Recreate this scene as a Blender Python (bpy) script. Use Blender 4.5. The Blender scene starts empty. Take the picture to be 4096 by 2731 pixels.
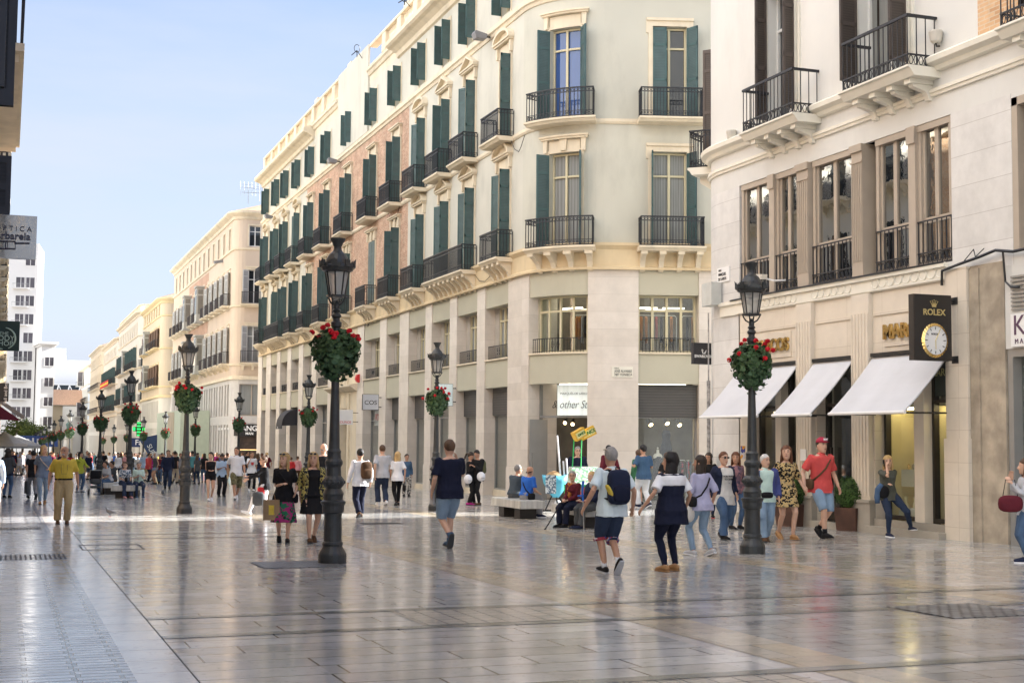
import bpy, bmesh, math, random
from mathutils import Vector, Matrix, noise as mnoise
random.seed(7)
PI = math.pi
C = bpy.context.scene.collection
SC = bpy.context.scene

# ---------------------------------------------------------------- camera, sky, sun, exposure
YAW, PITCH, ROLL = math.radians(20.056), math.radians(4.071), 0.0085
FPX = 5532.0                                  # focal length in pixels of the 4096 px wide photograph
CAMZ, SLOPE = 1.6, 0.0113                     # eye height, fall of the street away from the camera
fw = Vector((math.sin(YAW)*math.cos(PITCH), math.cos(YAW)*math.cos(PITCH), math.sin(PITCH)))
rt0 = Vector((math.cos(YAW), -math.sin(YAW), 0)); up0 = rt0.cross(fw)
rt = rt0*math.cos(ROLL) + up0*math.sin(ROLL); upv = up0*math.cos(ROLL) - rt0*math.sin(ROLL)
camd = bpy.data.cameras.new('camera'); cam = bpy.data.objects.new('camera', camd); C.objects.link(cam)
camd.sensor_width = 36.0; camd.lens = FPX/4096*36.0; camd.clip_start = 0.1; camd.clip_end = 6000
M = Matrix.Identity(3); M.col[0] = rt; M.col[1] = upv; M.col[2] = -fw
cam.matrix_world = Matrix.Translation((0, 0, CAMZ)) @ M.to_4x4()
SC.camera = cam

SUN_AZ, SUN_EL = math.radians(0.0), math.radians(23)      # azimuth measured from +X towards +Y
sd = Vector((math.cos(SUN_AZ)*math.cos(SUN_EL), math.sin(SUN_AZ)*math.cos(SUN_EL), math.sin(SUN_EL)))
ld = bpy.data.lights.new('sun', 'SUN'); ld.energy = 5.0; ld.angle = math.radians(0.5); ld.color = (1, 0.98, 0.95)
sun = bpy.data.objects.new('sun', ld); C.objects.link(sun)
sun.rotation_euler = sd.to_track_quat('Z', 'Y').to_euler()
w = bpy.data.worlds.new('World'); SC.world = w; w.use_nodes = True
nt = w.node_tree; nt.nodes.clear()
o_ = nt.nodes.new('ShaderNodeOutputWorld'); bg = nt.nodes.new('ShaderNodeBackground')
sky = nt.nodes.new('ShaderNodeTexSky'); sky.sky_type = 'NISHITA'; sky.sun_disc = False
sky.sun_elevation = SUN_EL; sky.sun_rotation = math.radians(90) - SUN_AZ
sky.altitude = 10; sky.air_density = 1.0; sky.dust_density = 0.6; sky.ozone_density = 3.0
tc = nt.nodes.new('ShaderNodeTexCoord'); mp = nt.nodes.new('ShaderNodeMapping')
mp.inputs['Scale'].default_value = (1.0, 1.6, 5.0); mp.inputs['Rotation'].default_value = (0, 0.12, 0.3)
nz = nt.nodes.new('ShaderNodeTexNoise'); nz.inputs['Scale'].default_value = 2.2; nz.inputs['Detail'].default_value = 8; nz.inputs['Roughness'].default_value = 0.55
rp = nt.nodes.new('ShaderNodeValToRGB'); rp.color_ramp.elements[0].position = 0.45; rp.color_ramp.elements[1].position = 0.78
rp.color_ramp.elements[0].color = (0, 0, 0, 1); rp.color_ramp.elements[1].color = (0.75, 0.75, 0.75, 1)
sep = nt.nodes.new('ShaderNodeSeparateXYZ'); hz = nt.nodes.new('ShaderNodeMapRange')
hz.inputs['From Min'].default_value = 0.0; hz.inputs['From Max'].default_value = 0.42; hz.inputs['To Min'].default_value = 0.97; hz.inputs['To Max'].default_value = 0.12
mxf = nt.nodes.new('ShaderNodeMath'); mxf.operation = 'MAXIMUM'
addf = nt.nodes.new('ShaderNodeMath'); addf.operation = 'ADD'; addf.use_clamp = True
half = nt.nodes.new('ShaderNodeMath'); half.operation = 'MULTIPLY'; half.inputs[1].default_value = 0.6
mix = nt.nodes.new('ShaderNodeMix'); mix.data_type = 'RGBA'
mix.inputs['B'].default_value = (2.85, 3.12, 3.6, 1)
L = nt.links.new
L(tc.outputs['Generated'], mp.inputs['Vector']); L(mp.outputs[0], nz.inputs['Vector']); L(nz.outputs[0], rp.inputs[0])
L(tc.outputs['Generated'], sep.inputs[0]); L(sep.outputs['Z'], hz.inputs['Value'])
L(rp.outputs[0], half.inputs[0]); L(half.outputs[0], addf.inputs[0]); L(hz.outputs[0], addf.inputs[1])
L(addf.outputs[0], mix.inputs['Factor']); tint = nt.nodes.new('ShaderNodeVectorMath'); tint.operation = 'MULTIPLY'; tint.inputs[1].default_value = (1.0, 0.94, 1.02); L(sky.outputs[0], tint.inputs[0]); L(tint.outputs[0], mix.inputs['A'])
# unseen bright cloud bank, added opposite the sun to brighten the shaded facades
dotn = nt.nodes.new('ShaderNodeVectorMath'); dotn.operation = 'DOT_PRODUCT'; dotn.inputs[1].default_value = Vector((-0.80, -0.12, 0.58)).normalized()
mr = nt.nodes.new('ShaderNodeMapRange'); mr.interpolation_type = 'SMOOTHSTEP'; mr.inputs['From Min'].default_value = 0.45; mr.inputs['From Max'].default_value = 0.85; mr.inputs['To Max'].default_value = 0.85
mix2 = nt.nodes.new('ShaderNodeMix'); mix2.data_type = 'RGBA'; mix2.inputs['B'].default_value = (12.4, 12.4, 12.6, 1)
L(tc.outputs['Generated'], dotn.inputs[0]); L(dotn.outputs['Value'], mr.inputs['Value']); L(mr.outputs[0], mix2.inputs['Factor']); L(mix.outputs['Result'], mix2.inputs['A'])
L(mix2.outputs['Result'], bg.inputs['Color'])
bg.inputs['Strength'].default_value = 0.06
L(bg.outputs[0], o_.inputs['Surface'])
vs = SC.view_settings; vs.view_transform = 'Standard'; vs.look = 'None'; vs.exposure = 2.18; vs.gamma = 1.0; vs.use_curve_mapping = False
SC.cycles.max_bounces = 6; SC.cycles.diffuse_bounces = 4; SC.cycles.glossy_bounces = 3; SC.cycles.transmission_bounces = 4; SC.cycles.transparent_max_bounces = 6
SC.cycles.sample_clamp_indirect = 6; SC.cycles.caustics_reflective = False; SC.cycles.caustics_refractive = False
SC.cycles.use_adaptive_sampling = True

# ---------------------------------------------------------------- from the photograph's measured points to the place
# (photograph measured on a 2352 px wide copy; ray meets the sloping pavement or a vertical facade plane)
def ray(px, py):
    x, y = px*4096/2352, py*4096/2352
    return fw + rt*((x-2048)/FPX) - upv*((y-1365.5)/FPX)
def gp(px, py):
    d = ray(px, py); t = -CAMZ/(d.z + SLOPE*d.y); return Vector((0, 0, CAMZ)) + d*t
def gz(y): return -SLOPE*y
def at(px, py, Y):
    d = ray(px, py); return Vector((0, 0, CAMZ)) + d*(Y/d.y)
def tall(g, py):
    # height of an upright thing whose foot stands at g and whose top is seen at image height py
    lo, hi = 0.0, 60.0
    for _ in range(40):
        m = (lo+hi)/2; v = Vector((g.x, g.y, g.z+m)) - Vector((0, 0, CAMZ))
        yy = (1365.5 - FPX*v.dot(upv)/v.dot(fw))*2352/4096
        if yy > py: lo = m
        else: hi = m
    return lo

# ---------------------------------------------------------------- materials
MATS = {}
def mat(name, col, rough=0.8, spec=0.5, metal=0.0, var=0.12, scale=3.0, bump=0.0, bscale=40.0, wave=None, emit=None, coords='Object', streak=None, alpha=None, stain=0.0):
    if name in MATS: return MATS[name]
    m = bpy.data.materials.new(name); m.use_nodes = True; n = m.node_tree.nodes; l = m.node_tree.links.new
    b = n['Principled BSDF']; b.inputs['Roughness'].default_value = rough; b.inputs['Metallic'].default_value = metal
    b.inputs['Specular IOR Level'].default_value = spec
    c4 = (*col, 1); b.inputs['Base Color'].default_value = c4
    m.diffuse_color = c4
    if emit is not None:
        b.inputs['Emission Color'].default_value = c4; b.inputs['Emission Strength'].default_value = emit
    if var or bump or wave or stain:
        geo = n.new('ShaderNodeNewGeometry') if coords == 'World' else n.new('ShaderNodeTexCoord')
        src = geo.outputs['Position'] if coords == 'World' else geo.outputs['Object']
        if streak:
            mpn = n.new('ShaderNodeMapping'); mpn.inputs['Scale'].default_value = streak; l(src, mpn.inputs[0]); vsrc = mpn.outputs[0]
        else: vsrc = src
        last = None
        if var:
            t = n.new('ShaderNodeTexNoise'); t.inputs['Scale'].default_value = scale; t.inputs['Detail'].default_value = 6; l(vsrc, t.inputs['Vector'])
            r = n.new('ShaderNodeMapRange'); r.inputs['From Min'].default_value = 0.3; r.inputs['From Max'].default_value = 0.7
            r.inputs['To Min'].default_value = 1-var; r.inputs['To Max'].default_value = 1+var*0.7; l(t.outputs[0], r.inputs[0])
            mu = n.new('ShaderNodeVectorMath'); mu.operation = 'SCALE'; mu.inputs[0].default_value = col; l(r.outputs[0], mu.inputs['Scale'])
            last = mu.outputs[0]
        if stain:
            t2 = n.new('ShaderNodeTexNoise'); t2.inputs['Scale'].default_value = 0.9; t2.inputs['Detail'].default_value = 7; t2.inputs['Roughness'].default_value = 0.65
            mp2 = n.new('ShaderNodeMapping'); mp2.inputs['Scale'].default_value = (1, 1, 0.35); l(src, mp2.inputs[0]); l(mp2.outputs[0], t2.inputs['Vector'])
            r2 = n.new('ShaderNodeMapRange'); r2.inputs['From Min'].default_value = 0.5; r2.inputs['From Max'].default_value = 0.72
            r2.inputs['To Min'].default_value = 1; r2.inputs['To Max'].default_value = 1-stain; l(t2.outputs[0], r2.inputs[0])
            mu2 = n.new('ShaderNodeVectorMath'); mu2.operation = 'SCALE'
            if last is not None: l(last, mu2.inputs[0])
            else: mu2.inputs[0].default_value = col
            l(r2.outputs[0], mu2.inputs['Scale']); last = mu2.outputs[0]
        bsrc = None
        if wave:                                # (scale, axis, amount): louvres, flutes, corrugation
            wv = n.new('ShaderNodeTexWave'); wv.wave_type = 'BANDS'; wv.bands_direction = wave[1]; wv.inputs['Scale'].default_value = wave[0]; wv.wave_profile = 'SAW' if wave[2] > 0.3 else 'SIN'
            l(src, wv.inputs['Vector'])
            r3 = n.new('ShaderNodeMapRange'); r3.inputs['To Min'].default_value = 1-wave[2]; r3.inputs['To Max'].default_value = 1; l(wv.outputs['Fac'], r3.inputs[0])
            mu3 = n.new('ShaderNodeVectorMath'); mu3.operation = 'SCALE'
            if last is not None: l(last, mu3.inputs[0])
            else: mu3.inputs[0].default_value = col
            l(r3.outputs[0], mu3.inputs['Scale']); last = mu3.outputs[0]; bsrc = wv.outputs['Fac']
        if last is not None:
            l(last, b.inputs['Base Color'])
            if emit is not None: l(last, b.inputs['Emission Color'])
        if bump:
            bn = n.new('ShaderNodeBump'); bn.inputs['Strength'].default_value = bump; bn.inputs['Distance'].default_value = 0.02
            if bsrc is None:
                t4 = n.new('ShaderNodeTexNoise'); t4.inputs['Scale'].default_value = bscale; t4.inputs['Detail'].default_value = 4; l(vsrc, t4.inputs['Vector']); bsrc = t4.outputs[0]
            l(bsrc, bn.inputs['Height']); l(bn.outputs[0], b.inputs['Normal'])
    MATS[name] = m; return m

def brickmat(name, c1, c2, mortar, bw, bh, msz=0.01, rough=0.8, axes='XZ', rot=0.0, spec=0.5, offs=0.5, var=0.1, bump=0.4, rvar=0.0, tone=None, freq=2, squash=1.0, sfreq=2):
    if name in MATS: return MATS[name]
    m = bpy.data.materials.new(name); m.use_nodes = True; n = m.node_tree.nodes; l = m.node_tree.links.new
    b = n['Principled BSDF']; b.inputs['Roughness'].default_value = rough; b.inputs['Specular IOR Level'].default_value = spec; m.diffuse_color = (*c1, 1)
    if rvar: b.inputs['IOR'].default_value = 1.36
    g = n.new('ShaderNodeNewGeometry'); s = n.new('ShaderNodeSeparateXYZ'); l(g.outputs['Position'], s.inputs[0])
    cb = n.new('ShaderNodeCombineXYZ'); l(s.outputs[axes[0]], cb.inputs[0]); l(s.outputs[axes[1]], cb.inputs[1])
    br = n.new('ShaderNodeTexBrick'); br.inputs['Scale'].default_value = 1.0; br.inputs['Brick Width'].default_value = bw; br.inputs['Row Height'].default_value = bh
    br.inputs['Mortar Size'].default_value = msz; br.inputs['Mortar Smooth'].default_value = 0.2; br.inputs['Bias'].default_value = 0.0; br.offset = offs; br.offset_frequency = freq; br.squash = squash; br.squash_frequency = sfreq
    br.inputs['Color1'].default_value = (*c1, 1); br.inputs['Color2'].default_value = (*c2, 1); br.inputs['Mortar'].default_value = (*mortar, 1)
    l(cb.outputs[0], br.inputs['Vector'])
    # second, independent tone of the same stones
    last = br.outputs['Color']
    if tone:
        br2 = n.new('ShaderNodeTexBrick'); 
        for k in ('Scale', 'Brick Width', 'Row Height', 'Bias'): br2.inputs[k].default_value = br.inputs[k].default_value
        br2.inputs['Mortar Size'].default_value = 0; br2.offset = offs; br2.offset_frequency = freq; br2.squash = squash; br2.squash_frequency = sfreq
        br2.inputs['Color1'].default_value = (0, 0, 0, 1); br2.inputs['Color2'].default_value = (1, 1, 1, 1)
        ad = n.new('ShaderNodeVectorMath'); ad.operation = 'ADD'; ad.inputs[1].default_value = (bw*37, bh*52, 0); l(cb.outputs[0], ad.inputs[0]); l(ad.outputs[0], br2.inputs['Vector'])
        mx = n.new('ShaderNodeMix'); mx.data_type = 'RGBA'; mx.blend_type = 'MULTIPLY'; mx.inputs['B'].default_value = (*tone, 1)
        l(br2.outputs['Color'], mx.inputs['Factor']); l(last, mx.inputs['A']); last = mx.outputs['Result']
    t = n.new('ShaderNodeTexNoise'); t.inputs['Scale'].default_value = 1.7; t.inputs['Detail'].default_value = 8; t.inputs['Roughness'].default_value = 0.65; l(g.outputs['Position'], t.inputs['Vector'])
    r = n.new('ShaderNodeMapRange'); r.inputs['From Min'].default_value = 0.3; r.inputs['From Max'].default_value = 0.7; r.inputs['To Min'].default_value = 1-var; r.inputs['To Max'].default_value = 1+var; l(t.outputs[0], r.inputs[0])
    mu = n.new('ShaderNodeVectorMath'); mu.operation = 'SCALE'; l(last, mu.inputs[0]); l(r.outputs[0], mu.inputs['Scale']); l(mu.outputs[0], b.inputs['Base Color'])
    if rvar:                                   # worn spots, scuffs and trodden dirt
        tg = n.new('ShaderNodeTexNoise'); tg.inputs['Scale'].default_value = 11; tg.inputs['Detail'].default_value = 9; tg.inputs['Roughness'].default_value = .75; l(g.outputs['Position'], tg.inputs['Vector'])
        rg = n.new('ShaderNodeMapRange'); rg.inputs['From Min'].default_value = .56; rg.inputs['From Max'].default_value = .70; rg.inputs['To Min'].default_value = 1; rg.inputs['To Max'].default_value = .55; l(tg.outputs[0], rg.inputs[0])
        mg = n.new('ShaderNodeVectorMath'); mg.operation = 'SCALE'; l(mu.outputs[0], mg.inputs[0]); l(rg.outputs[0], mg.inputs['Scale']); l(mg.outputs[0], b.inputs['Base Color'])
        t5 = n.new('ShaderNodeTexNoise'); t5.inputs['Scale'].default_value = 3.5; t5.inputs['Detail'].default_value = 6; l(cb.outputs[0], t5.inputs['Vector'])
        r5 = n.new('ShaderNodeMapRange'); r5.inputs['From Min'].default_value = 0.35; r5.inputs['From Max'].default_value = 0.75; r5.inputs['To Min'].default_value = rough-rvar*0.5; r5.inputs['To Max'].default_value = rough+rvar
        l(t5.outputs[0], r5.inputs[0]); l(r5.outputs[0], b.inputs['Roughness'])
    bn = n.new('ShaderNodeBump'); bn.inputs['Strength'].default_value = bump; bn.inputs['Distance'].default_value = 0.01; bn.invert = True
    if rvar:
        t6 = n.new('ShaderNodeTexNoise'); t6.inputs['Scale'].default_value = 9.0; t6.inputs['Detail'].default_value = 3; l(cb.outputs[0], t6.inputs['Vector'])
        m6 = n.new('ShaderNodeMath'); m6.operation = 'MULTIPLY_ADD'; m6.inputs[1].default_value = 0.07; l(t6.outputs[0], m6.inputs[0]); l(br.outputs['Fac'], m6.inputs[2]); l(m6.outputs[0], bn.inputs['Height'])
    else: l(br.outputs['Fac'], bn.inputs['Height'])
    l(bn.outputs[0], b.inputs['Normal'])
    MATS[name] = m; return m

def glassmat(name, tint=(0.9, 0.95, 0.95), refl=0.35, see=0.6, milk=0.0):
    if name in MATS: return MATS[name]
    m = bpy.data.materials.new(name); m.use_nodes = True; n = m.node_tree.nodes; l = m.node_tree.links.new
    n.remove(n['Principled BSDF']); out = n['Material Output']
    gl = n.new('ShaderNodeBsdfGlossy'); gl.inputs['Roughness'].default_value = 0.02; gl.inputs['Color'].default_value = (0.95, 0.97, 1, 1)
    tr = n.new('ShaderNodeBsdfTransparent'); tr.inputs['Color'].default_value = (*[t*see/0.6 if see < 0.6 else t for t in tint], 1)
    fr = n.new('ShaderNodeLayerWeight'); fr.inputs['Blend'].default_value = 0.5
    pw = n.new('ShaderNodeMath'); pw.operation = 'POWER'; pw.inputs[1].default_value = 4.0; l(fr.outputs['Facing'], pw.inputs[0])
    ma = n.new('ShaderNodeMath'); ma.operation = 'MULTIPLY_ADD'; ma.inputs[1].default_value = 0.8; ma.inputs[2].default_value = 0.10*refl; l(pw.outputs[0], ma.inputs[0])
    mx = n.new('ShaderNodeMixShader'); l(ma.outputs[0], mx.inputs[0]); l(tr.outputs[0], mx.inputs[1]); l(gl.outputs[0], mx.inputs[2]); l(mx.outputs[0], out.inputs['Surface'])
    if milk:
        df = n.new('ShaderNodeBsdfTranslucent'); df.inputs['Color'].default_value = (.9, .9, .88, 1); d2 = n.new('ShaderNodeBsdfDiffuse'); d2.inputs['Color'].default_value = (.8, .8, .78, 1); ad = n.new('ShaderNodeMixShader'); l(df.outputs[0], ad.inputs[1]); l(d2.outputs[0], ad.inputs[2]); m2 = n.new('ShaderNodeMixShader'); m2.inputs[0].default_value = milk; l(mx.outputs[0], m2.inputs[1]); l(ad.outputs[0], m2.inputs[2]); l(m2.outputs[0], out.inputs['Surface'])
    m.diffuse_color = (*tint, 0.3); MATS[name] = m; return m

def spotmat(name, base, cols, scale=14.0, rough=0.85, smooth=False):
    """woven or printed cloth: coloured blotches on a ground colour"""
    if name in MATS: return MATS[name]
    m = bpy.data.materials.new(name); m.use_nodes = True; n = m.node_tree.nodes; l = m.node_tree.links.new
    b = n['Principled BSDF']; b.inputs['Roughness'].default_value = rough; b.inputs['Specular IOR Level'].default_value = 0.2; m.diffuse_color = (*base, 1)
    t = n.new('ShaderNodeTexCoord'); v = n.new('ShaderNodeTexVoronoi'); v.inputs['Scale'].default_value = scale; l(t.outputs['Object'], v.inputs['Vector'])
    s = n.new('ShaderNodeSeparateColor'); l(v.outputs['Color'], s.inputs[0])
    r = n.new('ShaderNodeValToRGB'); r.color_ramp.interpolation = 'CONSTANT'
    el = r.color_ramp.elements; el[0].color = (*base, 1); el[0].position = 0
    k = len(cols)
    for i, c in enumerate(cols):
        e = el[1] if i == 0 else el.new(0.5)
        e.position = 0.42 + 0.58*i/k; e.color = (*c, 1)
    l(s.outputs[0], r.inputs[0]); l(r.outputs[0], b.inputs['Base Color'])
    MATS[name] = m; return m

# ---------------------------------------------------------------- mesh building
class MB:
    """collects shapes and links them as ONE mesh object; f maps local points (used for facades)"""
    def __init__(s, f=None): s.V = []; s.F = []; s.I = []; s.f = f; s.k = 0
    def v(s, p):
        if s.f: p = s.f(*p)
        s.V.append(tuple(p)); return len(s.V)-1
    def face(s, *ids): s.F.append(ids); s.I.append(s.k)
    def quad(s, a, b, c, d): s.face(s.v(a), s.v(b), s.v(c), s.v(d))
    def poly(s, pts): s.face(*[s.v(p) for p in pts])
    def box(s, x0, x1, y0, y1, z0, z1, n=1):
        rows = []
        for i in range(n+1):
            x = x0+(x1-x0)*i/n
            rows.append([s.v((x, y0, z0)), s.v((x, y1, z0)), s.v((x, y1, z1)), s.v((x, y0, z1))])
        for i in range(n):
            a, b = rows[i], rows[i+1]
            for j in range(4):
                k = (j+1) % 4; s.face(a[j], b[j], b[k], a[k])
        s.face(*rows[0]); s.face(*reversed(rows[-1]))
    def obox(s, c, ax, ay, az, hx, hy, hz):
        c = Vector(c); ids = []
        for sx in (-1, 1):
            for sy in (-1, 1):
                for sz in (-1, 1): ids.append(s.v(c+ax*hx*sx+ay*hy*sy+az*hz*sz))
        for f in ((0, 1, 3, 2), (4, 6, 7, 5), (0, 4, 5, 1), (2, 3, 7, 6), (0, 2, 6, 4), (1, 5, 7, 3)): s.face(*[ids[i] for i in f])
    def bar(s, a, b, r, r2=None, seg=4):
        s.tube([a, b], [r, r2 if r2 is not None else r], seg)
    def tube(s, pts, rads, seg=8, cap=True, ell=None, up=None, rnd=False):
        pts = [Vector(p) for p in pts]; rads = list(rads)
        if rnd:
            d0 = (pts[0]-pts[1]).normalized(); d1 = (pts[-1]-pts[-2]).normalized(); r0, r1 = rads[0], rads[-1]
            pts = [pts[0]+d0*r0*0.95, pts[0]+d0*r0*0.6]+pts+[pts[-1]+d1*r1*0.6, pts[-1]+d1*r1*0.95]; rads = [r0*0.3, r0*0.8]+rads+[r1*0.8, r1*0.3]
            if isinstance(ell, list): ell = [ell[0]]*2+ell+[ell[-1]]*2
        n = len(pts); rings = []; u0 = None
        for i in range(n):
            t = (pts[min(i+1, n-1)]-pts[max(i-1, 0)])
            if t.length < 1e-9: t = Vector((0, 0, 1))
            t.normalize()
            ref = Vector(up) if up is not None else (u0 if u0 is not None else (Vector((0, 0, 1)) if abs(t.z) < 0.9 else Vector((0, 1, 0))))
            u = ref - t*ref.dot(t)
            if u.length < 1e-6: u = t.orthogonal()
            u.normalize(); w_ = t.cross(u); u0 = u
            ea, eb = (ell[i] if isinstance(ell, list) else ell) if ell else (1, 1)
            rings.append([s.v(pts[i]+u*(math.cos(2*PI*j/seg)*rads[i]*ea)+w_*(math.sin(2*PI*j/seg)*rads[i]*eb)) for j in range(seg)])
        for a, b in zip(rings, rings[1:]):
            for j in range(seg):
                k = (j+1) % seg; s.face(a[j], a[k], b[k], b[j])
        if cap: s.face(*reversed(rings[0])); s.face(*rings[-1])
    def lathe(s, prof, seg=16, c=(0, 0, 0), cap=True, sq=None):
        rings = []
        for r, z in prof:
            ring = []
            for j in range(seg):
                a = 2*PI*(j+0.5)/seg; rr = r
                ring.append(s.v((c[0]+math.cos(a)*rr, c[1]+math.sin(a)*rr, c[2]+z)))
            rings.append(ring)
        for a, b in zip(rings, rings[1:]):
            for j in range(seg):
                k = (j+1) % seg; s.face(a[j], a[k], b[k], b[j])
        if cap: s.face(*reversed(rings[0])); s.face(*rings[-1])
    def rings(s, R, cap=True):
        ids = [[s.v(p) for p in r] for r in R]; n = len(ids[0])
        for a, b in zip(ids, ids[1:]):
            for j in range(n):
                k = (j+1) % n; s.face(a[j], a[k], b[k], b[j])
        if cap: s.face(*reversed(ids[0])); s.face(*ids[-1])
    def ball(s, c, r, seg=10, rows=6, sc=(1, 1, 1)):
        c = Vector(c); R = []
        for i in range(rows+1):
            th = PI*min(max(i/rows, 0.04), 0.96)
            R.append([(c.x+r*sc[0]*math.sin(th)*math.cos(2*PI*j/seg), c.y+r*sc[1]*math.sin(th)*math.sin(2*PI*j/seg), c.z-r*sc[2]*math.cos(th)) for j in range(seg)])
        s.rings(R)
    def prism(s, pts, y0, y1):
        """closed (x,z) outline given depth from y0 to y1"""
        a = [s.v((p[0], y0, p[1])) for p in pts]; b = [s.v((p[0], y1, p[1])) for p in pts]; n = len(pts)
        for i in range(n):
            k = (i+1) % n; s.face(a[i], a[k], b[k], b[i])
        s.face(*reversed(a)); s.face(*b)
    def sweep(s, prof, x0, x1, n=1):
        """(y,z) outline swept along x"""
        rows = [[s.v((x0+(x1-x0)*i/n, p[0], p[1])) for p in prof] for i in range(n+1)]; m = len(prof)
        for a, b in zip(rows, rows[1:]):
            for i in range(m):
                k = (i+1) % m; s.face(a[i], a[k], b[k], b[i])
        s.face(*reversed(rows[0])); s.face(*rows[-1])
    def build(s, name, m, parent=None, smooth=False, local=False):
        if not s.V: return None
        me = bpy.data.meshes.new(name); me.from_pydata(s.V, [], s.F)
        for x in (m if isinstance(m, (list, tuple)) else [m]): me.materials.append(x)
        if any(s.I): me.polygons.foreach_set('material_index', s.I)
        bm = bmesh.new(); bm.from_mesh(me); bmesh.ops.recalc_face_normals(bm, faces=bm.faces); bm.to_mesh(me); bm.free()
        if smooth: me.polygons.foreach_set('use_smooth', [True]*len(me.polygons))
        o = bpy.data.objects.new(name, me); C.objects.link(o)
        if parent is not None:
            o.parent = parent
            if not local: o.matrix_parent_inverse = pinv(parent)
        return o
def pinv(p):
    m = Matrix.LocRotScale(p.location, p.rotation_euler, p.scale)
    q = p
    while q.parent is not None:
        q = q.parent; m = Matrix.LocRotScale(q.location, q.rotation_euler, q.scale) @ q_inv(p, q) @ m
    return m.inverted()
def q_inv(p, q): return p.matrix_parent_inverse
def tag(o, label=None, cat=None, group=None, kind=None):
    if label: o['label'] = label
    if cat: o['category'] = cat
    if group: o['group'] = group
    if kind: o['kind'] = kind
    return o
def thing(name, loc, label, cat, group=None, rz=0.0):
    o = bpy.data.objects.new(name, None); o.empty_display_size = 0.2; C.objects.link(o)
    o.location = loc; o.rotation_euler = (0, 0, rz); return tag(o, label, cat, group)
def copy_tree(o, parent=None):
    c = o.copy(); C.objects.link(c)
    if parent is not None: c.parent = parent
    for ch in list(o.children): copy_tree(ch, c)
    return c
TXT = []
def text(s, size, p, right, up, m, parent, name='lettering', ext=0.004, align='CENTER', sx=1.0, bold=0.0, shear=0.0, local=True):
    """lettering standing in the plane of right and up at p; made a mesh at the end"""
    cu = bpy.data.curves.new(name, 'FONT'); cu.body = s; cu.size = size; cu.extrude = ext; cu.align_x = align; cu.align_y = 'CENTER'; cu.offset = bold; cu.shear = shear
    cu.materials.append(m)
    o = bpy.data.objects.new(name, cu); C.objects.link(o)
    r = Vector(right).normalized(); u = Vector(up).normalized(); nn = r.cross(u)
    mm = Matrix.Identity(3); mm.col[0] = r*sx; mm.col[1] = u; mm.col[2] = nn
    o.parent = parent
    W = Matrix.Translation(p) @ mm.to_4x4()
    if not local: W = pinv(parent) @ W
    o.matrix_local = W
    TXT.append(o); return o
BAKE = []
# ---------------------------------------------------------------- the materials of the street
IRON = mat('wrought_iron', (0.022, 0.024, 0.03), 0.5, 0.4, var=0.2)
IRON2 = mat('lamp_iron', (0.03, 0.034, 0.036), 0.42, 0.5, var=0.3, scale=9, bump=0.15, bscale=60)
STUC = mat('pale_stucco', (0.58, 0.56, 0.485), 0.92, 0.15, var=0.06, scale=0.6, bump=0.1, bscale=30, stain=0.14)
STUCG = mat('greyish_green_stucco', (0.55, 0.535, 0.455), 0.92, 0.15, var=0.06, scale=0.6, bump=0.1, bscale=30, stain=0.14)
TRIM = mat('cream_moulding', (0.72, 0.63, 0.48), 0.85, 0.2, var=0.08, scale=2, stain=0.2)
TRIM2 = mat('ochre_frieze', (0.66, 0.53, 0.34), 0.88, 0.2, var=0.07, scale=2, stain=0.2)
PANEL = mat('khaki_panel', (0.49, 0.465, 0.365), 0.9, 0.15, var=0.04, scale=1)
MARBLE = brickmat('marble_cladding', (0.68, 0.62, 0.55), (0.60, 0.54, 0.47), (0.52, 0.47, 0.41), 2.4, 0.62, 0.006, 0.42, 'YZ', spec=0.5, offs=0.0, var=0.09, bump=0.15)
REVEAL = mat('marble_reveal', (0.46, 0.42, 0.37), 0.45, 0.5, var=0.12, scale=3)
BRICK = brickmat('rose_brick', (0.40, 0.215, 0.14), (0.52, 0.34, 0.235), (0.47, 0.37, 0.28), 0.26, 0.085, 0.012, 0.9, 'YZ', var=0.25, bump=0.3)
BRICK2 = brickmat('orange_brick', (0.55, 0.32, 0.17), (0.66, 0.44, 0.26), (0.62, 0.50, 0.36), 0.29, 0.085, 0.012, 0.9, 'YZ', var=0.18, bump=0.4)
GREEN = mat('green_shutter', (0.082, 0.132, 0.134), 0.55, 0.4, var=0.15, wave=(5.5, 'Z', 0.4))
BROWN = mat('brown_shutter', (0.075, 0.060, 0.052), 0.5, 0.4, var=0.1, wave=(5.5, 'Z', 0.4))
BROWN2 = mat('worn_brown_shutter', (0.16, 0.10, 0.07), 0.6, 0.3, var=0.1, wave=(5.5, 'Z', 0.35))
STILE = {}
GREYS = mat('grey_shutter', (0.42, 0.42, 0.40), 0.6, 0.3, var=0.08, wave=(5.5, 'Z', 0.35))
DARKS = mat('dark_blue_shutter', (0.022, 0.026, 0.036), 0.45, 0.4, var=0.1, wave=(5.5, 'Z', 0.4))
STILE['green_shutter'] = mat('green_shutter_frame', (0.060, 0.115, 0.115), 0.5, 0.4, var=0.1); STILE['brown_shutter'] = mat('brown_shutter_frame', (0.085, 0.068, 0.06), 0.5, 0.4, var=0.1); STILE['grey_shutter'] = mat('grey_shutter_frame', (0.50, 0.50, 0.48), 0.5, 0.4, var=0.1)
WFRAME = mat('cream_window_frame', (0.62, 0.56, 0.38), 0.6, 0.3, var=0.04)
WFRAMEW = mat('white_window_frame', (0.70, 0.70, 0.68), 0.6, 0.3, var=0.04)
TAUPE = mat('taupe_joinery', (0.43, 0.365, 0.295), 0.6, 0.35, var=0.05)
PANE = mat('window_glass', (0.03, 0.035, 0.04), 0.03, 0.9, var=0)
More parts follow.
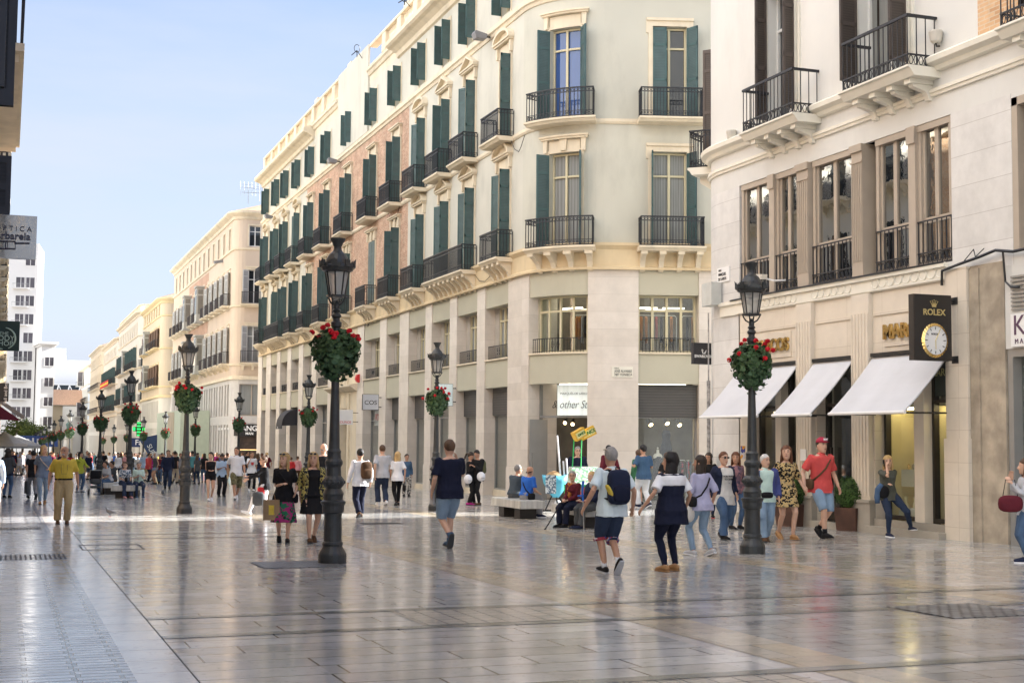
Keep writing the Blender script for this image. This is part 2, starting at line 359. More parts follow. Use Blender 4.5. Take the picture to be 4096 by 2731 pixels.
CURT = mat('net_curtain', (0.30, 0.31, 0.30), 0.85, 0.1, var=0.15, scale=3, wave=(3.5, 'X', 0.25), streak=(8, 8, 0.3))
CLEAR = glassmat('shop_glass', (0.93, 0.96, 0.95), 0.5)
PCLEAR = glassmat('old_glass', (0.8, 0.85, 0.84), 0.3)
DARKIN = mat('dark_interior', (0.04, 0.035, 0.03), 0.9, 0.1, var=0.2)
ROLLER = mat('grey_roller_blind', (0.11, 0.105, 0.10), 0.5, 0.4, var=0.05, wave=(3.2, 'Z', 0.45), bump=0.5)
STEEL = mat('steel_frame', (0.30, 0.30, 0.29), 0.4, 0.5, metal=0.3, var=0.05)
BLACK = mat('black_paint', (0.015, 0.015, 0.016), 0.4, 0.5, var=0.05)
WHITE = mat('white_paint', (0.80, 0.80, 0.79), 0.5, 0.4, var=0.02)
GOLD = mat('polished_gold', (0.83, 0.58, 0.22), 0.25, 0.5, metal=1.0, var=0.05)
TILE = mat('clay_roof_tile', (0.50, 0.32, 0.22), 0.9, 0.2, var=0.25, scale=4, wave=(1.6, 'DIAGONAL', 0.3))

def sm(t): return t*t*(3-2*t)
class Frame:
    """a facade: straight run, optional rounded corner, straight side. u along it, v out of the wall, z up"""
    def __init__(s, p0, d0, L0=1e6, R=0, turn=0):
        s.p0 = Vector(p0); s.d0 = Vector(d0).normalized(); s.L0 = L0; s.R = R; s.turn = turn
        s.arc = R*abs(turn); a = s.d0
        s.left = Vector((-a.y, a.x)); s.A = s.p0+a*L0 if L0 < 1e5 else None
        sgn = 1 if turn > 0 else -1; s.sgn = sgn
        if R:
            s.cen = s.A + s.left*R*sgn
            c, n = math.cos(turn), math.sin(turn); s.d1 = Vector((a.x*c-a.y*n, a.x*n+a.y*c))
            r0 = s.A-s.cen; s.B = s.cen + Vector((r0.x*c-r0.y*n, r0.x*n+r0.y*c))
    def pn(s, u):
        if u <= s.L0 or not s.R: return s.p0+s.d0*u, Vector((s.d0.y, -s.d0.x))
        if u <= s.L0+s.arc:
            t = (u-s.L0)/s.R*s.sgn; c, n = math.cos(t), math.sin(t); r0 = s.A-s.cen
            return s.cen+Vector((r0.x*c-r0.y*n, r0.x*n+r0.y*c)), Vector((s.d0.x*c-s.d0.y*n, s.d0.x*n+s.d0.y*c)).yx*Vector((1, -1))
        return s.B+s.d1*(u-s.L0-s.arc), Vector((s.d1.y, -s.d1.x))
    def __call__(s, u, v, z):
        p, n = s.pn(u); return (p.x+n.x*v, p.y+n.y*v, z)
    def dirs(s, u):
        p, n = s.pn(u); return Vector((-n.y, n.x, 0)), Vector((n.x, n.y, 0))
    def seg(s, u0, u1):
        if not s.R or u1 <= s.L0 or u0 >= s.L0+s.arc: return 1
        return max(2, int(abs(u1-u0)/0.3)+1)
    def mb(s): return FMB(s)
class FMB(MB):
    def __init__(s, fr): MB.__init__(s, fr); s.fr = fr
    def box(s, u0, u1, v0, v1, z0, z1, n=None): MB.box(s, u0, u1, v0, v1, z0, z1, n or s.fr.seg(u0, u1))
    def sweep(s, prof, u0, u1, n=None): MB.sweep(s, prof, u0, u1, n or s.fr.seg(u0, u1))
    def wallq(s, u0, u1, z0, z1, v=0.0):
        n = s.fr.seg(u0, u1)
        for i in range(n):
            a = u0+(u1-u0)*i/n; b = u0+(u1-u0)*(i+1)/n; s.quad((a, v, z0), (b, v, z0), (b, v, z1), (a, v, z1))
    def wall(s, u0, u1, z0, z1, holes, depth=0.3):
        """a wall face from u0..u1, z0..z1 at v=0 with openings (u0,u1,z0,z1) and their reveals"""
        hs = [h for h in holes if h[0] < u1 and h[1] > u0 and h[2] < z1 and h[3] > z0]
        us = sorted({u0, u1} | {min(max(h[i], u0), u1) for h in hs for i in (0, 1)})
        for a, b in zip(us, us[1:]):
            if b-a < 1e-5: continue
            mid = (a+b)/2; col = sorted([(h[2], h[3]) for h in hs if h[0] <= mid <= h[1]]); z = z0
            for h0, h1 in col:
                if h0 > z: s.wallq(a, b, z, h0)
                z = max(z, h1)
            if z < z1: s.wallq(a, b, z, z1)
        for h in hs:
            a, b, c, d = h; n = s.fr.seg(a, b)
            s.quad((a, 0, c), (a, -depth, c), (a, -depth, d), (a, 0, d)); s.quad((b, 0, c), (b, -depth, c), (b, -depth, d), (b, 0, d))
            for i in range(n):
                p = a+(b-a)*i/n; q = a+(b-a)*(i+1)/n
                s.quad((p, 0, c), (q, 0, c), (q, -depth, c), (p, -depth, c)); s.quad((p, 0, d), (q, 0, d), (q, -depth, d), (p, -depth, d))
    def shape(s, pts, v0, v1): MB.prism(s, pts, v0, v1)

def window(fr, par, u, z0, z1, w=1.1, rec=0.22, lwf=1.0, shut=(90, 90), smat=GREEN, fmat=WFRAME, curtain=False, bars=1, trans=0.72, split=2, openu=0.0, pmat=None):
    """one tall casement: frame, panes and a pair of louvred shutters hinged at the jambs"""
    a, b = u-w/2, u+w/2; f = fr.mb(); t = 0.06
    f.box(a, a+t, -rec-0.05, -rec+0.02, z0, z1); f.box(b-t, b, -rec-0.05, -rec+0.02, z0, z1); f.box(a+t, b-t, -rec-0.05, -rec+0.02, z1-t, z1); f.box(a+t, b-t, -rec-0.05, -rec+0.02, z0, z0+t*1.6)
    for i in range(1, split):
        x = a+(b-a)*i/split; f.box(x-0.045, x+0.045, -rec-0.045, -rec+0.03, z0+t*1.6, z1-t)
    if bars:
        zz = z0+(z1-z0)*trans; prev = a+t
        for i in range(1, split+1):
            x = a+(b-a)*i/split - (0.045 if i < split else t); f.box(prev, x, -rec-0.04, -rec+0.015, zz-0.035, zz+0.035); prev = x+0.09
    o = f.build('window', fmat, par)
    p = fr.mb(); p.box(a+0.01, b-0.01, -rec-0.10, -rec-0.055, z0+0.01, z1-0.01); p.build('pane', pmat or (CURT if curtain else PANE), o)
    for k, ang in enumerate(shut):
        if ang is None: continue
        sgn = -1 if k == 0 else 1; pu = u+sgn*w/2; th = math.radians(ang); lw = w/2*lwf
        # closed leaf (0 degrees) lies across the opening; it swings outwards
        def mp(x, y, z, pu=pu, sgn=sgn, th=th):
            uu = pu - sgn*(x*math.cos(th)) + sgn*y*math.sin(th)*0; vv = 0.03+x*math.sin(th)
            uu += sgn*y*math.sin(th); vv += y*math.cos(th)
            return fr(uu, vv, z)
        m = MB(mp); m.box(0, lw, 0.0, 0.035, z0+0.03, z1-0.03)
        m.build('shutter', smat, o); m = MB(mp)
        for zc in (z0+0.07, z0+(z1-z0)*0.42, z0+(z1-z0)*0.80, z1-0.09): m.box(0.0, lw, -0.012, 0.047, zc-0.045, zc+0.045)
        m.box(0, 0.06, -0.012, 0.047, z0+0.03, z1-0.03); m.box(lw-0.06, lw, -0.012, 0.047, z0+0.03, z1-0.03)
        m.build('shutter_frame', STILE.get(smat.name, smat), o)
    return o
def surround(fr, par, u, z0, z1, w, kind, m=TRIM):
    f = fr.mb(); a, b = u-w/2, u+w/2
    if kind in ('arch', 'tri', 'flat', 'brack'):
        f.box(a-0.14, a, -0.01, 0.05, z0, z1+0.10); f.box(b, b+0.14, -0.01, 0.05, z0, z1+0.10)
        f.box(a-0.002, b+0.002, -0.01, 0.04, z1, z1+0.45)
        for s_ in (-1, 1):                                      # scrolled consoles
            c = u+s_*(w/2+0.13); f.shape([(c-0.07, z1+0.02), (c+0.07, z1+0.02), (c+0.09, z1+0.48), (c-0.09, z1+0.48)], 0.0, 0.13)
        f.box(a-0.28, b+0.28, 0.0, 0.20, z1+0.48, z1+0.55); f.box(a-0.32, b+0.32, 0.0, 0.26, z1+0.55, z1+0.61)
        H = z1+0.61
        if kind == 'tri':
            W = w/2+0.32; f.shape([(u-W, H), (u, H+0.42), (u+W, H), (u+W, H+0.08), (u, H+0.52), (u-W, H+0.08)], 0.0, 0.26)
            f.shape([(u-W+.12, H), (u+W-.12, H), (u, H+0.38)], 0.0, 0.06)
        if kind == 'arch':
            W = w/2+0.32; P = [(u-W*math.cos(PI*i/12), H+0.46*math.sin(PI*i/12)) for i in range(13)]; Q = [(u-(W-.13)*math.cos(PI*i/12), H+0.34*math.sin(PI*i/12)) for i in range(13)]
            for i in range(12): f.shape([P[i], P[i+1], Q[i+1], Q[i]], 0.0, 0.26)
            f.shape(Q, 0.0, 0.06)
        if kind == 'brack': f.shape([(u-0.1, z1+0.06), (u+0.1, z1+0.06), (u+0.14, z1+0.48), (u-0.14, z1+0.48)], 0.0, 0.12)
    elif kind == 'plain':
        f.box(a-0.13, a, -0.01, 0.04, z0, z1+0.13); f.box(b, b+0.13, -0.01, 0.04, z0, z1+0.13); f.box(a, b, -0.01, 0.04, z1, z1+0.13)
    elif kind == 'eared':
        f.box(a-0.16, a, -0.01, 0.05, z0, z1+0.2); f.box(b, b+0.16, -0.01, 0.05, z0, z1+0.2); f.box(a, b, -0.01, 0.05, z1, z1+0.2); f.box(a-0.24, b+0.24, -0.01, 0.11, z1+0.2, z1+0.3)
        f.box(a-0.24, a-0.16, -0.01, 0.05, z1-0.25, z1+0.2); f.box(b+0.16, b+0.24, -0.01, 0.05, z1-0.25, z1+0.2)
    return f.build('window_surround', m, par)
def railing(fr, par, a, b, vo, z0, h=1.0, m=IRON, orn=True, step=0.11, name='railing'):
    """wrought-iron balcony rail on three sides"""
    f = fr.mb(); t = 0.011
    def run(p, q, n):
        for i in range(n+1):
            u = p[0]+(q[0]-p[0])*i/n; v = p[1]+(q[1]-p[1])*i/n
            f.box(u-t, u+t, v-t, v+t, z0+0.04, z0+h-0.03, 1)
            if orn and i < n:
                u2 = p[0]+(q[0]-p[0])*(i+0.5)/n; v2 = p[1]+(q[1]-p[1])*(i+0.5)/n
                for zz, r in ((z0+h-0.10, 0.042), (z0+0.13, 0.042)):       # rings of the two ornamental friezes
                    P = [(u2+math.cos(2*PI*k/6)*r*(1 if abs(q[0]-p[0]) > .2 else 0), v2+math.cos(2*PI*k/6)*r*(0 if abs(q[0]-p[0]) > .2 else 1), zz+math.sin(2*PI*k/6)*r) for k in range(7)]
                    for k in range(6): f.tube([P[k], P[k+1]], [0.009]*2, 3, cap=False)
    def flat(p, q, za, zb, r=0.02):
        if abs(q[0]-p[0]) > abs(q[1]-p[1]): f.box(min(p[0], q[0])-r, max(p[0], q[0])+r, p[1]-r, p[1]+r, za, zb)
        else: f.box(p[0]-r, p[0]+r, min(p[1], q[1])+r, max(p[1], q[1])-r, za, zb)
    sides = [((a, 0.02), (a, vo)), ((a, vo), (b, vo)), ((b, vo), (b, 0.02))]
    for p, q in sides:
        L_ = abs(q[0]-p[0])+abs(q[1]-p[1]); run(p, q, max(2, int(L_/step)))
        flat(p, q, z0+h-0.03, z0+h+0.015, 0.026); flat(p, q, z0+0.02, z0+0.05)
        if orn: flat(p, q, z0+h-0.165, z0+h-0.145, 0.012); flat(p, q, z0+0.20, z0+0.22, 0.012)
    return f.build(name, m, par)
def balcony(fr, par, a, b, z, out=0.7, slab=0.17, m=TRIM, brk=0, bz=0.7, bm=None, h=1.05, orn=True, im=IRON):
    f = fr.mb()
    f.sweep([(0, z-slab), (out-0.10, z-slab), (out-0.03, z-slab*0.55), (out+0.03, z-slab*0.4), (out+0.03, z), (0, z)], a-0.08, b+0.08)
    if brk:
        for i in range(brk):
            c = a+0.12+(b-a-0.24)*i/(brk-1); zb = z-slab
            for u0, u1 in ((c-0.09, c+0.09),):
                f.sweep([(0, zb-bz), (0.10, zb-bz+0.05), (0.14, zb-bz*0.72), (0.22, zb-bz*0.5), (0.36, zb-bz*0.32), (0.50, zb-0.14), (0.54, zb-0.003), (0, zb-0.003)], u0, u1, 1)
                f.box(c-0.12, c+0.12, 0.545, 0.60, zb-0.12, zb-0.003)
    o = f.build('balcony', m, par)
    railing(fr, o, a, b, out-0.04, z, h, im, orn); return o

# ================================================================ the long corner building
TURN = math.radians(73.1)
FM = Frame((17.9, 104.6), (0, -1), 56.6, 3.16, TURN)
U = lambda y: 104.6-y
uA, uB = 56.6, 56.6+FM.arc
UEND = uB+27.6
bld = thing('apartment_building', (17.9, 76, gz(76)), 'long cream building with rose brick middle, green shutters and a rounded near corner', 'building')
P1 = [(105.2, 103.5), (101.7, 99.9), (97.5, 96.2), (93.6, 92.3), (89.7, 88.3), (85.65, 84.2), (80.9, 79.9), (73.6, 72.2), (68.8, 67.5), (65.0, 63.4), (60.6, 59.6), (56.9, 55.9), (53.2, 52.2), (49.5, 47.9)]
cols = [102.4, 98.3, 94.8, 90.8, 86.4, 81.7, 76.2, 70.6, 65.9, 61.6, 57.8, 54.3, 50.0]
# positions along the corner and the side street
def u_at(px, base=45.0):                          # where the line of sight through column px meets the curved wall
    d = ray(px, 900); best = None; k = uA-1.0
    while k < UEND:
        p, n = FM.pn(k); cr = p.x*d.y-p.y*d.x
        if best is None or abs(cr) < best[0]: best = (abs(cr), k)
        k += 0.01
    return best[1]
uw1 = (u_at(1228)+u_at(1349))/2 + 0.05            # bowed window over the shop door
cw = u_at(1293); sw = u_at(1538); m0, m1 = u_at(1349), u_at(1466); s0, s1 = u_at(1466), u_at(1606)
topz = 23.0
holes = []
for i, y in enumerate(cols):
    u = U(y); holes += [(u-0.52, u+0.52, 18.24, 20.1), (u-0.62, u+0.62, 13.2, 16.52), (u-0.62, u+0.62, 8.5, 12.0)]
for u in (cw, sw): holes += [(u-0.62, u+0.62, 8.5, 12.0), (u-0.62, u+0.62, 13.2, 16.6), (u-0.55, u+0.55, 18.24, 20.1)]
bu0, bu1 = U(88.0), U(63.8)
m = FM.mb(); m.wall(0.0, bu0, 7.85, 20.7, holes); m.build('upper_wall', STUC, bld); m = FM.mb(); m.wall(bu1, uA, 7.85, 20.7, holes); m.build('upper_wall', STUC, bld)
m = FM.mb(); m.wall(uA, UEND, 7.85, 20.7, holes); m.build('corner_wall', STUCG, bld)
m = FM.mb(); m.wall(bu0, bu1, 7.85, 17.66, holes); m.build('brick_wall', BRICK, bld)
m = FM.mb(); m.wall(bu0, bu1, 17.66, 20.7, holes); m.box(U(79.0), U(71.8), 0.003, 0.10, 18.1, 22.9); m.build('attic_wall', STUC, bld)
m = FM.mb(); m.box(0.02, uA, -6, -0.45, 7.6, 20.6); m.box(0.02, uA, -6, -1.6, 4.4, 7.6); m.box(0.02, uA, -6, -1.6, -1.4, 4.35)
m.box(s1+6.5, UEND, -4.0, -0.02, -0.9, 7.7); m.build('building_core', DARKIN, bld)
m = MB()
plan = [(24.2, 104.2), (24.2, 49.5), (26.0, 47.0), (46.5, 40.0), (46.5, 104.2)]
for z0_, z1_ in ((-1.2, 20.9),):
    a_ = [m.v((x, y, z0_)) for x, y in plan]; b_ = [m.v((x, y, z1_)) for x, y in plan]
    for i in range(5): m.face(a_[i], a_[(i+1) % 5], b_[(i+1) % 5], b_[i])
    m.face(*b_)
m.poly([(18.6, 104.2, 20.95), (18.6, 48.5, 20.95), (20.8, 45.8, 20.95), (46.5, 38.0, 20.95), (46.5, 104.2, 20.95)])
m.build('roof', TILE, bld)
# bands and cornices
m = FM.mb()
m.sweep([(-0.02, 17.68), (0.05, 17.68), (0.09, 17.80), (0.16, 17.84), (0.16, 18.02), (0.08, 18.08), (-0.02, 18.08)], 0, UEND)
m.sweep([(-0.02, 12.98), (0.04, 12.98), (0.09, 13.06), (0.09, 13.16), (-0.02, 13.16)], 0, UEND)
m.build('string_course', TRIM, bld)
for a, b in ((0, U(86.0)), (U(65.9), UEND)):
    m = FM.mb(); m.sweep([(-0.02, 20.55), (0.12, 20.6), (0.18, 20.8), (0.42, 20.95), (0.62, 21.0), (0.72, 21.08), (0.72, 21.28), (0.55, 21.4), (-0.02, 21.5)], a, b); m.build('cornice', TRIM, bld)
for a, b in ((U(85.98), U(79.0)), (U(71.8), U(65.92))):
    m = FM.mb(); m.sweep([(-0.02, 21.1), (0.08, 21.15), (0.14, 21.3), (0.22, 21.36), (0.22, 21.5), (-0.02, 21.55)], a, b); m.wallq(a, b, 20.7, 21.12); m.build('cornice', TRIM, bld)
m = FM.mb(); pr = [(-0.35, 21.35), (0.02, 21.35), (0.02, 21.75), (-0.35, 21.75)]
m.sweep(pr, 0, U(79.0)); m.sweep(pr, U(71.8), UEND); pr = [(-0.38, 22.72), (0.06, 22.72), (0.06, 22.86), (-0.38, 22.86)]; m.sweep(pr, 0, U(79.0)); m.sweep(pr, U(71.8), UEND)
spans = []
u = 0.0
while u < UEND-1:
    if not (U(79.2) < u < U(71.6)): m.box(u, u+0.75, -0.36, 0.04, 21.76, 22.71); spans.append((u+0.75, u+2.9))
    u += 2.95
m.build('parapet', TRIM, bld)
m = FM.mb()
for a, b in spans:
    if a < uA+10 and not (a < U(71.8) and b > U(79.0)):
        for i in range(9):
            c = a+(b-a)*(i+0.5)/9; P, n = FM.pn(c); prof = [(0.04, 21.76), (0.075, 21.86), (0.09, 22.0), (0.06, 22.2), (0.035, 22.4), (0.07, 22.55), (0.06, 22.7)]
            q = MB(); q.lathe([(r, z) for r, z in prof], 6, (P.x-n.x*0.16, P.y-n.y*0.16, 0))
            base = len(m.V); m.V += q.V; m.F += [tuple(i_+base for i_ in f_) for f_ in q.F]; m.I += q.I
o = m.build('balustrade', TRIM, bld); o['kind'] = 'stuff'
m = FM.mb()
for y in (78.9, 88.2, 66.5): m.box(U(y)-0.45, U(y)+0.45, -1.6, -0.5, 21.5, 23.75)
m.build('chimney', STUC, bld)
# windows, surrounds, balconies
kinds = ['arch', 'tri', 'tri', 'arch', 'flat', 'flat', 'flat', 'flat', 'flat', 'arch', 'tri', 'tri', 'arch']
ang = {}
for i, y in enumerate(cols):
    u = U(y); r_ = random.Random(i)
    wd = window(FM, bld, u, 18.26, 20.08, 1.04, shut=(88, 88) if i % 5 else (84, 96), lwf=.78); surround(FM, bld, u, 18.1, 20.1, 1.04, 'plain')
    window(FM, bld, u, 13.2, 16.5, 1.24, shut=((150, 90) if i in (3, 9, 11) else (92-i % 3*4, 88+i % 4*3)) if i != 12 else (None, 90), bars=1, lwf=.66, curtain=i % 3 == 1); surround(FM, bld, u, 13.2, 16.52, 1.24, kinds[i])
    if kinds[i] == 'flat': k2 = 'brack'
    else: k2 = kinds[i]
    window(FM, bld, u, 8.5, 11.98, 1.24, shut=(155 if i in (1, 9, 10, 11, 12) else 90+i % 3*5, 90) if i != 7 else (2, 2), lwf=.66 if i != 7 else 1, curtain=i % 2 == 0); surround(FM, bld, u, 8.5, 12.0, 1.24, k2)
    balcony(FM, bld, u-1.0, u+1.0, 13.14)
prs = [(12, 12), (10, 11), (9, 9), (8, 8), (7, 7), (6, 6), (5, 5), (4, 4), (3, 3), (1, 2), (0, 0)]
for a, b in prs:
    a, b = U(cols[b]), U(cols[a]); a, b = min(a, b), max(a, b); n = 4 if b-a < 0.1 else 9
    balcony(FM, bld, a-1.0, b+1.0, 8.5, brk=n)
for u, kk in ((cw, 'flat'), (sw, 'eared')):
    window(FM, bld, u, 18.26, 20.08, 1.1, shut=(100, 100)); surround(FM, bld, u, 18.1, 20.1, 1.1, 'plain')
    window(FM, bld, u, 13.2, 16.58, 1.24, lwf=.8, shut=(112, 118) if u == cw else (4, 128), trans=0.78, curtain=False, pmat=None if u != cw else mat('sky_blue_glass', (0.03, 0.08, 0.25), 0.02, 1.0, var=0)); surround(FM, bld, u, 13.2, 16.6, 1.24, kk)
    window(FM, bld, u, 8.5, 11.98, 1.24, lwf=.8, shut=(112, 100) if u == cw else (98, 120), trans=0.76, curtain=True); surround(FM, bld, u, 8.5, 12.0, 1.24, 'brack' if kk == 'flat' else kk)
    balcony(FM, bld, u-1.12, u+1.12, 13.14); balcony(FM, bld, u-1.12, u+1.12, 8.5, brk=4)
# frieze over the marble
m = FM.mb(); m.sweep([(-0.02, 7.70), (0.14, 7.70), (0.14, 7.78), (0.06, 7.84), (0.05, 8.42), (0.12, 8.50), (0.18, 8.56), (0.18, 8.66), (-0.02, 8.68)], 0, UEND); m.build('frieze', TRIM2, bld)
# marble pilasters, shop bays
bays = []
for (a, b), (c, d) in zip(P1, P1[1:]): bays.append((U(b), U(c)))
PU = [(U(a), U(b)) for a, b in P1[:-1]] + [(U(49.5), u_at(1213))] + [(m0, m1), (s1, s1+1.6), (s1+5.0, s1+6.5)]
for a, b in PU:
    m = FM.mb(); g0 = gz(FM.pn(a)[0].y)-0.15
    m.box(a, b, -1.25, 0.0, g0, 7.72); m.box(a-0.02, b+0.02, -0.6, 0.03, g0, g0+1.3); m.build('marble_pilaster', MARBLE, bld)
bays = bays + [(PU[13][1], m0), (s0, s1), (s1+1.6, s1+5.0)]
shopn = []
for i, (a, b) in enumerate(bays):
    g0 = gz(FM.pn((a+b)/2)[0].y)
    if i == 6: continue
    curved = i == 13
    z_l = 3.64; dep = 0.9 if i < 13 else 0.7
    m = FM.mb(); m.box(a+0.002, b-0.002, -0.35, -0.05, 6.82, 7.71); m.build('parapet_panel', PANEL, bld); m = FM.mb(); m.box(a+0.002, b-0.002, -0.35, -0.05, z_l, 4.70); m.build('parapet_panel', PANEL, bld)
    m = FM.mb(); m.box(a+0.003, b-0.003, -0.9, 0.02, 4.70, 4.76); m.build('window_sill', TRIM, bld)
    # first floor window: two or four lights
    nl = 4 if (i >= 13) else (3 if b-a > 2.6 else 2); wm = (a+b)/2; ww = min(b-a-0.1, 2.5 if i >= 13 else 1.7)
    m = FM.mb(); m.box(a+0.004, wm-ww/2, -0.75, -0.42, 4.76, 6.82); m.box(wm+ww/2, b-0.004, -0.75, -0.42, 4.76, 6.82); m.box(a+0.004, b-0.004, -0.95, -0.355, 6.825, 7.2); m.build('window_reveal', REVEAL if i < 13 else PANEL, bld)
    lit = i >= 13
    window(FM, bld, wm, 4.76, 6.82, ww, rec=0.48, shut=(), split=nl, trans=0.74, curtain=(not lit and i > 7), pmat=CLEAR if lit else None)
    f = FM.mb(); zt = 5.26
    f.box(a+0.15, b-0.15, -0.12, -0.09, zt, zt+0.03); f.box(a+0.15, b-0.15, -0.12, -0.09, 4.80, 4.82); n = int((b-a)/0.14)
    for k in range(n+1):
        c = a+0.16+(b-a-0.32)*k/n; f.box(c-0.009, c+0.009, -0.115, -0.097, 4.76, zt, 1)
    for s_ in (-1, 1):
        P = [(wm+s_*0.12+0.08*math.cos(t)*(1-t/14), -0.105, 5.03+0.16*math.sin(t)*(1-t/14)) for t in [k*0.7 for k in range(14)]]
        f.tube(P, [0.009]*14, 3, cap=False)
    f.build('window_guard', IRON, bld)
# core behind the shops of the rounded corner, leaving the rooms open
m = FM.mb(); m.box(uA+0.2, UEND, -3.2, -3.0, -0.6, 7.7, 12); m.build('shop_back_wall', mat('shop_back_wall', (0.17, 0.145, 0.10), 0.8, 0.2, var=0.35, scale=1.6), bld)
m = FM.mb(); m.box(uA, UEND, -3.0, -0.9, 3.75, 4.45, 12); m.box(uA, UEND, -3.0, -1.0, 7.3, 7.7, 12); m.box(uA, UEND, -3.0, -0.5, -0.75, -0.52, 12); m.box(uA-0.1, uA+0.1, -3.0, -1.26, -0.6, 7.7, 1); m.box(s1+3, s1+3.2, -3.0, -1.26, -0.6, 7.7, 1)
m.build('shop_floor', mat('shop_floor', (0.17, 0.15, 0.12), 0.5, 0.4, var=0.2), bld)
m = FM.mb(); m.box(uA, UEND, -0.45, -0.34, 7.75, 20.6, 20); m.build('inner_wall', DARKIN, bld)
# ---- the doorway bay, shop fronts and shop signs of the long building
Z_, Y_ = 0, 0
pa, pb = U(79.9), U(73.6); pg = gz(76.5)
m = FM.mb(); dm = (pa+pb)/2+0.3
m.wall(pa, pb, pg-0.1, 4.25, [(dm-1.0, dm+1.0, pg-0.1, 2.6), (pa+0.5, pa+0.5+0.9, pg+.4, 2.6)], 0.8)
m.wall(pa, pb, 4.55, 7.72, [(dm-0.7, dm+0.7, 4.95, 6.82)], 0.8)
m.box(dm-1.35, dm-1.02, 0.0, 0.09, pg, 4.1); m.box(dm+1.02, dm+1.35, 0.0, 0.09, pg, 4.1); m.box(dm-1.35, dm+1.35, 0.0, 0.06, 2.9, 3.0); m.box(dm-0.7, dm+0.7, -0.01, 0.05, 3.3, 3.9)
m.box(dm-0.9, dm-0.72, 0.0, 0.08, 4.6, 7.0); m.box(dm+0.72, dm+0.9, 0.0, 0.08, 4.6, 7.0); m.box(dm-1.0, dm+1.0, 0.0, 0.14, 7.0, 7.12)
m.build('doorway_wall', TRIM, bld)
m = FM.mb(); m.sweep([(0, 4.2), (0.10, 4.24), (0.28, 4.36), (0.42, 4.44), (0.42, 4.55), (0, 4.6)], pa-0.2, pb+0.1); m.build('doorway_cornice', TRIM, bld)
m = FM.mb(); m.box(dm-1.0, dm+1.0, -0.95, -0.8, pg, 2.6); m.box(dm-0.03, dm+0.03, -0.8, -0.76, pg, 2.6); dr = m.build('door', mat('brown_door', (0.20, 0.15, 0.10), 0.5, var=0.1), bld)
m = FM.mb(); m.box(dm+0.10, dm+0.14, -0.76, -0.70, 0.0, 0.3); m.build('handle', GOLD, dr)
window(FM, bld, dm, 4.97, 6.8, 1.36, rec=0.6, shut=(), trans=0.74)
def shopfront(i, roller=0.0, door=False, dark=True, blind=ROLLER, lamp=False):
    a, b = bays[i]; a += 0.03; b -= 0.03; g0 = gz(FM.pn((a+b)/2)[0].y); rv = -0.5; top = 3.62
    f = FM.mb(); f.box(a, b, rv-0.1, rv+0.12, g0-0.05, g0+0.22)
    f.build('shop_plinth', TRIM, bld)
    f = FM.mb(); t = 0.05
    for x in (a, b-t): f.box(x, x+t, rv-0.05, rv+0.05, g0+0.22, top)
    f.box(a+t, b-t, rv-0.05, rv+0.05, top-t, top); f.box(a+t, b-t, rv-0.05, rv+0.05, 2.52, 2.58); f.box(a+t, b-t, rv-0.05, rv+0.05, g0+0.22, g0+0.28)
    if not roller: f.box((a+b)/2-0.025, (a+b)/2+0.025, rv-0.05, rv+0.05, g0+0.28, 2.52)
    o = f.build('shop_window', STEEL, bld)
    f = FM.mb(); f.box(a+t, b-t, rv-0.02, rv, g0+0.24, top-0.03); f.build('pane', CLEAR, o)
    if roller:
        f = FM.mb(); f.box(a+0.02, b-0.02, rv+0.07, rv+0.16, top-roller, top+0.02); f.build('roller_blind', blind, o)
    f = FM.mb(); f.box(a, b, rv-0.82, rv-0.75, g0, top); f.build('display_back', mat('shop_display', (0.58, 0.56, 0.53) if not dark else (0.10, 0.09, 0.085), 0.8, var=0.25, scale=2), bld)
    return g0
for i in range(13):
    if i == 6: continue
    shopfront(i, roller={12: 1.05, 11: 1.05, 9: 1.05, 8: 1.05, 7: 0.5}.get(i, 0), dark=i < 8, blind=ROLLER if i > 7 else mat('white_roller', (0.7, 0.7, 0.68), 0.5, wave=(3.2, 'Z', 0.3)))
# two shops of the rounded corner (rooms open behind the glass)
lampm = mat('lit_tube_lamp', (1.0, 0.90, 0.70), 0.5, var=0, emit=1.4)
spotm = mat('lit_spot_lamp', (1.0, 0.66, 0.32), 0.5, var=0, emit=6.0)
def corner_shop(a, b, door):
    g0 = gz(44.5); rv = -0.55; f = FM.mb(); t = 0.06
    for x in (a+0.01, b-t-0.01): f.box(x, x+t, rv-0.06, rv+0.06, g0, 3.62)
    f.box(a+t+0.01, b-t-0.01, rv-0.06, rv+0.06, 2.42, 2.5); o = f.build('shop_window', STEEL, bld)
    if not door:
        f = FM.mb(); f.box(a+t+.02, b-t-.02, rv-0.02, rv, g0, 2.42); f.build('pane', CLEAR, o)
    for k, (uu, vv) in enumerate([(a+0.5, -1.4), (a+1.5, -1.4), (a+2.5, -1.5), (a+1.0, -2.2), (a+2.0, -2.2)]):
        for za, zb_, hw_ in ((3.64, 3.72, .45), (7.16, 7.24, .45), (6.45, 6.50, .40)):
            if uu+0.45 < b: f = FM.mb(); f.box(uu-hw_, uu+hw_, vv-0.06, vv+0.06, za, zb_, 1); f.build('ceiling_lamp', lampm, bld)
    return o
co = corner_shop(PU[13][1], m0, True); co2 = corner_shop(s0, s1, False)
f = FM.mb(); f.box(s0+0.03, s1-0.03, -0.38, -0.30, 2.45, 3.62); f.build('roller_blind', ROLLER, co2)
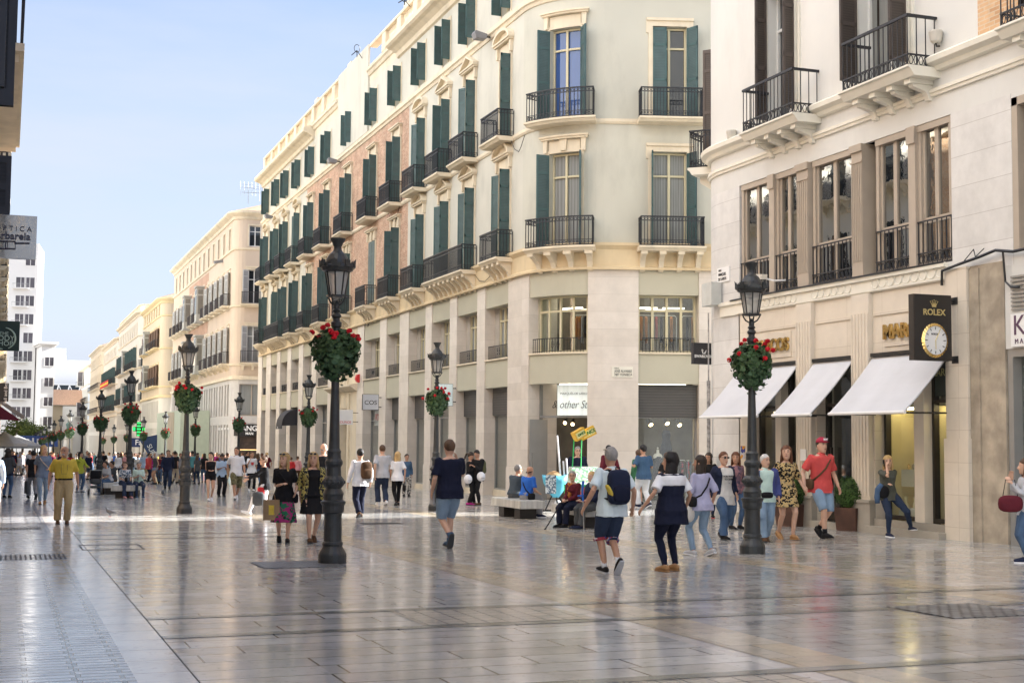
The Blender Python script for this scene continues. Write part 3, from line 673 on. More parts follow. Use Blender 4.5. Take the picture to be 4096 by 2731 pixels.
for k, (uu, zz) in enumerate([(s0+0.55, 2.2), (s0+1.15, 2.25), (s0+1.6, 2.2), (s0+2.55, 2.2), (PU[13][1]+1.0, 2.25), (PU[13][1]+1.5, 2.2)]):
    f = FM.mb(); f.tube([(uu-0.03, -1.2, zz+0.18), (uu+0.06, -1.05, zz)], [0.07, 0.09], 8); o = f.build('spot_lamp', BLACK, bld)
    f = FM.mb(); f.tube([(uu+0.060, -1.048, zz-0.002), (uu+0.068, -1.035, zz-0.02)], [0.075, 0.075], 8); f.build('lamp_glass', spotm, o)
# glass door leaf standing open
f = FM.mb(); ud = PU[13][1]+0.55; f.box(ud, ud+0.03, -0.5, 0.35, gz(46), 2.35, 1); f.box(ud-0.03, ud+0.06, 0.2, 0.24, 0.35, 1.15, 1); f.build('door', STEEL, bld)
# illuminated box sign over the door
sg_ = thing('illuminated_sign', FM((u_at(1268)+u_at(1349))/2, -0.35, 2.5), 'lit white box sign with black brush lettering above the door of the rounded corner', 'sign')
a, b = u_at(1268), m0-0.05
f = FM.mb(); f.box(a, b+0.7, -0.40, -0.34, 2.5, 3.6); f.build('sign_panel', mat('lit_sign_face', (0.82, 0.90, 0.87), 0.5, emit=0.07, var=0.12, scale=1.0, streak=(7, 7, 0.05)), sg_)
r_, n_ = FM.dirs(a+0.9)
text('& other Stori', 0.40, Vector(FM(a+0.78, -0.30, 2.88)), r_, (0, 0, 1), BLACK, sg_, sx=0.78, shear=0.35, bold=-0.004, local=False)
text('MARQUÉS DE LARIOS, 4', 0.11, Vector(FM(a+0.85, -0.30, 3.28)), r_, (0, 0, 1), BLACK, sg_, local=False)
# street name tile on the marble
pu = u_at(1429); r_, n_ = FM.dirs(pu); P0 = Vector(FM(pu, 0.0, 4.05))
tl = thing('street_name_tile', P0, 'cream ceramic street name tile reading CALLE JOSÉ ÁLVAREZ NET FONSECA on pale marble', 'sign')
f = FM.mb(); f.box(pu-0.38, pu+0.38, 0.001, 0.03, 3.86, 4.24, 1); f.build('tile_plate', mat('cream_tile', (0.75, 0.72, 0.62), 0.35, var=0.03), tl)
RED_ = mat('dark_red_paint', (0.35, 0.03, 0.03), 0.5, var=0)
for s_, sz, dz in (('CALLE', 0.07, 0.13), ('JOSÉ ÁLVAREZ', 0.12, 0.02), ('NET FONSECA', 0.12, -0.10)):
    text(s_, sz, P0+n_*0.036-r_*0.28+Vector((0, 0, dz)), r_, (0, 0, 1), BLACK, tl, align='LEFT', sx=0.8, local=False)
# display figures
SKINW = mat('mannequin_white', (0.72, 0.68, 0.62), 0.5, var=0.03); DRESSB = mat('black_cloth', (0.012, 0.012, 0.014), 0.9, 0.1, var=0.2)
def mannequin(fr, u, v, z, label, head=False, cloth=DRESSB, top=None, rz=0, s=1.0, skirt=True, bag=None):
    p = Vector(fr(u, v, z)); t = thing('mannequin', p, label, 'mannequin', rz=rz); t.scale = (s, s, s)
    b = MB(); b.rings([[(rx*math.cos(2*PI*k/14), ry*math.sin(2*PI*k/14), zz) for k in range(14)] for zz, rx, ry in ((0.85, .15, .10), (.95, .16, .11), (1.1, .12, .09), (1.25, .15, .12), (1.36, .17, .10), (1.42, .12, .07), (1.45, .05, .05), (1.55, .045, .045), (1.57, .03, .03))])
    b.tube([(0, 0, 0.0), (0, 0, 0.86)], [0.015, 0.015], 6); b.lathe([(0.14, 0.0), (0.14, 0.02), (0.02, 0.03)], 12); b.ball((0, 0, 1.62), 0.035, 8, 5)
    b.build('torso', SKINW, t, smooth=True, local=True)
    d = MB(); R = [(0.45, .20, .16), (0.7, .19, .15), (.92, .175, .125), (1.1, .13, .10), (1.25, .16, .13), (1.33, .12, .12)] if skirt else [(0.8, .17, .13), (1.1, .14, .11), (1.25, .165, .13), (1.40, .14, .10)]
    d.rings([[(rx*(1+.05*math.sin(7*2*PI*k/24)*(zz < .9))*math.cos(2*PI*k/24), ry*(1+.05*math.sin(7*2*PI*k/24)*(zz < .9))*math.sin(2*PI*k/24), zz) for k in range(24)] for zz, rx, ry in R]); d.build('dress', cloth, t, smooth=True, local=True)
    if bag:
        h = MB(); h.rings([[(rx*math.cos(2*PI*k/12), -0.16+ry*math.sin(2*PI*k/12), zz) for k in range(12)] for zz, rx, ry in ((.98, .10, .05), (1.0, .13, .06), (1.18, .14, .06), (1.2, .13, .05))])
        h.tube([(-.09, -.16, 1.2), (-.06, -.16, 1.32), (.06, -.16, 1.32), (.09, -.16, 1.2)], [.01]*4, 5)
        o = h.build('handbag', bag, t, smooth=True, local=True)
    return t
dotm = spotmat('spotted_straw', (0.55, 0.40, 0.20), [(0.25, 0.03, 0.03)], 22)
ub = u_at(1150); mannequin(FM, ub+0.05, -1.15, gz(50)+0.25, 'shop window figure in a black sequinned dress with a spotted straw handbag', bag=dotm, s=1.02)
mannequin(FM, u_at(1076)+0.2, -1.2, gz(55)+0.25, 'white tailor\'s torso half hidden at the jamb of the second shop window from the corner', skirt=False, cloth=SKINW)
NAVYC = mat('navy_cloth', (0.018, 0.025, 0.05), 0.9, 0.1, var=0.2)
mannequin(FM, s0+0.85, -0.95, gz(44)+0.15, 'shop window figure in a navy dress with a price tag', cloth=NAVYC, s=1.05)
hd = thing('hanging_dress', Vector(FM(s0+1.2, -1.2, 1.05)), 'dark sleeveless dress hanging from the shop ceiling', 'dress')
d = MB(); d.rings([[(rx*math.cos(2*PI*k/20), .08*math.sin(2*PI*k/20), zz) for k in range(20)] for zz, rx in ((0, .26), (.3, .24), (.62, .15), (.8, .18), (.95, .12))]); d.tube([(0, 0, .95), (0, 0, 1.3)], [.006]*2, 4); d.build('fabric', NAVYC, hd, smooth=True, local=True)
# garment rails with clothes
redf = spotmat('red_flower_cloth', (0.40, 0.02, 0.04), [(0.02, 0.02, 0.05), (0.55, 0.10, 0.14), (0.25, 0.02, 0.03)], 18)
def rail(u0, u1, z, n, label, mats, v=-1.3):
    g0 = z; c = (u0+u1)/2; t = thing('garment_rail', FM(c, v, g0), label, 'clothes rail')
    f = FM.mb(); f.tube([(u0, v, g0), (u0, v, g0+1.35), (u0+.06, v, g0+1.42), (u1-.06, v, g0+1.42), (u1, v, g0+1.35), (u1, v, g0)], [0.014]*6, 6); f.build('rail_frame', WHITE, t)
    for k in range(n):
        uu = u0+0.1+(u1-u0-0.2)*(k+0.5)/n; f = FM.mb(); L_ = 0.75+0.3*random.random()
        f.rings([[(uu+0.045*math.cos(a_)*(1.0+.2*math.sin(3*a_)), v+0.17*wd*math.sin(a_), z_) for a_ in [2*PI*q/10 for q in range(10)]] for z_, wd in ((g0+1.38-L_, 1.0), (g0+1.1, 0.9), (g0+1.3, .95), (g0+1.37, .25))])
        f.build('garment', mats[k % len(mats)], t, smooth=True)
denim = mat('rack_denim', (0.05, 0.09, 0.16), 0.9, var=0.2); whitec = mat('rack_white', (0.6, 0.6, 0.6), 0.9, var=0.1); orangec = mat('rack_orange', (0.55, 0.22, 0.05), 0.9, var=0.2); redc = mat('rack_red', (0.45, 0.06, 0.05), 0.9, var=0.2)
rail(s0+1.15, s0+1.95, gz(44), 6, 'white clothes rail with dark garments behind the shop pane', [DRESSB, redf, denim, DRESSB])
rail(s0+2.0, s1-0.15, gz(44), 6, 'white clothes rail with red flowered garments behind the shop pane', [denim, DRESSB, redf, redf])
rail(s0+0.1, s0+1.6, 4.78, 7, 'upstairs clothes rail with a red coat in the side street window', [orangec, orangec, DRESSB, redc, DRESSB, whitec], v=-1.35)
rail(s0+1.8, s0+3.0, 4.78, 5, 'upstairs clothes rail with an orange coat in the side street window', [DRESSB, orangec, DRESSB], v=-1.35)
rail(PU[13][1]+1.2, m0-.1, 4.78, 6, 'upstairs clothes rail with orange and white clothes over the lit sign', [DRESSB, orangec, orangec, whitec], v=-1.35)
rail(PU[13][1]+0.9, m0-.1, gz(46), 7, 'clothes rail with red and dark garments inside the shop door', [DRESSB, redc, DRESSB, redf], v=-1.7)
# projecting signs and small fixtures of the long building
def psign(y, z0, z1, out0, out1, label, face, lines, thick=0.12, fr=FM, edge=BLACK, uu=None):
    u = U(y) if uu is None else uu; t = thing('projecting_sign', fr(u, 0, z0), label, 'sign')
    f = fr.mb(); f.box(u-thick/2, u+thick/2, out0, out1, z0, z1, 1); f.build('sign_box', edge, t)
    f = fr.mb(); f.box(u+thick/2+.002, u+thick/2+0.008, out0+0.02, out1-0.02, z0+0.02, z1-0.02, 1); f.build('sign_face', face, t)
    f = fr.mb(); f.tube([(u, 0, z0+(z1-z0)*.8), (u, out0, z0+(z1-z0)*.8)], [.02, .02], 6); f.tube([(u, 0, z0+(z1-z0)*.2), (u, out0, z0+(z1-z0)*.2)], [.02, .02], 6); f.build('bracket', BLACK, t)
    r_, n_ = fr.dirs(u)
    for s_, sz, vz, mm, sx in lines: text(s_, sz, Vector(fr(u+thick/2+0.012, (out0+out1)/2, vz)), -n_, (0, 0, 1), mm, t, sx=sx, local=False)
    return t
GREYF = mat('grey_sign_face', (0.60, 0.62, 0.66), 0.5, var=0.02); REDP = mat('red_paint', (0.6, 0.03, 0.03), 0.5, var=0)
psign(68.3, 3.05, 3.85, 0.15, 1.0, 'square grey sign lettered COS on the long cream building', GREYF, [('COS', 0.30, 3.42, BLACK, 1.1)])
psign(73.2, 2.35, 3.15, 0.3, 1.35, 'white projecting sign with a small red word strip beside the doorway', WHITE, [('PIKOLINOS', 0.17, 2.48, REDP, 1.0)], edge=WHITE)
psign(55.9, 3.0, 3.95, 0.15, 0.9, 'square pale lit sign behind a lamp post flower ball', mat('pale_lit_face', (0.7, 0.8, 0.8), 0.5, emit=0.05, var=0.1, streak=(7, 7, .1)), [('& other Stories', 0.09, 3.45, BLACK, 1.0)], edge=STEEL)
f = FM.mb(); f.box(U(71.8), U(69.0), -0.6, -0.56, 2.3, 3.1); t = f.build('fascia_sign', WHITE); tag(t, 'white shop fascia with the red word POLINES over a narrow door', 'sign')
r_, n_ = FM.dirs(30); text('POLINES', 0.55, Vector(FM(U(70.5), -0.53, 2.7)), r_, (0, 0, 1), REDP, t, sx=1.0, bold=0.02, local=False)
al = thing('alarm_box', FM(U(73.0), 0.0, 4.7), 'small red alarm box above the doorway cornice', 'alarm')
f = FM.mb(); f.sweep([(0, 4.62), (0.15, 4.66), (0.22, 4.85), (0.15, 5.05), (0, 5.08)], U(73.25), U(72.95)); f.build('alarm_casing', REDP, al)
for i, (y, z) in enumerate(((99.2, 17.6), (78.4, 17.75), (51.7, 17.8))):
    t = thing('floodlight', FM(U(y), 0, z), ['grey floodlight bracketed to the far end of the long facade', 'grey floodlight bracketed above the rose brick wall', 'grey floodlight bracketed near the rounded corner'][i], 'floodlight', 'floodlights on the long facade')
    f = FM.mb(); u = U(y); f.sweep([(0.25, z), (0.75, z+0.12), (0.8, z+0.02), (0.72, z-0.18), (0.3, z-0.18)], u-0.22, u+0.22, 1); f.build('casing', mat('grey_cast', (0.22, 0.22, 0.23), 0.5), t)
    f = FM.mb(); f.tube([(u, 0, z-.05), (u, .3, z-.05)], [.04, .04], 6); f.build('bracket', BLACK, t)
# black awning on the far left bays, cable swags
t = thing('black_awning', FM(U(91), 0, 2.2), 'small black half dome awning far down the marble arcade', 'awning')
f = FM.mb(); P = [(0, 2.45), (0, 3.5)]+[(1.0*math.sin(a_), 2.45+1.05*math.cos(a_)) for a_ in (0.3, .6, .9, 1.2, 1.5)]+[(1.02, 2.2), (.97, 2.2), (.97, 2.4)]
f.sweep(P, U(91.9), U(89.9)); f.build('awning_cloth', mat('black_canvas', (0.02, 0.02, 0.025), 0.7, var=0.1), t)
r_, n_ = FM.dirs(10); text('Oro', 0.16, Vector(FM(U(91.2), 1.03, 2.3)), r_, (0, 0, 1), WHITE, t, local=False)

# ================================================================ the white jeweller's building on the right
RX = 17.35
WSTUC = mat('white_stucco', (0.66, 0.655, 0.625), 0.9, 0.15, var=0.04, scale=0.6, bump=0.08, bscale=30, stain=0.08)
WTRIM = mat('off_white_moulding', (0.76, 0.73, 0.64), 0.85, 0.2, var=0.04, stain=0.05)
BEIGE = brickmat('beige_stone', (0.69, 0.62, 0.52), (0.66, 0.59, 0.49), (0.50, 0.43, 0.34), 1.3, 0.62, 0.005, 0.55, 'YZ', offs=0.0, var=0.07, bump=0.15)
LIME = mat('fluted_limestone', (0.70, 0.63, 0.53), 0.7, 0.3, var=0.05, stain=0.06)
WMARB = brickmat('white_marble_cladding', (0.66, 0.65, 0.63), (0.60, 0.59, 0.57), (0.42, 0.40, 0.38), 5.0, 0.60, 0.006, 0.5, 'YZ', offs=0.0, var=0.12, bump=0.2)
OLDST = mat('weathered_stone', (0.42, 0.36, 0.28), 0.8, 0.3, var=0.30, scale=2.6, bump=0.3, bscale=12, stain=0.25)
FR = Frame((RX, 14.0), (0, 1), 31.7-14.0, 2.2, -math.radians(107))
# run: u grows away from the camera; v to the street
V = lambda y: y-14.0
def rfr(u, v, z):
    p = FR(u, 0, z); q, n = FR.pn(u); return (q.x-n.x*v, q.y-n.y*v, z)
class RF(Frame):
    def __call__(s, u, v, z): return Frame.__call__(s, u, -v, z)
    def dirs(s, u):
        r, n = Frame.dirs(s, u); return -r*-1, -n
FR = RF((RX, 14.0), (0, 1), 31.7-14.0, 2.2, -math.radians(107))
uC = FR.L0+FR.arc; UE = uC+14
rb = thing('jewellers_building', (RX, 24, gz(24)), 'white stucco corner building with brown shutters and a limestone jeweller\'s front under white awnings', 'building')
wy = [(28.7, 1.25), (24.6, 1.75), (19.0, 1.6)]          # balcony windows: centre, width
H = [(V(y-w_/2), V(y+w_/2), 9.45, 12.6) for y, w_ in wy] + [(V(y-w_/2), V(y+w_/2), 13.9, 16.6) for y, w_ in wy]
m = FR.mb(); m.wall(V(21.5), UE, 8.95, 21.5, H+[(FR.L0+2.3, FR.L0+3.4, 9.45, 12.6)]); m.wall(V(21.5), UE, 8.09, 8.95, []); m.wall(0, V(21.5), 8.09, 9.3, []); m.build('upper_wall', WSTUC, rb)
m = FR.mb(); m.wall(0, V(21.5), 9.3, 21.5, H); m.build('brick_wall', BRICK2, rb)
m = FR.mb(); m.box(0, UE, -9, -0.5, 8.5, 21.4); m.build('building_core', DARKIN, rb)
m = MB(); m.poly([(17.5, 14, 21.5), (17.5, 31.5, 21.5), (19.2, 33.6, 21.5), (45, 26, 21.5), (45, 14, 21.5)]); m.box(22, 45, 0, 24, -1, 21.4); m.build('roof', TILE, rb)
m = FR.mb()
m.sweep([(-0.02, 9.02), (0.10, 9.04), (0.14, 9.12), (0.26, 9.18), (0.28, 9.28), (0.20, 9.34), (-0.02, 9.34)], 0, UE)
m.sweep([(-0.02, 8.55), (0.05, 8.56), (0.06, 8.62), (0.09, 8.63), (0.09, 8.70), (-0.02, 8.72)], 0, UE)
m.build('string_course', WTRIM, rb); m = FR.mb(); m.sweep([(-0.02, 20.9), (0.3, 21.0), (0.5, 21.2), (0.5, 21.5), (-0.02, 21.5)], 0, UE)
m.build('cornice', WTRIM, rb)
for y, w_ in wy:
    window(FR, rb, V(y), 9.45, 12.58, w_, rec=0.28, lwf=.52, shut=(94, 84) if y > 20 else (90, 90), smat=BROWN, fmat=WFRAMEW, trans=0.72, split=2, curtain=(y < 26))
    window(FR, rb, V(y), 13.9, 16.58, w_, rec=0.28, lwf=.52, shut=(90, 90), smat=BROWN, fmat=WFRAMEW, trans=0.72)
    f = FR.mb(); a, b = V(y-w_/2), V(y+w_/2)
    for x0, x1 in ((a-0.14, a), (b, b+0.14), (a-0.26, a-0.20), (b+0.20, b+0.26)): f.box(x0, x1, -0.01, 0.05, 9.42, 12.9)
    f.box(a-0.4, b+0.4, 0.0, 0.16, 12.9, 13.05); f.build('window_surround', WTRIM, rb)
def rbalc(a, b, z=9.10, out=0.74):
    """slab on carved consoles with a plain baluster rail over an ornamental band"""
    f = FR.mb()
    f.sweep([(0, z-0.20), (out-0.12, z-0.20), (out-0.06, z-0.12), (out-0.02, z-0.06), (out+0.03, z-0.04), (out+0.03, z), (0, z)], a-0.1, b+0.1)
    for i in range(4):
        c = a+0.22+(b-a-0.44)*i/3
        f.box(c-0.10, c+0.10, 0.0, 0.56, z-0.30, z-0.202, 1)
        f.sweep([(0, z-0.62), (0.08, z-0.60), (0.12, z-0.50), (0.16, z-0.44), (0.30, z-0.40), (0.46, z-0.36), (0.48, z-0.302), (0, z-0.302)], c-0.07, c+0.07, 1)
    o = f.build('balcony', WTRIM, rb)
    f = FR.mb(); h = 1.03; vo = out-0.04
    def rod(u, v):
        f.tube([(u, v, z), (u, v, z+0.26), (u, v, z+0.30), (u, v, z+h)], [0.017, 0.017, 0.013, 0.013], 6)
        f.lathe([(0.026, z+0.27), (0.032, z+0.30), (0.02, z+0.36)], 6, (u, v, 0)) if False else None
    pts = [(a, 0.05+(vo-0.05)*k/3) for k in range(4)]+[(a+(b-a)*k/14, vo) for k in range(1, 15)]+[(b, vo-(vo-0.05)*k/3) for k in range(1, 4)]
    for p in pts: rod(*p)
    for zz, r in ((z+0.02, 0.016), (z+0.24, 0.016), (z+h, 0.028)):
        f.box(a-r, a+r, 0.0, vo-r, zz-r, zz+r, 1); f.box(a-r, b+r, vo-r, vo+r, zz-r, zz+r, 1); f.box(b-r, b+r, 0.0, vo-r, zz-r, zz+r, 1)
    n = int((b-a)/0.13)
    for k in range(n):
        c = a+(b-a)*(k+0.5)/n; P = [(c+0.05*math.cos(q), vo, z+0.13+0.09*math.sin(q)) for q in [2*PI*j/8 for j in range(9)]]
        f.tube(P, [0.011]*9, 4, cap=False)
    for k in range(5):
        for uu in (a, b):
            c = 0.08+(vo-0.1)*(k+0.5)/5; P = [(uu, c+0.05*math.cos(q), z+0.13+0.09*math.sin(q)) for q in [2*PI*j/8 for j in range(9)]]; f.tube(P, [0.011]*9, 4, cap=False)
    f.build('railing', IRON, o); return o
rbalc(V(27.06)+.0, V(29.30)); rbalc(V(22.76), V(25.02)); rbalc(V(17.6), V(20.0))
# corner balcony over the side street
uc = FR.L0+2.75
f = FR.mb(); f.sweep([(0, 8.9), (0.62, 8.9), (0.68, 9.0), (0.74, 9.04), (0.74, 9.10), (0, 9.10)], uc-1.1, uc+1.1)
for q in (-.7, .7): f.sweep([(0, 8.1), (0.1, 8.15), (0.16, 8.5), (0.5, 8.72), (0.52, 8.899), (0, 8.899)], uc+q-.1, uc+q+.1, 1)
o = f.build('balcony', WTRIM, rb); railing(FR, o, uc-1.05, uc+1.05, 0.68, 9.1, 1.03, IRON, True)
window(FR, rb, uc+.1, 9.45, 12.58, 1.1, rec=0.28, shut=(95, 95), smat=BROWN, fmat=WFRAMEW)
# second storey: taupe joinery between fluted piers
zb, zt = 5.17, 8.09
m = FR.mb(); m.wall(V(22.36), UE, 4.81, zt, [(V(22.36)-1, V(30.75), zb, zt)], 0.1); m.wall(V(20.61), V(22.36), 4.9, zt, []); m.wall(V(30.75), UE, -0.5, 4.81, []); m.build('marble_wall', WMARB, rb)
m = FR.mb(); m.box(V(15), UE, -3.5, -3.3, -0.5, 8.1, 14); m.box(V(15), UE, -3.3, -0.5, 4.82, 5.1, 14); m.build('inner_wall', mat('room_wall', (0.25, 0.22, 0.18), 0.9), rb)
def pier(y0, y1, za, zc, mm, v=0.06, name='fluted_pilaster', cap=True):
    f = FR.mb(); a, b = V(y0), V(y1); f.box(a, b, -0.5, v, za, zc)
    n = 5; fl = (b-a)/(2*n+1)
    for k in range(n+1): f.box(a+0.03+(b-a-0.06)*k/n-fl*.32, a+0.03+(b-a-0.06)*k/n+fl*.32, v, v+0.02, za+0.35, zc-0.42, 1)
    if cap: f.box(a-0.03, b+0.03, v, v+0.05, zc-0.16, zc-0.001); f.box(a-0.02, b+0.02, v, v+0.03, zc-0.40, zc-0.36)
    return f.build(name, mm, rb)
pier(27.45, 27.92, zb, zt, TAUPE); pier(25.29, 25.69, zb, zt, TAUPE)
for (ya, yb, mull) in ((28.0, 30.70, (29.02, 29.25)), (25.72, 27.40, None), (22.38, 24.92, (23.47, 23.70))):
    cells = [(ya, mull[0]), (mull[1], yb)] if mull else [(ya, yb)]
    if mull:
        f = FR.mb(); f.box(V(mull[0]), V(mull[1]), -0.35, 0.03, zb, zt); f.box(V(mull[0])-.02, V(mull[1])+.02, 0.03, 0.07, zt-0.35, zt-.002); f.build('mullion', TAUPE, rb)
    for a, b in cells:
        a, b = V(a), V(b); f = FR.mb(); c = (a+b)/2
        f.box(a, b, -0.35, -0.02, zt-0.14, zt-.004); f.box(a, b, -0.35, -0.05, zb, zb+0.10)
        f.box(a, a+0.10, -0.35, -0.04, zb+.1, zt-.14); f.box(b-0.10, b, -0.35, -0.04, zb+.1, zt-.14)
        f.box(a+.1, b-.1, -0.30, -0.10, 6.05, 6.17)
        for x0, x1 in ((a+.10, a+.17), (b-.17, b-.10), (c-.06, c+.06)): f.box(x0, x1, -0.18, -0.09, zb+.1, 6.05); f.box(x0, x1, -0.18, -0.09, 6.17, zt-.14)
        o = f.build('window', TAUPE, rb)
        f = FR.mb(); f.box(a+.11, b-.11, -0.15, -0.13, zb+.11, 6.05); f.box(a+.11, b-.11, -0.15, -0.13, 6.17, zt-.15); f.build('pane', mat('mirror_glass', (0.50, 0.50, 0.48), 0.01, 1.0, metal=1.0, var=0.0, bump=0.06, bscale=2.2), o)
        f = FR.mb(); n = int((b-a)/0.15)
        for k in range(n+1): f.tube([(a+.02+(b-a-.04)*k/n, -0.02, zb+.02), (a+.02+(b-a-.04)*k/n, -0.02, 6.08)], [0.013]*2, 5)
        for zz in (zb+.03, zb+.27, 6.09): f.box(a, b, -0.035, -0.005, zz-.014, zz+.014, 1)
        for k in range(n):
            q0 = a+.02+(b-a-.04)*(k+.5)/n; P = [(q0+0.05*math.cos(q), -0.02, zb+0.15+0.09*math.sin(q)) for q in [2*PI*j/6 for j in range(7)]]; f.tube(P, [0.010]*7, 3, cap=False)
        f.build('window_guard', IRON, o)
# frieze of rings
m = FR.mb(); m.box(V(22.5), FR.L0, -0.4, 0.05, 4.812, 5.15); m.box(V(22.5), FR.L0, 0.05, 0.10, 5.08, 5.17)
m.box(V(22.5), V(30.8), 0.05, 0.07, 4.83, 4.87)
for ya, yb in ((22.55, 25.0), (25.75, 27.35), (27.98, 30.2)):
    n = int((yb-ya)/0.245)
    for k in range(n):
        c = V(ya)+(yb-ya)*(k+.5)/n; P = [(c+0.125*math.cos(q), 0.056, 4.98+0.10*math.sin(q)) for q in [2*PI*j/10 for j in range(11)]]; m.tube(P, [0.014]*11, 4, cap=False)
m.build('frieze', WTRIM, rb)
# limestone ground floor
g = gz(25)
m = FR.mb(); m.wall(V(22.49), V(30.8), g, 4.81, [(V(27.99), V(30.2), g+0.05, 3.40), (V(25.75), V(27.25), g+0.05, 3.40), (V(22.52), V(25.0), g+0.05, 3.40)], 0.45)
for ya, yb in ((22.55, 24.98), (25.75, 27.25), (28.0, 30.4)):
    m.box(V(ya), V(yb), 0.001, 0.03, 4.30, 4.36)
for ya, yb in ((22.9, 24.6), (28.3, 30.3)): m.box(V(ya), V(yb), 0.001, 0.022, 3.62, 4.22)
m.build('limestone_wall', BEIGE, rb)
pier(27.30, 27.94, g+0.4, 4.80, LIME, 0.10, cap=False); pier(25.05, 25.70, g+0.4, 4.80, LIME, 0.10, cap=False)
f = FR.mb()
for ya, yb in ((27.25, 27.99), (25.0, 25.75)): f.box(V(ya), V(yb), 0.0, 0.15, g-.1, g+0.62); f.box(V(ya)-.02, V(yb)+.02, 0.0, 0.18, g+.62, g+.68)
f.box(V(22.5), V(25.0), 0.0, 0.30, g-.1, g+0.15); f.box(V(22.5), V(24.98), 0.0, 0.06, g+.15, g+.30); f.box(V(25.75), V(27.25), 0.0, 0.2, g-.1, g+0.13); f.box(V(27.99), V(30.8), 0.0, 0.1, g-.1, g+.13)
f.build('plinth', mat('grey_stone', (0.36, 0.33, 0.28), 0.6, 0.4, var=0.1), rb)
m = FR.mb(); m.box(V(21.83), V(22.49), -0.5, 0.10, g-.1, 5.0); m.box(V(21.80), V(22.53), -0.5, 0.13, g-.1, 1.7); m.build('stone_pillar', BEIGE, rb)
m = FR.mb(); m.box(V(20.86), V(21.82), -0.5, 0.02, g-.1, 5.0); m.box(V(21.55), V(21.82), 0.02, 0.05, g-.1, 4.95); m.build('weathered_pillar', OLDST, rb)
# neighbour's doorway at the very right
m = FR.mb(); m.wall(V(15), V(20.605), 4.0, 8.09, [(V(18.2), V(20.60), zb, 8.0)], 0.4); m.wall(V(15), V(20.86), 3.35, 4.0, []); m.wall(V(20.605), V(20.86), 4.0, 4.9, []); m.build('plain_wall', WSTUC, rb)
f = FR.mb(); f.box(V(20.45), V(20.60), -0.35, 0.0, zb, 8.0); f.box(V(18.2), V(20.6), -0.35, 0, 7.85, 8.0); f.box(V(20.1), V(20.2), -0.35, -.05, zb, 7.85); o = f.build('window', TAUPE, rb); f = FR.mb(); f.box(V(18.2), V(20.6), -.34, -.30, zb, 7.85); f.build('pane', MATS['mirror_glass'], o)
f = FR.mb(); f.box(V(20.70), V(20.84), -0.4, -0.02, g, 3.35); f.box(V(18), V(20.70), -0.4, -0.02, 3.2, 3.35); f.box(V(18), V(20.7), -.4, -.02, g, g+.25); o = f.build('door_frame', STEEL, rb)
f = FR.mb(); f.box(V(18), V(20.7), -0.25, -0.22, g+.25, 3.2); f.build('pane', CLEAR, o)
f = FR.mb()
for k in range(9): f.box(V(18), V(20.66), 0.001, 0.04, 4.05+k*0.075, 4.085+k*0.075)
f.build('vent_grille', STEEL, rb)
ks = FR.mb(); ks.box(V(18), V(20.66), 0.001, 0.05, 3.38, 3.98); t = ks.build('shop_fascia_sign', WHITE); tag(t, 'white fascia with a large plum letter K at the right edge of the photo', 'sign')
rr = Vector((0, -1, 0)); PLUM = mat('plum_paint', (0.10, 0.05, 0.10), 0.5, var=0)
text('K', 0.52, Vector((RX-0.055, 20.43, 3.75)), rr, (0, 0, 1), PLUM, t, local=False); text('M A', 0.13, Vector((RX-0.055, 20.44, 3.47)), rr, (0, 0, 1), PLUM, t, local=False)
# cable runs along the string course
cb = FR.mb(); P = [(V(22.5)+0.02, 0.14, 4.7), (V(22.48), 0.16, 4.98), (V(21.9), 0.13, 5.07), (V(21.4), 0.12, 5.13), (V(20.95), 0.12, 5.2), (V(20.5), 0.10, 5.12), (V(19), 0.10, 5.15)]
cb.tube(P, [.03]*7, 5); cb.tube([(V(20.78), .1, 5.15), (V(20.75), .08, 4.6), (V(20.6), .08, 4.48), (V(20.4), .06, 4.46)], [.022]*4, 5); cb.tube([(V(21.9), .1, 5.1), (V(21.6), .1, 5.3), (V(21.55), .1, 5.15), (V(21.3), .1, 5.28)], [.012]*4, 4)
cb.tube([(V(22.5), .10, 5.17), (V(25), .13, 5.18), (V(28), .12, 5.19), (V(31), .12, 5.18), (uC-2.0, .12, 5.15), (uC-.6, .12, 5.0)], [.02]*6, 4)
t = cb.build('electric_cable', BLACK); tag(t, 'bundle of black cables sagging along the white building\'s string course', 'cable')
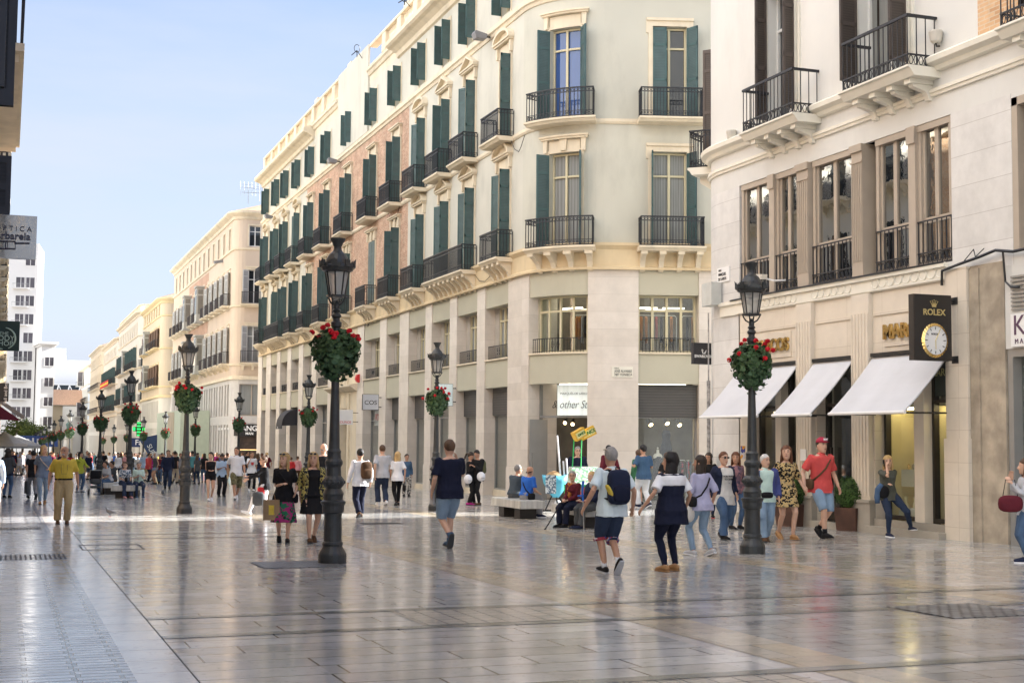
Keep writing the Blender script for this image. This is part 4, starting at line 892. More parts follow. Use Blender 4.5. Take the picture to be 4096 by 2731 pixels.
# shop windows of the jeweller: warm lit cases
BRZ = mat('dark_bronze_frame', (0.045, 0.038, 0.032), 0.4, 0.5, metal=0.4, var=0.1)
CASE = mat('case_lining', (0.66, 0.58, 0.34), 0.7, 0.2, var=0.05); CASEL = mat('case_lamp', (1.0, 0.82, 0.48), 0.5, emit=5.0, var=0)
def jcase(y0, y1, label, lit=True, door=False):
    a, b = V(y0), V(y1); f = FR.mb(); rv = -0.30
    for x0, x1 in ((a, a+.07), (b-.07, b)): f.box(x0, x1, rv-.05, rv+.08, g+.13, 3.38)
    f.box(a+.07, b-.07, rv-.05, rv+.08, g+.30, g+.38); f.box(a+.07, b-.07, rv-.05, rv+.08, 2.42, 2.48); f.box(a+.07, b-.07, rv-.05, rv+.08, 3.32, 3.38)
    if door: f.box(a+.07, b-.07, rv-.05, rv+.06, g+.13, g+.30); f.box(b-.30, b-.26, rv+.08, rv+.14, .6, 1.5)
    o = f.build('door' if door else 'shop_window', BRZ, rb)
    f = FR.mb(); f.box(a+.07, b-.07, rv, rv+.01, g+.3, 3.36); f.build('pane', CLEAR, o)
    if lit:
        f = FR.mb(); f.box(a+.02, b-.02, -1.3, -1.25, g, 2.4); f.box(a+.02, b-.02, -1.25, -.38, 2.36, 2.42); f.box(a+.02, b-.02, -1.25, -.38, g, g+.3); f.box(a, a+.02, -1.25, -.36, g, 2.42); f.box(b-.02, b, -1.25, -.36, g, 2.42); f.build('display_case', CASE if lit == 1 else mat('dim_case_lining', (0.16, 0.13, 0.09), .7, var=.1), o)
        f = FR.mb(); f.box(a+.12, b-.12, -.62, -.56, 2.31, 2.355); f.build('case_light', CASEL if lit == 1 else mat('dim_case_lamp', (1, .8, .5), .5, emit=1.2, var=0), o)
        return o
    f = FR.mb(); f.box(a+.02, b-.02, -1.3, -1.25, g, 3.3); f.build('display_back', mat('dark_wood', (0.10, 0.075, 0.045), .5, var=.2, scale=2, streak=(6, 6, .4)), o); return o
jcase(23.68, 24.98, '', 1); jcase(22.52, 23.36, '', 1); jcase(28.02, 28.82, '', 2); jcase(29.08, 30.18, '', 2); jcase(25.78, 27.22, '', 0, True)
f = FR.mb(); f.box(V(23.36), V(23.68), -0.45, -0.02, g+.15, 3.4); f.build('mullion', LIME, rb); f = FR.mb(); f.box(V(28.82), V(29.08), -0.45, -.02, g+.13, 3.4); f.build('mullion', LIME, rb)
f = FR.mb(); f.box(V(22.6), V(24.9), -.29+.03, -.25, 2.55, 3.30); 
DGREEN = mat('dark_green_board', (0.05, 0.065, 0.06), .5, var=.1)
f.build('sign_board', DGREEN, rb)
text('MARCOS', 0.22, Vector((RX+0.235, 22.95, 3.02)), rr, (0, 0, 1), mat('pale_gold_paint', (.5, .48, .25), .5, var=0), rb, local=False)
text('MARCOS', 0.42, Vector((RX-0.04, 23.75, 3.91)), rr, (0, 0, 1), GOLD, rb, ext=0.04, bold=0.012, local=False)
text('MARCOS', 0.42, Vector((RX-0.04, 29.2, 3.91)), rr, (0, 0, 1), GOLD, rb, ext=0.04, bold=0.012, local=False)
# wares in the cases
def wares(y, z, label, kind, n=3, v=-.6):
    t = thing('jewellery_stand' if kind != 'watch' else 'watch_display', FR(V(y), v, z), label, 'display stand')
    f = FR.mb(); f.box(V(y)-.22, V(y)+.22, v-.15, v+.15, z-.35, z); f.build('plinth', mat('pale_plinth', (.55, .52, .38), .5), t)
    for k in range(n):
        uu = V(y)-.16+.32*k/max(1, n-1)
        if kind == 'watch':
            f = FR.mb(); f.tube([(uu+.035*math.cos(q), v, z+.06+.05*math.sin(q)) for q in [2*PI*j/8 for j in range(9)]], [.014]*9, 5); f.build('watch', STEEL if k % 2 else GOLD, t)
        else:
            f = FR.mb(); f.rings([[(uu+rx*math.cos(2*PI*j/10), v+.05*math.sin(2*PI*j/10), z+zz) for j in range(10)] for zz, rx in ((0, .07), (.1, .09), (.2, .03), (.28, .025))]); f.build('bust', CASE, t, smooth=True)
for i, (y, z, k_, n) in enumerate([(24.5, 1.05, 'watch', 3), (24.0, 1.05, 'watch', 3), (23.0, .98, 'watch', 4), (24.2, .25, 'bust', 1), (23.0, .30, 'watch', 3), (29.4, 1.0, 'watch', 3), (28.4, 1.05, 'watch', 2), (24.6, .2, 'bust', 2)]):
    wares(y, z, ['upper left row of gold watches in the lit case behind the woman on the phone', 'upper right row of gold watches in the lit case behind the woman on the phone', 'steel watches on the upper shelf beside the stone pillar', 'tall cream necklace bust low in the lit case', 'stacked watches on the lower shelf beside the stone pillar', 'gold watches behind the old man by the lamp', 'gold watches behind the woman in the printed dress', 'pair of small cream busts low in the lit case'][i], k_, n)
# awnings
CANV = mat('white_canvas', (0.60, 0.61, 0.64), 0.8, 0.2, var=0.07, scale=1.3, bump=0.5, bscale=1.3)
for i, (ya, yb) in enumerate(((27.98, 30.75), (25.74, 27.28), (22.42, 25.0))):
    t = thing('awning', FR(V((ya+yb)/2), 0, 3.4), ['white canvas awning over the shop windows behind the lamp post, farthest of three', 'middle and narrowest white canvas awning over the jeweller\'s door', 'white canvas awning nearest the hanging clock, widest of three'][i], 'awning', 'white awnings of the jeweller')
    f = FR.mb(); a, b = V(ya), V(yb); R = []
    n = 6
    for k in range(n+1):
        tt = k/n; R.append((0.02+1.10*tt, 3.43-1.20*tt-0.05*math.sin(PI*tt)))
    P = R+[(1.12, 2.20), (1.10, 2.20)]+[(v_-.015, z_-.02) for v_, z_ in reversed(R)]
    f.sweep(P, a, b, 8); f.build('canvas', CANV, t)
    f = FR.mb(); f.tube([(a-.02, 1.12, 2.2), (b+.02, 1.12, 2.2)], [.035]*2, 8); f.build('front_bar', WHITE, t)
    f = FR.mb()
    for x in (a+.06, b-.06): f.tube([(x, .02, 3.3), (x, .55, 2.75), (x, 1.08, 2.2)], [.018]*3, 6); f.tube([(x, .02, 2.2), (x, 1.08, 2.19)], [.018]*2, 6)
    f.box(a, b, 0.0, 0.10, 3.43, 3.50); f.build('awning_arm', BLACK, t)
# double-sided hanging clock sign
cy = 21.9; c0, c1, cz0, cz1 = 0.36, 1.30, 3.15, 4.72
# it stands out from the stone pillar, square to the wall
d0 = ray(2100, 750)
t = thing('clock_sign', (RX-0.1, 22.1, 3.1), 'black hanging sign with gold crown, lettering and a round white clock', 'clock')
ycl = 22.15
xl = at(2099, 750, ycl).x; xr = at(2185, 750, ycl).x; zt_ = at(2150, 677, ycl).z; zb_ = at(2150, 828, ycl).z
m = MB(); m.box(xl, xr, ycl-.001, ycl+.16, zb_, zt_); m.box(xl+.01, xr-.01, ycl-.02, ycl-.002, zb_+.01, zt_-.01); m.build('sign_box', mat('black_sign_metal', (0.022, 0.019, 0.018), 0.45, 0.5, var=0.05), t)
m = MB()
for zz in (zb_+.03, zt_-.10): m.tube([(xr, ycl+.05, zz), (RX-.05, ycl+.05, zz)], [.022]*2, 6); m.box(RX-.12, RX-.09, ycl-.06, ycl+.12, zz-.07, zz+.07)
m.build('bracket', BLACK, t)
cx = (xl+xr)/2+.03; cz = at(2149, 782, ycl).z; rad = .30
m = MB(); N = 60
R0, R1 = [], []
for j in range(N):
    a_ = 2*PI*j/N; k = 1 if j % 2 else .975
    R0.append((cx+math.cos(a_)*rad*k*1.03, ycl-.022, cz+math.sin(a_)*rad*k*1.12)); R1.append((cx+math.cos(a_)*rad*.85, ycl-.055, cz+math.sin(a_)*rad*.93))
m.rings([R0, R1], cap=False); m.build('clock_rim', GOLD, t)
m = MB(); m.poly([(cx+math.cos(2*PI*j/40)*rad*.87, ycl-.04, cz+math.sin(2*PI*j/40)*rad*.95) for j in range(40)]); m.build('clock_face', WHITE, t)
m = MB()
for h in range(12):
    a_ = 2*PI*h/12; c_, s_ = math.sin(a_), math.cos(a_)
    m.bar((cx+c_*rad*.62, ycl-.045, cz+s_*rad*.69), (cx+c_*rad*.78, ycl-.045, cz+s_*rad*.86), .008)
m.build('hour_marker', BLACK, t)
GOLDP = mat('gold_paint', (0.62, 0.50, 0.22), 0.4, var=0.02, metal=.3)
m = MB(); m.bar((cx, ycl-.05, cz), (cx+.12, ycl-.05, cz+.235), .010, .005); m.bar((cx, ycl-.05, cz), (cx+.004, ycl-.05, cz-.17), .010, .007); m.build('clock_hand', GOLDP, t)
text('ROLEX', .165, Vector((cx-.01, ycl-.026, at(2147, 718, ycl).z)), (1, 0, 0), (0, 0, 1), GOLDP, t, sx=1.0, bold=.003, local=False)
text('ROLEX', .05, Vector((cx-.02, ycl-.045, cz+.12)), (1, 0, 0), (0, 0, 1), BLACK, t, local=False)
m = MB(); kz = at(2147, 702, ycl).z; kx = cx-.01
m.prism([(kx-.045, kz-.03), (kx+.045, kz-.03), (kx+.05, kz-.01), (kx-.05, kz-.01)], ycl-.03, ycl-.022)
for k in range(5):
    q = (k-2)/2; m.prism([(kx+q*.03-.012, kz-.01), (kx+q*.03+.012, kz-.01), (kx+q*.085, kz+.10-.03*abs(q))], ycl-.03, ycl-.022); m.ball((kx+q*.085, ycl-.026, kz+.105-.03*abs(q)), .010, 6, 4)
m.build('crown_emblem', GOLDP, t)
# square swan sign hanging from the corner
ys = 33.2; xl, xr = at(1593, 810, ys).x, at(1640, 810, ys).x; zt_, zb_ = at(1610, 787, ys).z, at(1610, 836, ys).z
t = thing('projecting_sign', (xr+.2, ys, zb_), 'square black sign with a white swan and the word SWAROVSKI at the white building\'s corner', 'sign')
m = MB(); m.box(xl, xr, ys, ys+.14, zb_, zt_); m.build('sign_box', mat('charcoal_sign', (.03, .03, .035), .5, var=.05), t); m = MB(); m.box(xr, xr+.22, ys+.03, ys+.10, zb_, zt_); m.build('bracket', STEEL, t)
text('SWAROVSKI', (xr-xl)*.165, Vector(((xl+xr)/2, ys-.008, zb_+(zt_-zb_)*.36)), (1, 0, 0), (0, 0, 1), WHITE, t, sx=1.0, bold=.004, local=False)
m = MB(); sx_, sz_ = (xl+xr)/2-.02, zb_+(zt_-zb_)*.50; k = (xr-xl)/1.15
m.tube([(sx_-.10*k, ys-.01, sz_+.13*k), (sx_-.07*k, ys-.01, sz_+.20*k), (sx_-.02*k, ys-.01, sz_+.17*k), (sx_-.05*k, ys-.01, sz_+.07*k), (sx_-.02*k, ys-.01, sz_+.0*k), (sx_+.08*k, ys-.01, sz_+.0*k), (sx_+.17*k, ys-.01, sz_+.17*k)], [.008, .012, .012, .014, .03*k, .045*k, .006], 6)
m.build('swan_emblem', WHITE, t)
# small things on the white wall
t = thing('street_name_tile', (RX, 31.4, 5.6), 'white street name plate reading CALLE MARQUES DE LARIOS on white marble', 'sign')
f = FR.mb(); uu = FR.L0-.15; f.box(uu-.32, uu+.32, .001, .03, 5.72, 6.10, 2); f.build('tile_plate', WHITE, t); r_, n_ = FR.dirs(uu)
for s_, sz, dz in (('CALLE', .07, .12), ('MARQUES', .11, .01), ('DE LARIOS', .11, -.11)): text(s_, sz, Vector(FR(uu+.25, .036, 5.91+dz)), -r_ if r_.y > 0 else r_, (0, 0, 1), BLACK, t, align='LEFT', sx=.8, local=False)
t = thing('junction_box', FR(FR.L0+.3, 0, 5.1), 'pale grey meter box under the street name plate', 'junction box')
f = FR.mb(); f.box(FR.L0-.05, FR.L0+.55, .02, .32, 5.13, 5.72, 2); f.build('box_casing', mat('pale_plastic', (.55, .56, .53), .5), t)
t = thing('drain_pipe', (RX, 32.2, -.3), 'grey standpipe covered with peeling stickers at the white building\'s corner', 'pipe')
f = FR.mb(); uu = FR.L0+.75; f.tube([(uu, .1, gz(32)), (uu, .1, 3.2)], [.05]*2, 8); f.tube([(uu, .1, 3.2), (uu, .1, 5.0)], [.018]*2, 6); f.build('pipe', mat('sticker_pipe', (.35, .34, .33), .5, var=.5, scale=12), t)
for i, (px, py, Y, lab) in enumerate(((1683, 312, 30.9, 'pale ribbed spotlight left of the first balcony of the white building'), (2217, 95, 22.6, 'pale ribbed spotlight beside the orange brick wall'))):
    p = at(px, py, Y); p.x = min(p.x, RX-.12); t = thing('spotlight', (RX, Y, p.z), lab, 'spotlight')
    m = MB(); c = (p.x-.02, Y, p.z); m.lathe([(.07, -.12), (.11, -.08), (.14, .10), (.13, .13)], 16, c); m.build('lamp_housing', mat('pale_cast', (.55, .52, .46), .5, var=.05), t)
    m = MB(); m.tube([(c[0], Y, c[2]-.12), (c[0]+.02, Y, c[2]-.18), (RX-.05, Y, c[2]-.17)], [.02]*3, 6); m.tube([(c[0]+.1, Y, c[2]), (RX, Y, c[2])], [.025]*2, 6); m.build('bracket', BLACK, t)
t = thing('security_camera', (RX, 29.0, 5.9), 'long beige security camera on a wall arm beside the lamp', 'camera')
p = at(1757, 632, 28.6); m = MB(); m.obox((RX-.45, 28.9, p.z), Vector((.25, .9, .12)).normalized(), Vector((.9, -.25, 0)).normalized(), Vector((0, -.1, 1)).normalized(), .26, .07, .06); m.build('camera_casing', mat('beige_plastic', (.6, .56, .48), .5), t); m = MB(); m.tube([(RX-.4, 28.8, p.z-.05), (RX-.3, 28.6, p.z-.12), (RX, 28.55, p.z-.10)], [.022]*3, 6); m.build('bracket', WHITE, t)
t = thing('sticker_notice', (RX, 30.55, 1.3), 'small orange and blue notice on the limestone pier', 'notice')
f = FR.mb(); f.box(V(30.50), V(30.72), .001, .012, 1.18, 1.50); f.build('notice_panel', spotmat('notice_print', (.5, .5, .55), [(.05, .06, .25), (.65, .3, .05)], 9), t)
t = thing('wall_plaque', (RX-.12, 27.6, 1.3), 'small white plaque on the fluted pilaster behind the red cap man', 'plaque')
m = MB(); m.box(RX-.145, RX-.125, 27.48, 27.72, 1.18, 1.45); m.build('plaque_plate', WHITE, t)

# thin cables looped between the balconies of the long building
for i, (ya, za, yb, zb2, yc, zc2, lab) in enumerate(((50.8, 8.35, 52.0, 7.9, 53.2, 8.3, 'thin cable looped under the balconies nearest the rounded corner'), (64.9, 13.0, 65.8, 12.3, 67.0, 12.9, 'thin cable looped under the upper balconies at the edge of the brick'), (69.8, 8.3, 71.0, 7.5, 72.2, 8.2, 'thin cable looped under the balcony over the doorway bay'), (89.0, 8.3, 90.2, 7.7, 91.5, 8.2, 'thin cable looped under the far balconies of the long building'), (49.0, 13.0, 48.2, 12.4, 47.6, 12.9, 'thin cable hanging from the rounded corner string course'))):
    f = FM.mb(); f.tube([(U(ya), .12, za), (U((ya+yb)/2), .12, (za+zb2)/2-.12), (U(yb), .1, zb2), (U((yb+yc)/2), .12, (zb2+zc2)/2-.12), (U(yc), .12, zc2)], [.014]*5, 4); t = f.build('electric_cable', BLACK); tag(t, lab, 'cable')
# ================================================================ paving
def sheet(name, x0, x1, y0, y1, dz, m, ny=1):
    b = MB(); b.quad((x0, y0, gz(y0)+dz), (x1, y0, gz(y0)+dz), (x1, y1, gz(y1)+dz), (x0, y1, gz(y1)+dz)); o = b.build(name, m); o['kind'] = 'structure'; return o
SPEC = 0.85
slab_m = brickmat('large_marble_slabs', (0.60, 0.60, 0.585), (0.46, 0.46, 0.45), (0.05, 0.05, 0.05), 1.15, 0.42, 0.011, 0.13, 'XY', spec=SPEC, offs=0.37, var=0.16, bump=0.12, rvar=0.08, tone=(0.85, 0.83, 0.80), freq=3, squash=1.3, sfreq=2)
mid_m = brickmat('grey_marble_slabs', (0.46, 0.46, 0.45), (0.35, 0.35, 0.345), (0.05, 0.05, 0.05), 0.62, 0.30, 0.006, 0.15, 'XY', spec=SPEC, offs=0.4, var=0.16, bump=0.14, rvar=0.09, tone=(0.82, 0.80, 0.76), freq=3)
far_m = brickmat('buff_marble_slabs', (0.58, 0.565, 0.535), (0.47, 0.46, 0.44), (0.08, 0.08, 0.08), 0.9, 0.40, 0.006, 0.14, 'XY', spec=SPEC, offs=0.45, var=0.16, bump=0.12, rvar=0.09, tone=(0.86, 0.80, 0.72))
sett_m = brickmat('narrow_marble_setts', (0.46, 0.47, 0.49), (0.32, 0.33, 0.35), (0.02, 0.02, 0.025), 0.55, 0.14, 0.020, 0.17, 'XY', spec=SPEC, offs=0.43, var=0.12, bump=0.45, rvar=0.08, freq=2, squash=0.6)
strip_m = brickmat('pale_marble_strip', (0.62, 0.60, 0.57), (0.50, 0.46, 0.43), (0.10, 0.095, 0.09), 30.0, 0.62, 0.006, 0.16, 'XY', spec=SPEC, offs=0.0, var=0.14, bump=0.2, rvar=0.06)
buff_m = brickmat('yellow_marble_strip', (0.52, 0.47, 0.38), (0.42, 0.38, 0.32), (0.12, 0.10, 0.08), 0.6, 0.75, 0.004, 0.18, 'XY', spec=SPEC, offs=0.3, var=0.18, bump=0.12, rvar=0.08, tone=(0.85, 0.78, 0.66))
band_m = mat('dark_green_marble_band', (0.20, 0.215, 0.20), 0.18, SPEC, var=0.3, scale=3, coords='World')
joint_m = mat('dark_joint', (0.05, 0.048, 0.045), 0.6, var=0.3, scale=8, coords='World')
sheet('ground', -700, 900, -60, 2600, -0.06, mat('town_ground', (0.30, 0.27, 0.24), 0.7, var=0.15, scale=0.3, coords='World'))
Y0, Y1 = -8, 420
sheet('paving_sett', -1.2, 0.93, Y0, Y1, 0.0, sett_m)
sheet('paving_strip', 0.93, 1.332, Y0, Y1, 0.0, strip_m)
sheet('paving_joint', 1.332, 1.345, Y0, Y1, -0.004, joint_m)
sheet('paving_slab', 1.345, 5.55, Y0, Y1, 0.0, slab_m)
sheet('paving_strip', 5.55, 5.72, Y0, Y1, 0.0, strip_m)
sheet('paving_strip', 5.735, 6.35, Y0, Y1, 0.0, buff_m)
sheet('paving_joint', 5.72, 5.735, Y0, Y1, -0.004, joint_m)
sheet('paving_slab', 6.35, 10.4, Y0, Y1, 0.0, mid_m)
sheet('paving_strip', 10.4, 11.1, Y0, Y1, 0.0, buff_m)
sheet('paving_slab', 11.1, 16.2, Y0, Y1, 0.0, far_m)
sheet('paving_slab', 16.2, 60, Y0, Y1, 0.0, mid_m)
for y in (-4.9, -3.5, 7.55, 8.95, 12.45, 13.9): pass
for k, y in enumerate((9.15, 12.5, 13.95, 27.0, 28.4, 41.5, 42.9, 56.0, 57.4)):
    sheet('paving_band', 1.345, 5.55 if y > 15 else 14.5, y-0.09, y+0.09, 0.004, band_m)
sheet('paving_panel', 3.75, 5.5, 12.62, 13.83, 0.004, brickmat('square_setts', (0.50, 0.46, 0.39), (0.42, 0.39, 0.34), (0.06, 0.06, 0.06), 0.20, 0.20, 0.008, 0.2, 'XY', spec=SPEC, offs=0, var=.12, bump=.3, rvar=.05))
sheet('paving_panel', 3.2, 5.5, 8.2, 9.03, 0.004, MATS['square_setts'])
# inspection covers and drain grilles let into the paving
COV = brickmat('cover_setts', (0.34, 0.34, 0.34), (0.18, 0.18, 0.185), (0.03, 0.03, 0.03), 0.13, 0.09, 0.016, 0.35, 'XY', spec=.6, var=.25, bump=.7, rvar=.1)
def cover(px, py, wx, wy, label, kind='round', rot=0):
    p = gp(px, py); t = thing('inspection_cover' if kind != 'grate' else 'drain_grate', p, label, 'drain cover' if kind == 'grate' else 'manhole cover')
    t.rotation_euler = (math.atan(-SLOPE), 0, rot)
    m = MB()
    if kind == 'round': m.box(-wx/2, wx/2, -wy/2, wy/2, .002, .008); m.build('cover_plate', COV, t, local=True); m = MB(); m.box(-wx/2-.03, wx/2+.03, -wy/2-.03, wy/2+.03, .001, .0015); m.build('cover_frame', joint_m, t, local=True)
    elif kind == 'frame':
        for a, b, c, d in ((-wx/2, wx/2, -wy/2, -wy/2+.02), (-wx/2, wx/2, wy/2-.02, wy/2), (-wx/2, -wx/2+.02, -wy/2+.02, wy/2-.02), (wx/2-.02, wx/2, -wy/2+.02, wy/2-.02)): m.box(a, b, c, d, 0.002, 0.007)
        m.build('cover_frame', joint_m, t, local=True)
    else:
        n = 14
        for i in range(n+1): x = -wx/2+wx*i/n; m.box(x-.012, x+.012, -wy/2, wy/2, .003, .009)
        for j in range(4): y = -wy/2+wy*j/3; m.box(-wx/2, wx/2, y-.012, y+.012, .0095, .012)
        m.build('grate_bars', joint_m, t, local=True)
        m = MB(); m.box(-wx/2-.03, wx/2+.03, -wy/2-.03, wy/2+.03, 0.001, 0.002); m.build('grate_frame', sett_m, t, local=True)
cover(684, 1296, 1.15, 1.15, 'dark cobbled cover beside the foot of the nearest lamp post')
cover(2212, 1402, 1.1, 1.1, 'large round cobbled cover at the lower right of the paving')
cover(255, 1256, 1.0, 1.3, 'pale slab cover outlined by a dark joint on the left of the street', 'frame')
cover(70, 1279, 1.0, 0.9, 'iron drain grate in the narrow setts at the left edge', 'grate')
cover(40, 1214, 0.9, 0.7, 'smaller drain grate behind the first one at the left edge', 'grate')
cover(876, 1202+0, 0.9, 0.4, 'narrow slot drain between the man with a brown rucksack and the nearest lamp', 'grate')

# ================================================================ lamp posts with flower balls
def lamp_proto(loc):
    t = thing('street_lamp', loc, 'x', 'street lamp', 'two rows of cast iron lamp posts')
    m = MB(); k = .00285
    m.lathe([(.215, 0), (.215, .13), (.205, .155), (.19, .18), (.165, .22), (.148, .26), (.16, .29), (.15, .32), (.137, .33), (.132, .70), (.135, .745), (.157, .76), (.165, .80), (.165, .86), (.19, .90), (.19, .925), (.145, .95), (.148, 1.01), (.16, 1.04), (.145, 1.07), (.12, 1.12), (.155, 1.17)], 20)
    m.build('base', IRON2, t, smooth=False, local=True)
    m = MB(); m.lathe([(.155, 1.17), (.168, 1.21), (.155, 1.26), (.115, 1.31), (.108, 1.44), (.135, 1.49), (.135, 1.53), (.108, 1.57), (.102, 1.64), (.108, 1.68), (.085, 1.72), (.058, 2.85), (.058, 3.55), (.08, 3.58), (.082, 3.64), (.055, 3.66), (.052, 3.70), (.075, 3.73), (.075, 3.75), (.045, 3.79), (.07, 3.82), (.045, 3.85), (.05, 3.92), (.02, 3.97)], 18)
    for j in range(14):
        a = 2*PI*j/14; m.ball((math.cos(a)*.155, math.sin(a)*.155, 1.215), .03, 6, 4)
    m.build('pole', IRON2, t, smooth=False, local=True)
    m = MB(); m.lathe([(.10, 4.02), (.165, 4.03), (.165, 4.055), (.12, 4.06)], 8)
    for j in range(4):
        a = PI/4+PI/2*j; c, s = math.cos(a), math.sin(a)
        m.tube([(c*.03, s*.03, 3.90), (c*.10, s*.10, 3.94), (c*.15, s*.15, 4.02), (c*.11, s*.11, 4.06)], [.014]*4, 5)
    for j in range(8):
        a = 2*PI*(j+.5)/8; c, s = math.cos(a), math.sin(a); m.tube([(c*.125, s*.125, 4.06), (c*.185, s*.185, 4.42)], [.012, .013], 4)
    m.build('lantern_frame', IRON2, t, local=True)
    m = MB(); m.lathe([(.118, 4.065), (.178, 4.415)], 8, cap=False); m.build('lantern_glass', glassmat('lantern_glass_pane', (0.85, 0.86, 0.85), 0.6, milk=.45), t, local=True)
    m = MB(); m.tube([(0, 0, 4.06), (0, 0, 4.22)], [.03, .02], 6); m.ball((0, 0, 4.27), .05, 8, 6, (1, 1, 1.5)); m.build('bulb', mat('frosted_bulb', (.6, .6, .56), .4), t, local=True)
    m = MB(); m.lathe([(.17, 4.405), (.235, 4.43), (.255, 4.47), (.255, 4.50), (.23, 4.515), (.20, 4.52), (.175, 4.60), (.13, 4.68), (.075, 4.73), (.062, 4.76), (.06, 4.80), (.085, 4.86), (.115, 4.905), (.12, 4.93), (.10, 4.93)], 16)
    for j in range(8):
        a = 2*PI*(j+.5)/8; c, s = math.cos(a), math.sin(a); u = Vector((-s, c, 0)); P = Vector((c*.25, s*.25, 4.49))
        m.obox(P+Vector((c*.015, s*.015, .04)), u, Vector((c, s, 0)), Vector((0, 0, 1)), .045, .012, .05); m.bar(P+Vector((c*.01, s*.01, .05)), P+Vector((c*.035, s*.035, .12)), .022, .004)
        m.obox(P+u*.075+Vector((0, 0, .015)), u, Vector((c, s, 0)), Vector((0, 0, 1)), .03, .010, .03)
    m.build('crown', IRON2, t, local=True)
    t.scale = (0.976, 0.976, 0.976)
    return t
LEAF = mat('geranium_leaf', (0.05, 0.10, 0.035), 0.55, 0.35, var=0.45, scale=6)
LEAF2 = mat('trailing_leaf', (0.055, 0.115, 0.05), 0.5, 0.4, var=0.4, scale=6)
FLOW = mat('red_geranium', (0.55, 0.008, 0.02), 0.6, 0.3, var=0.35, scale=20)
def leafball(m, c, R, n, size, rnd, zs=1.0, lo=-1, hi=1, droop=0.0, shell=0.55):
    for i in range(n):
        while True:
            d = Vector((rnd.uniform(-1, 1), rnd.uniform(-1, 1), rnd.uniform(-1, 1)))
            if 0.1 < d.length < 1: 
                d.normalize()
                if lo <= d.z <= hi: break
        r = R*(shell+(1.04-shell)*rnd.random()**0.5)*(1+0.10*math.sin(5*math.atan2(d.y, d.x)+3*d.z)); p = Vector(c)+Vector((d.x*r, d.y*r, d.z*r*zs-droop*rnd.random()*(1-d.z)*.5))
        nrm = (d+Vector((rnd.uniform(-.7, .7), rnd.uniform(-.7, .7), rnd.uniform(-.5, .8)))).normalized(); u = nrm.orthogonal().normalized(); u = Matrix.Rotation(rnd.uniform(0, 2*PI), 3, nrm) @ u; v_ = nrm.cross(u); s = size*rnd.uniform(.6, 1.25)
        pts = [p+u*s*math.cos(q)*.62+v_*s*math.sin(q)*.62+nrm*s*.12*math.cos(2*q) for q in (0, 1.05, 2.1, 3.14, 4.2, 5.24)]
        m.poly(pts)
def basket_proto(loc, seed=1):
    rnd = random.Random(seed); t = thing('flower_basket', loc, 'x', 'flower basket', 'geranium balls hung on the lamp posts')
    m = MB(); leafball(m, (0, 0, 3.25), .33, 900, .062, rnd, .85, -.45, 1, 0, .6); m.build('foliage', LEAF, t, local=True)
    m = MB(); leafball(m, (0, 0, 3.22), .30, 520, .068, rnd, 1.05, -1, .0, .22, .6); m.build('trailing_foliage', LEAF2, t, local=True)
    m = MB(); m.lathe([(.06, 2.98), (.20, 3.06), (.25, 3.25), (.20, 3.42), (.07, 3.47)], 10); m.build('planter_ring', mat('dark_peat', (.02, .025, .015), .95), t, local=True)
    for i in range(14):
        a = rnd.uniform(0, 2*PI); el = rnd.uniform(-.1, 1.2); R = .33+rnd.uniform(-.01, .07); c = Vector((math.cos(a)*math.cos(el)*R*1.05, math.sin(a)*math.cos(el)*R*1.05, 3.30+math.sin(el)*R*.95))
        m = MB()
        m.tube([c*Vector((.8, .8, 1))-Vector((0, 0, .06)), c], [.004, .003], 3)
        for k in range(16):
            d = Vector((rnd.gauss(0, 1), rnd.gauss(0, 1), rnd.gauss(.3, 1))).normalized(); q = c+d*.034*rnd.uniform(.7, 1); m.obox(q, d.orthogonal().normalized(), d.cross(d.orthogonal().normalized()), d, .017, .017, .006)
        m.build('flower_head', FLOW, t, local=True)
    return t
lp = bk = bk2 = None
def rowlab(row, k, what):
    pos = ['nearest', 'second', 'third', 'fourth', 'fifth', 'sixth', 'seventh', 'eighth', 'ninth', 'tenth', 'eleventh', 'twelfth', 'thirteenth']
    if what == 'lamp':
        if row == 0 and k == 0: return 'nearest and tallest black lamp post, in front of the rose brick facade'
        if row == 1 and k == 0: return 'black lamp post in front of the white awnings of the jeweller'
        return '%s black lamp post of the %s row down the street' % (pos[k], 'left' if row == 0 else 'right')
    if row == 0 and k == 0: return 'largest ball of dark foliage and red geraniums, on the nearest lamp post'
    if row == 1 and k == 0: return 'ball of red geraniums before the white awnings, with a gold letter behind'
    return 'red geranium ball on the %s lamp post of the %s row' % (pos[k], 'left' if row == 0 else 'right')
for k in range(13):
    for row, x in ((0, 4.585), (1, 11.62)):
        if row == 1 and k > 9: continue
        y = 20.2+17.9*k; p = Vector((x, y, gz(y)))
        if lp is None: lp = lamp_proto(p); o = lp
        else: o = copy_tree(lp); o.location = p
        o['label'] = rowlab(row, k, 'lamp'); o.rotation_euler.z = 0.0
        rz = random.uniform(0, 6.28)
        if bk is None: bk = basket_proto(p, 3); q = bk
        elif bk2 is None: bk2 = basket_proto(p, 11); q = bk2
        else: q = copy_tree(bk if (k+row) % 2 else bk2); q.location = p
        q.rotation_euler.z = rz; q['label'] = rowlab(row, k, 'basket'); s = random.uniform(.94, 1.06)
        if row == 0 and k == 0: s = 1.05
        q.scale = (s, s, .976)

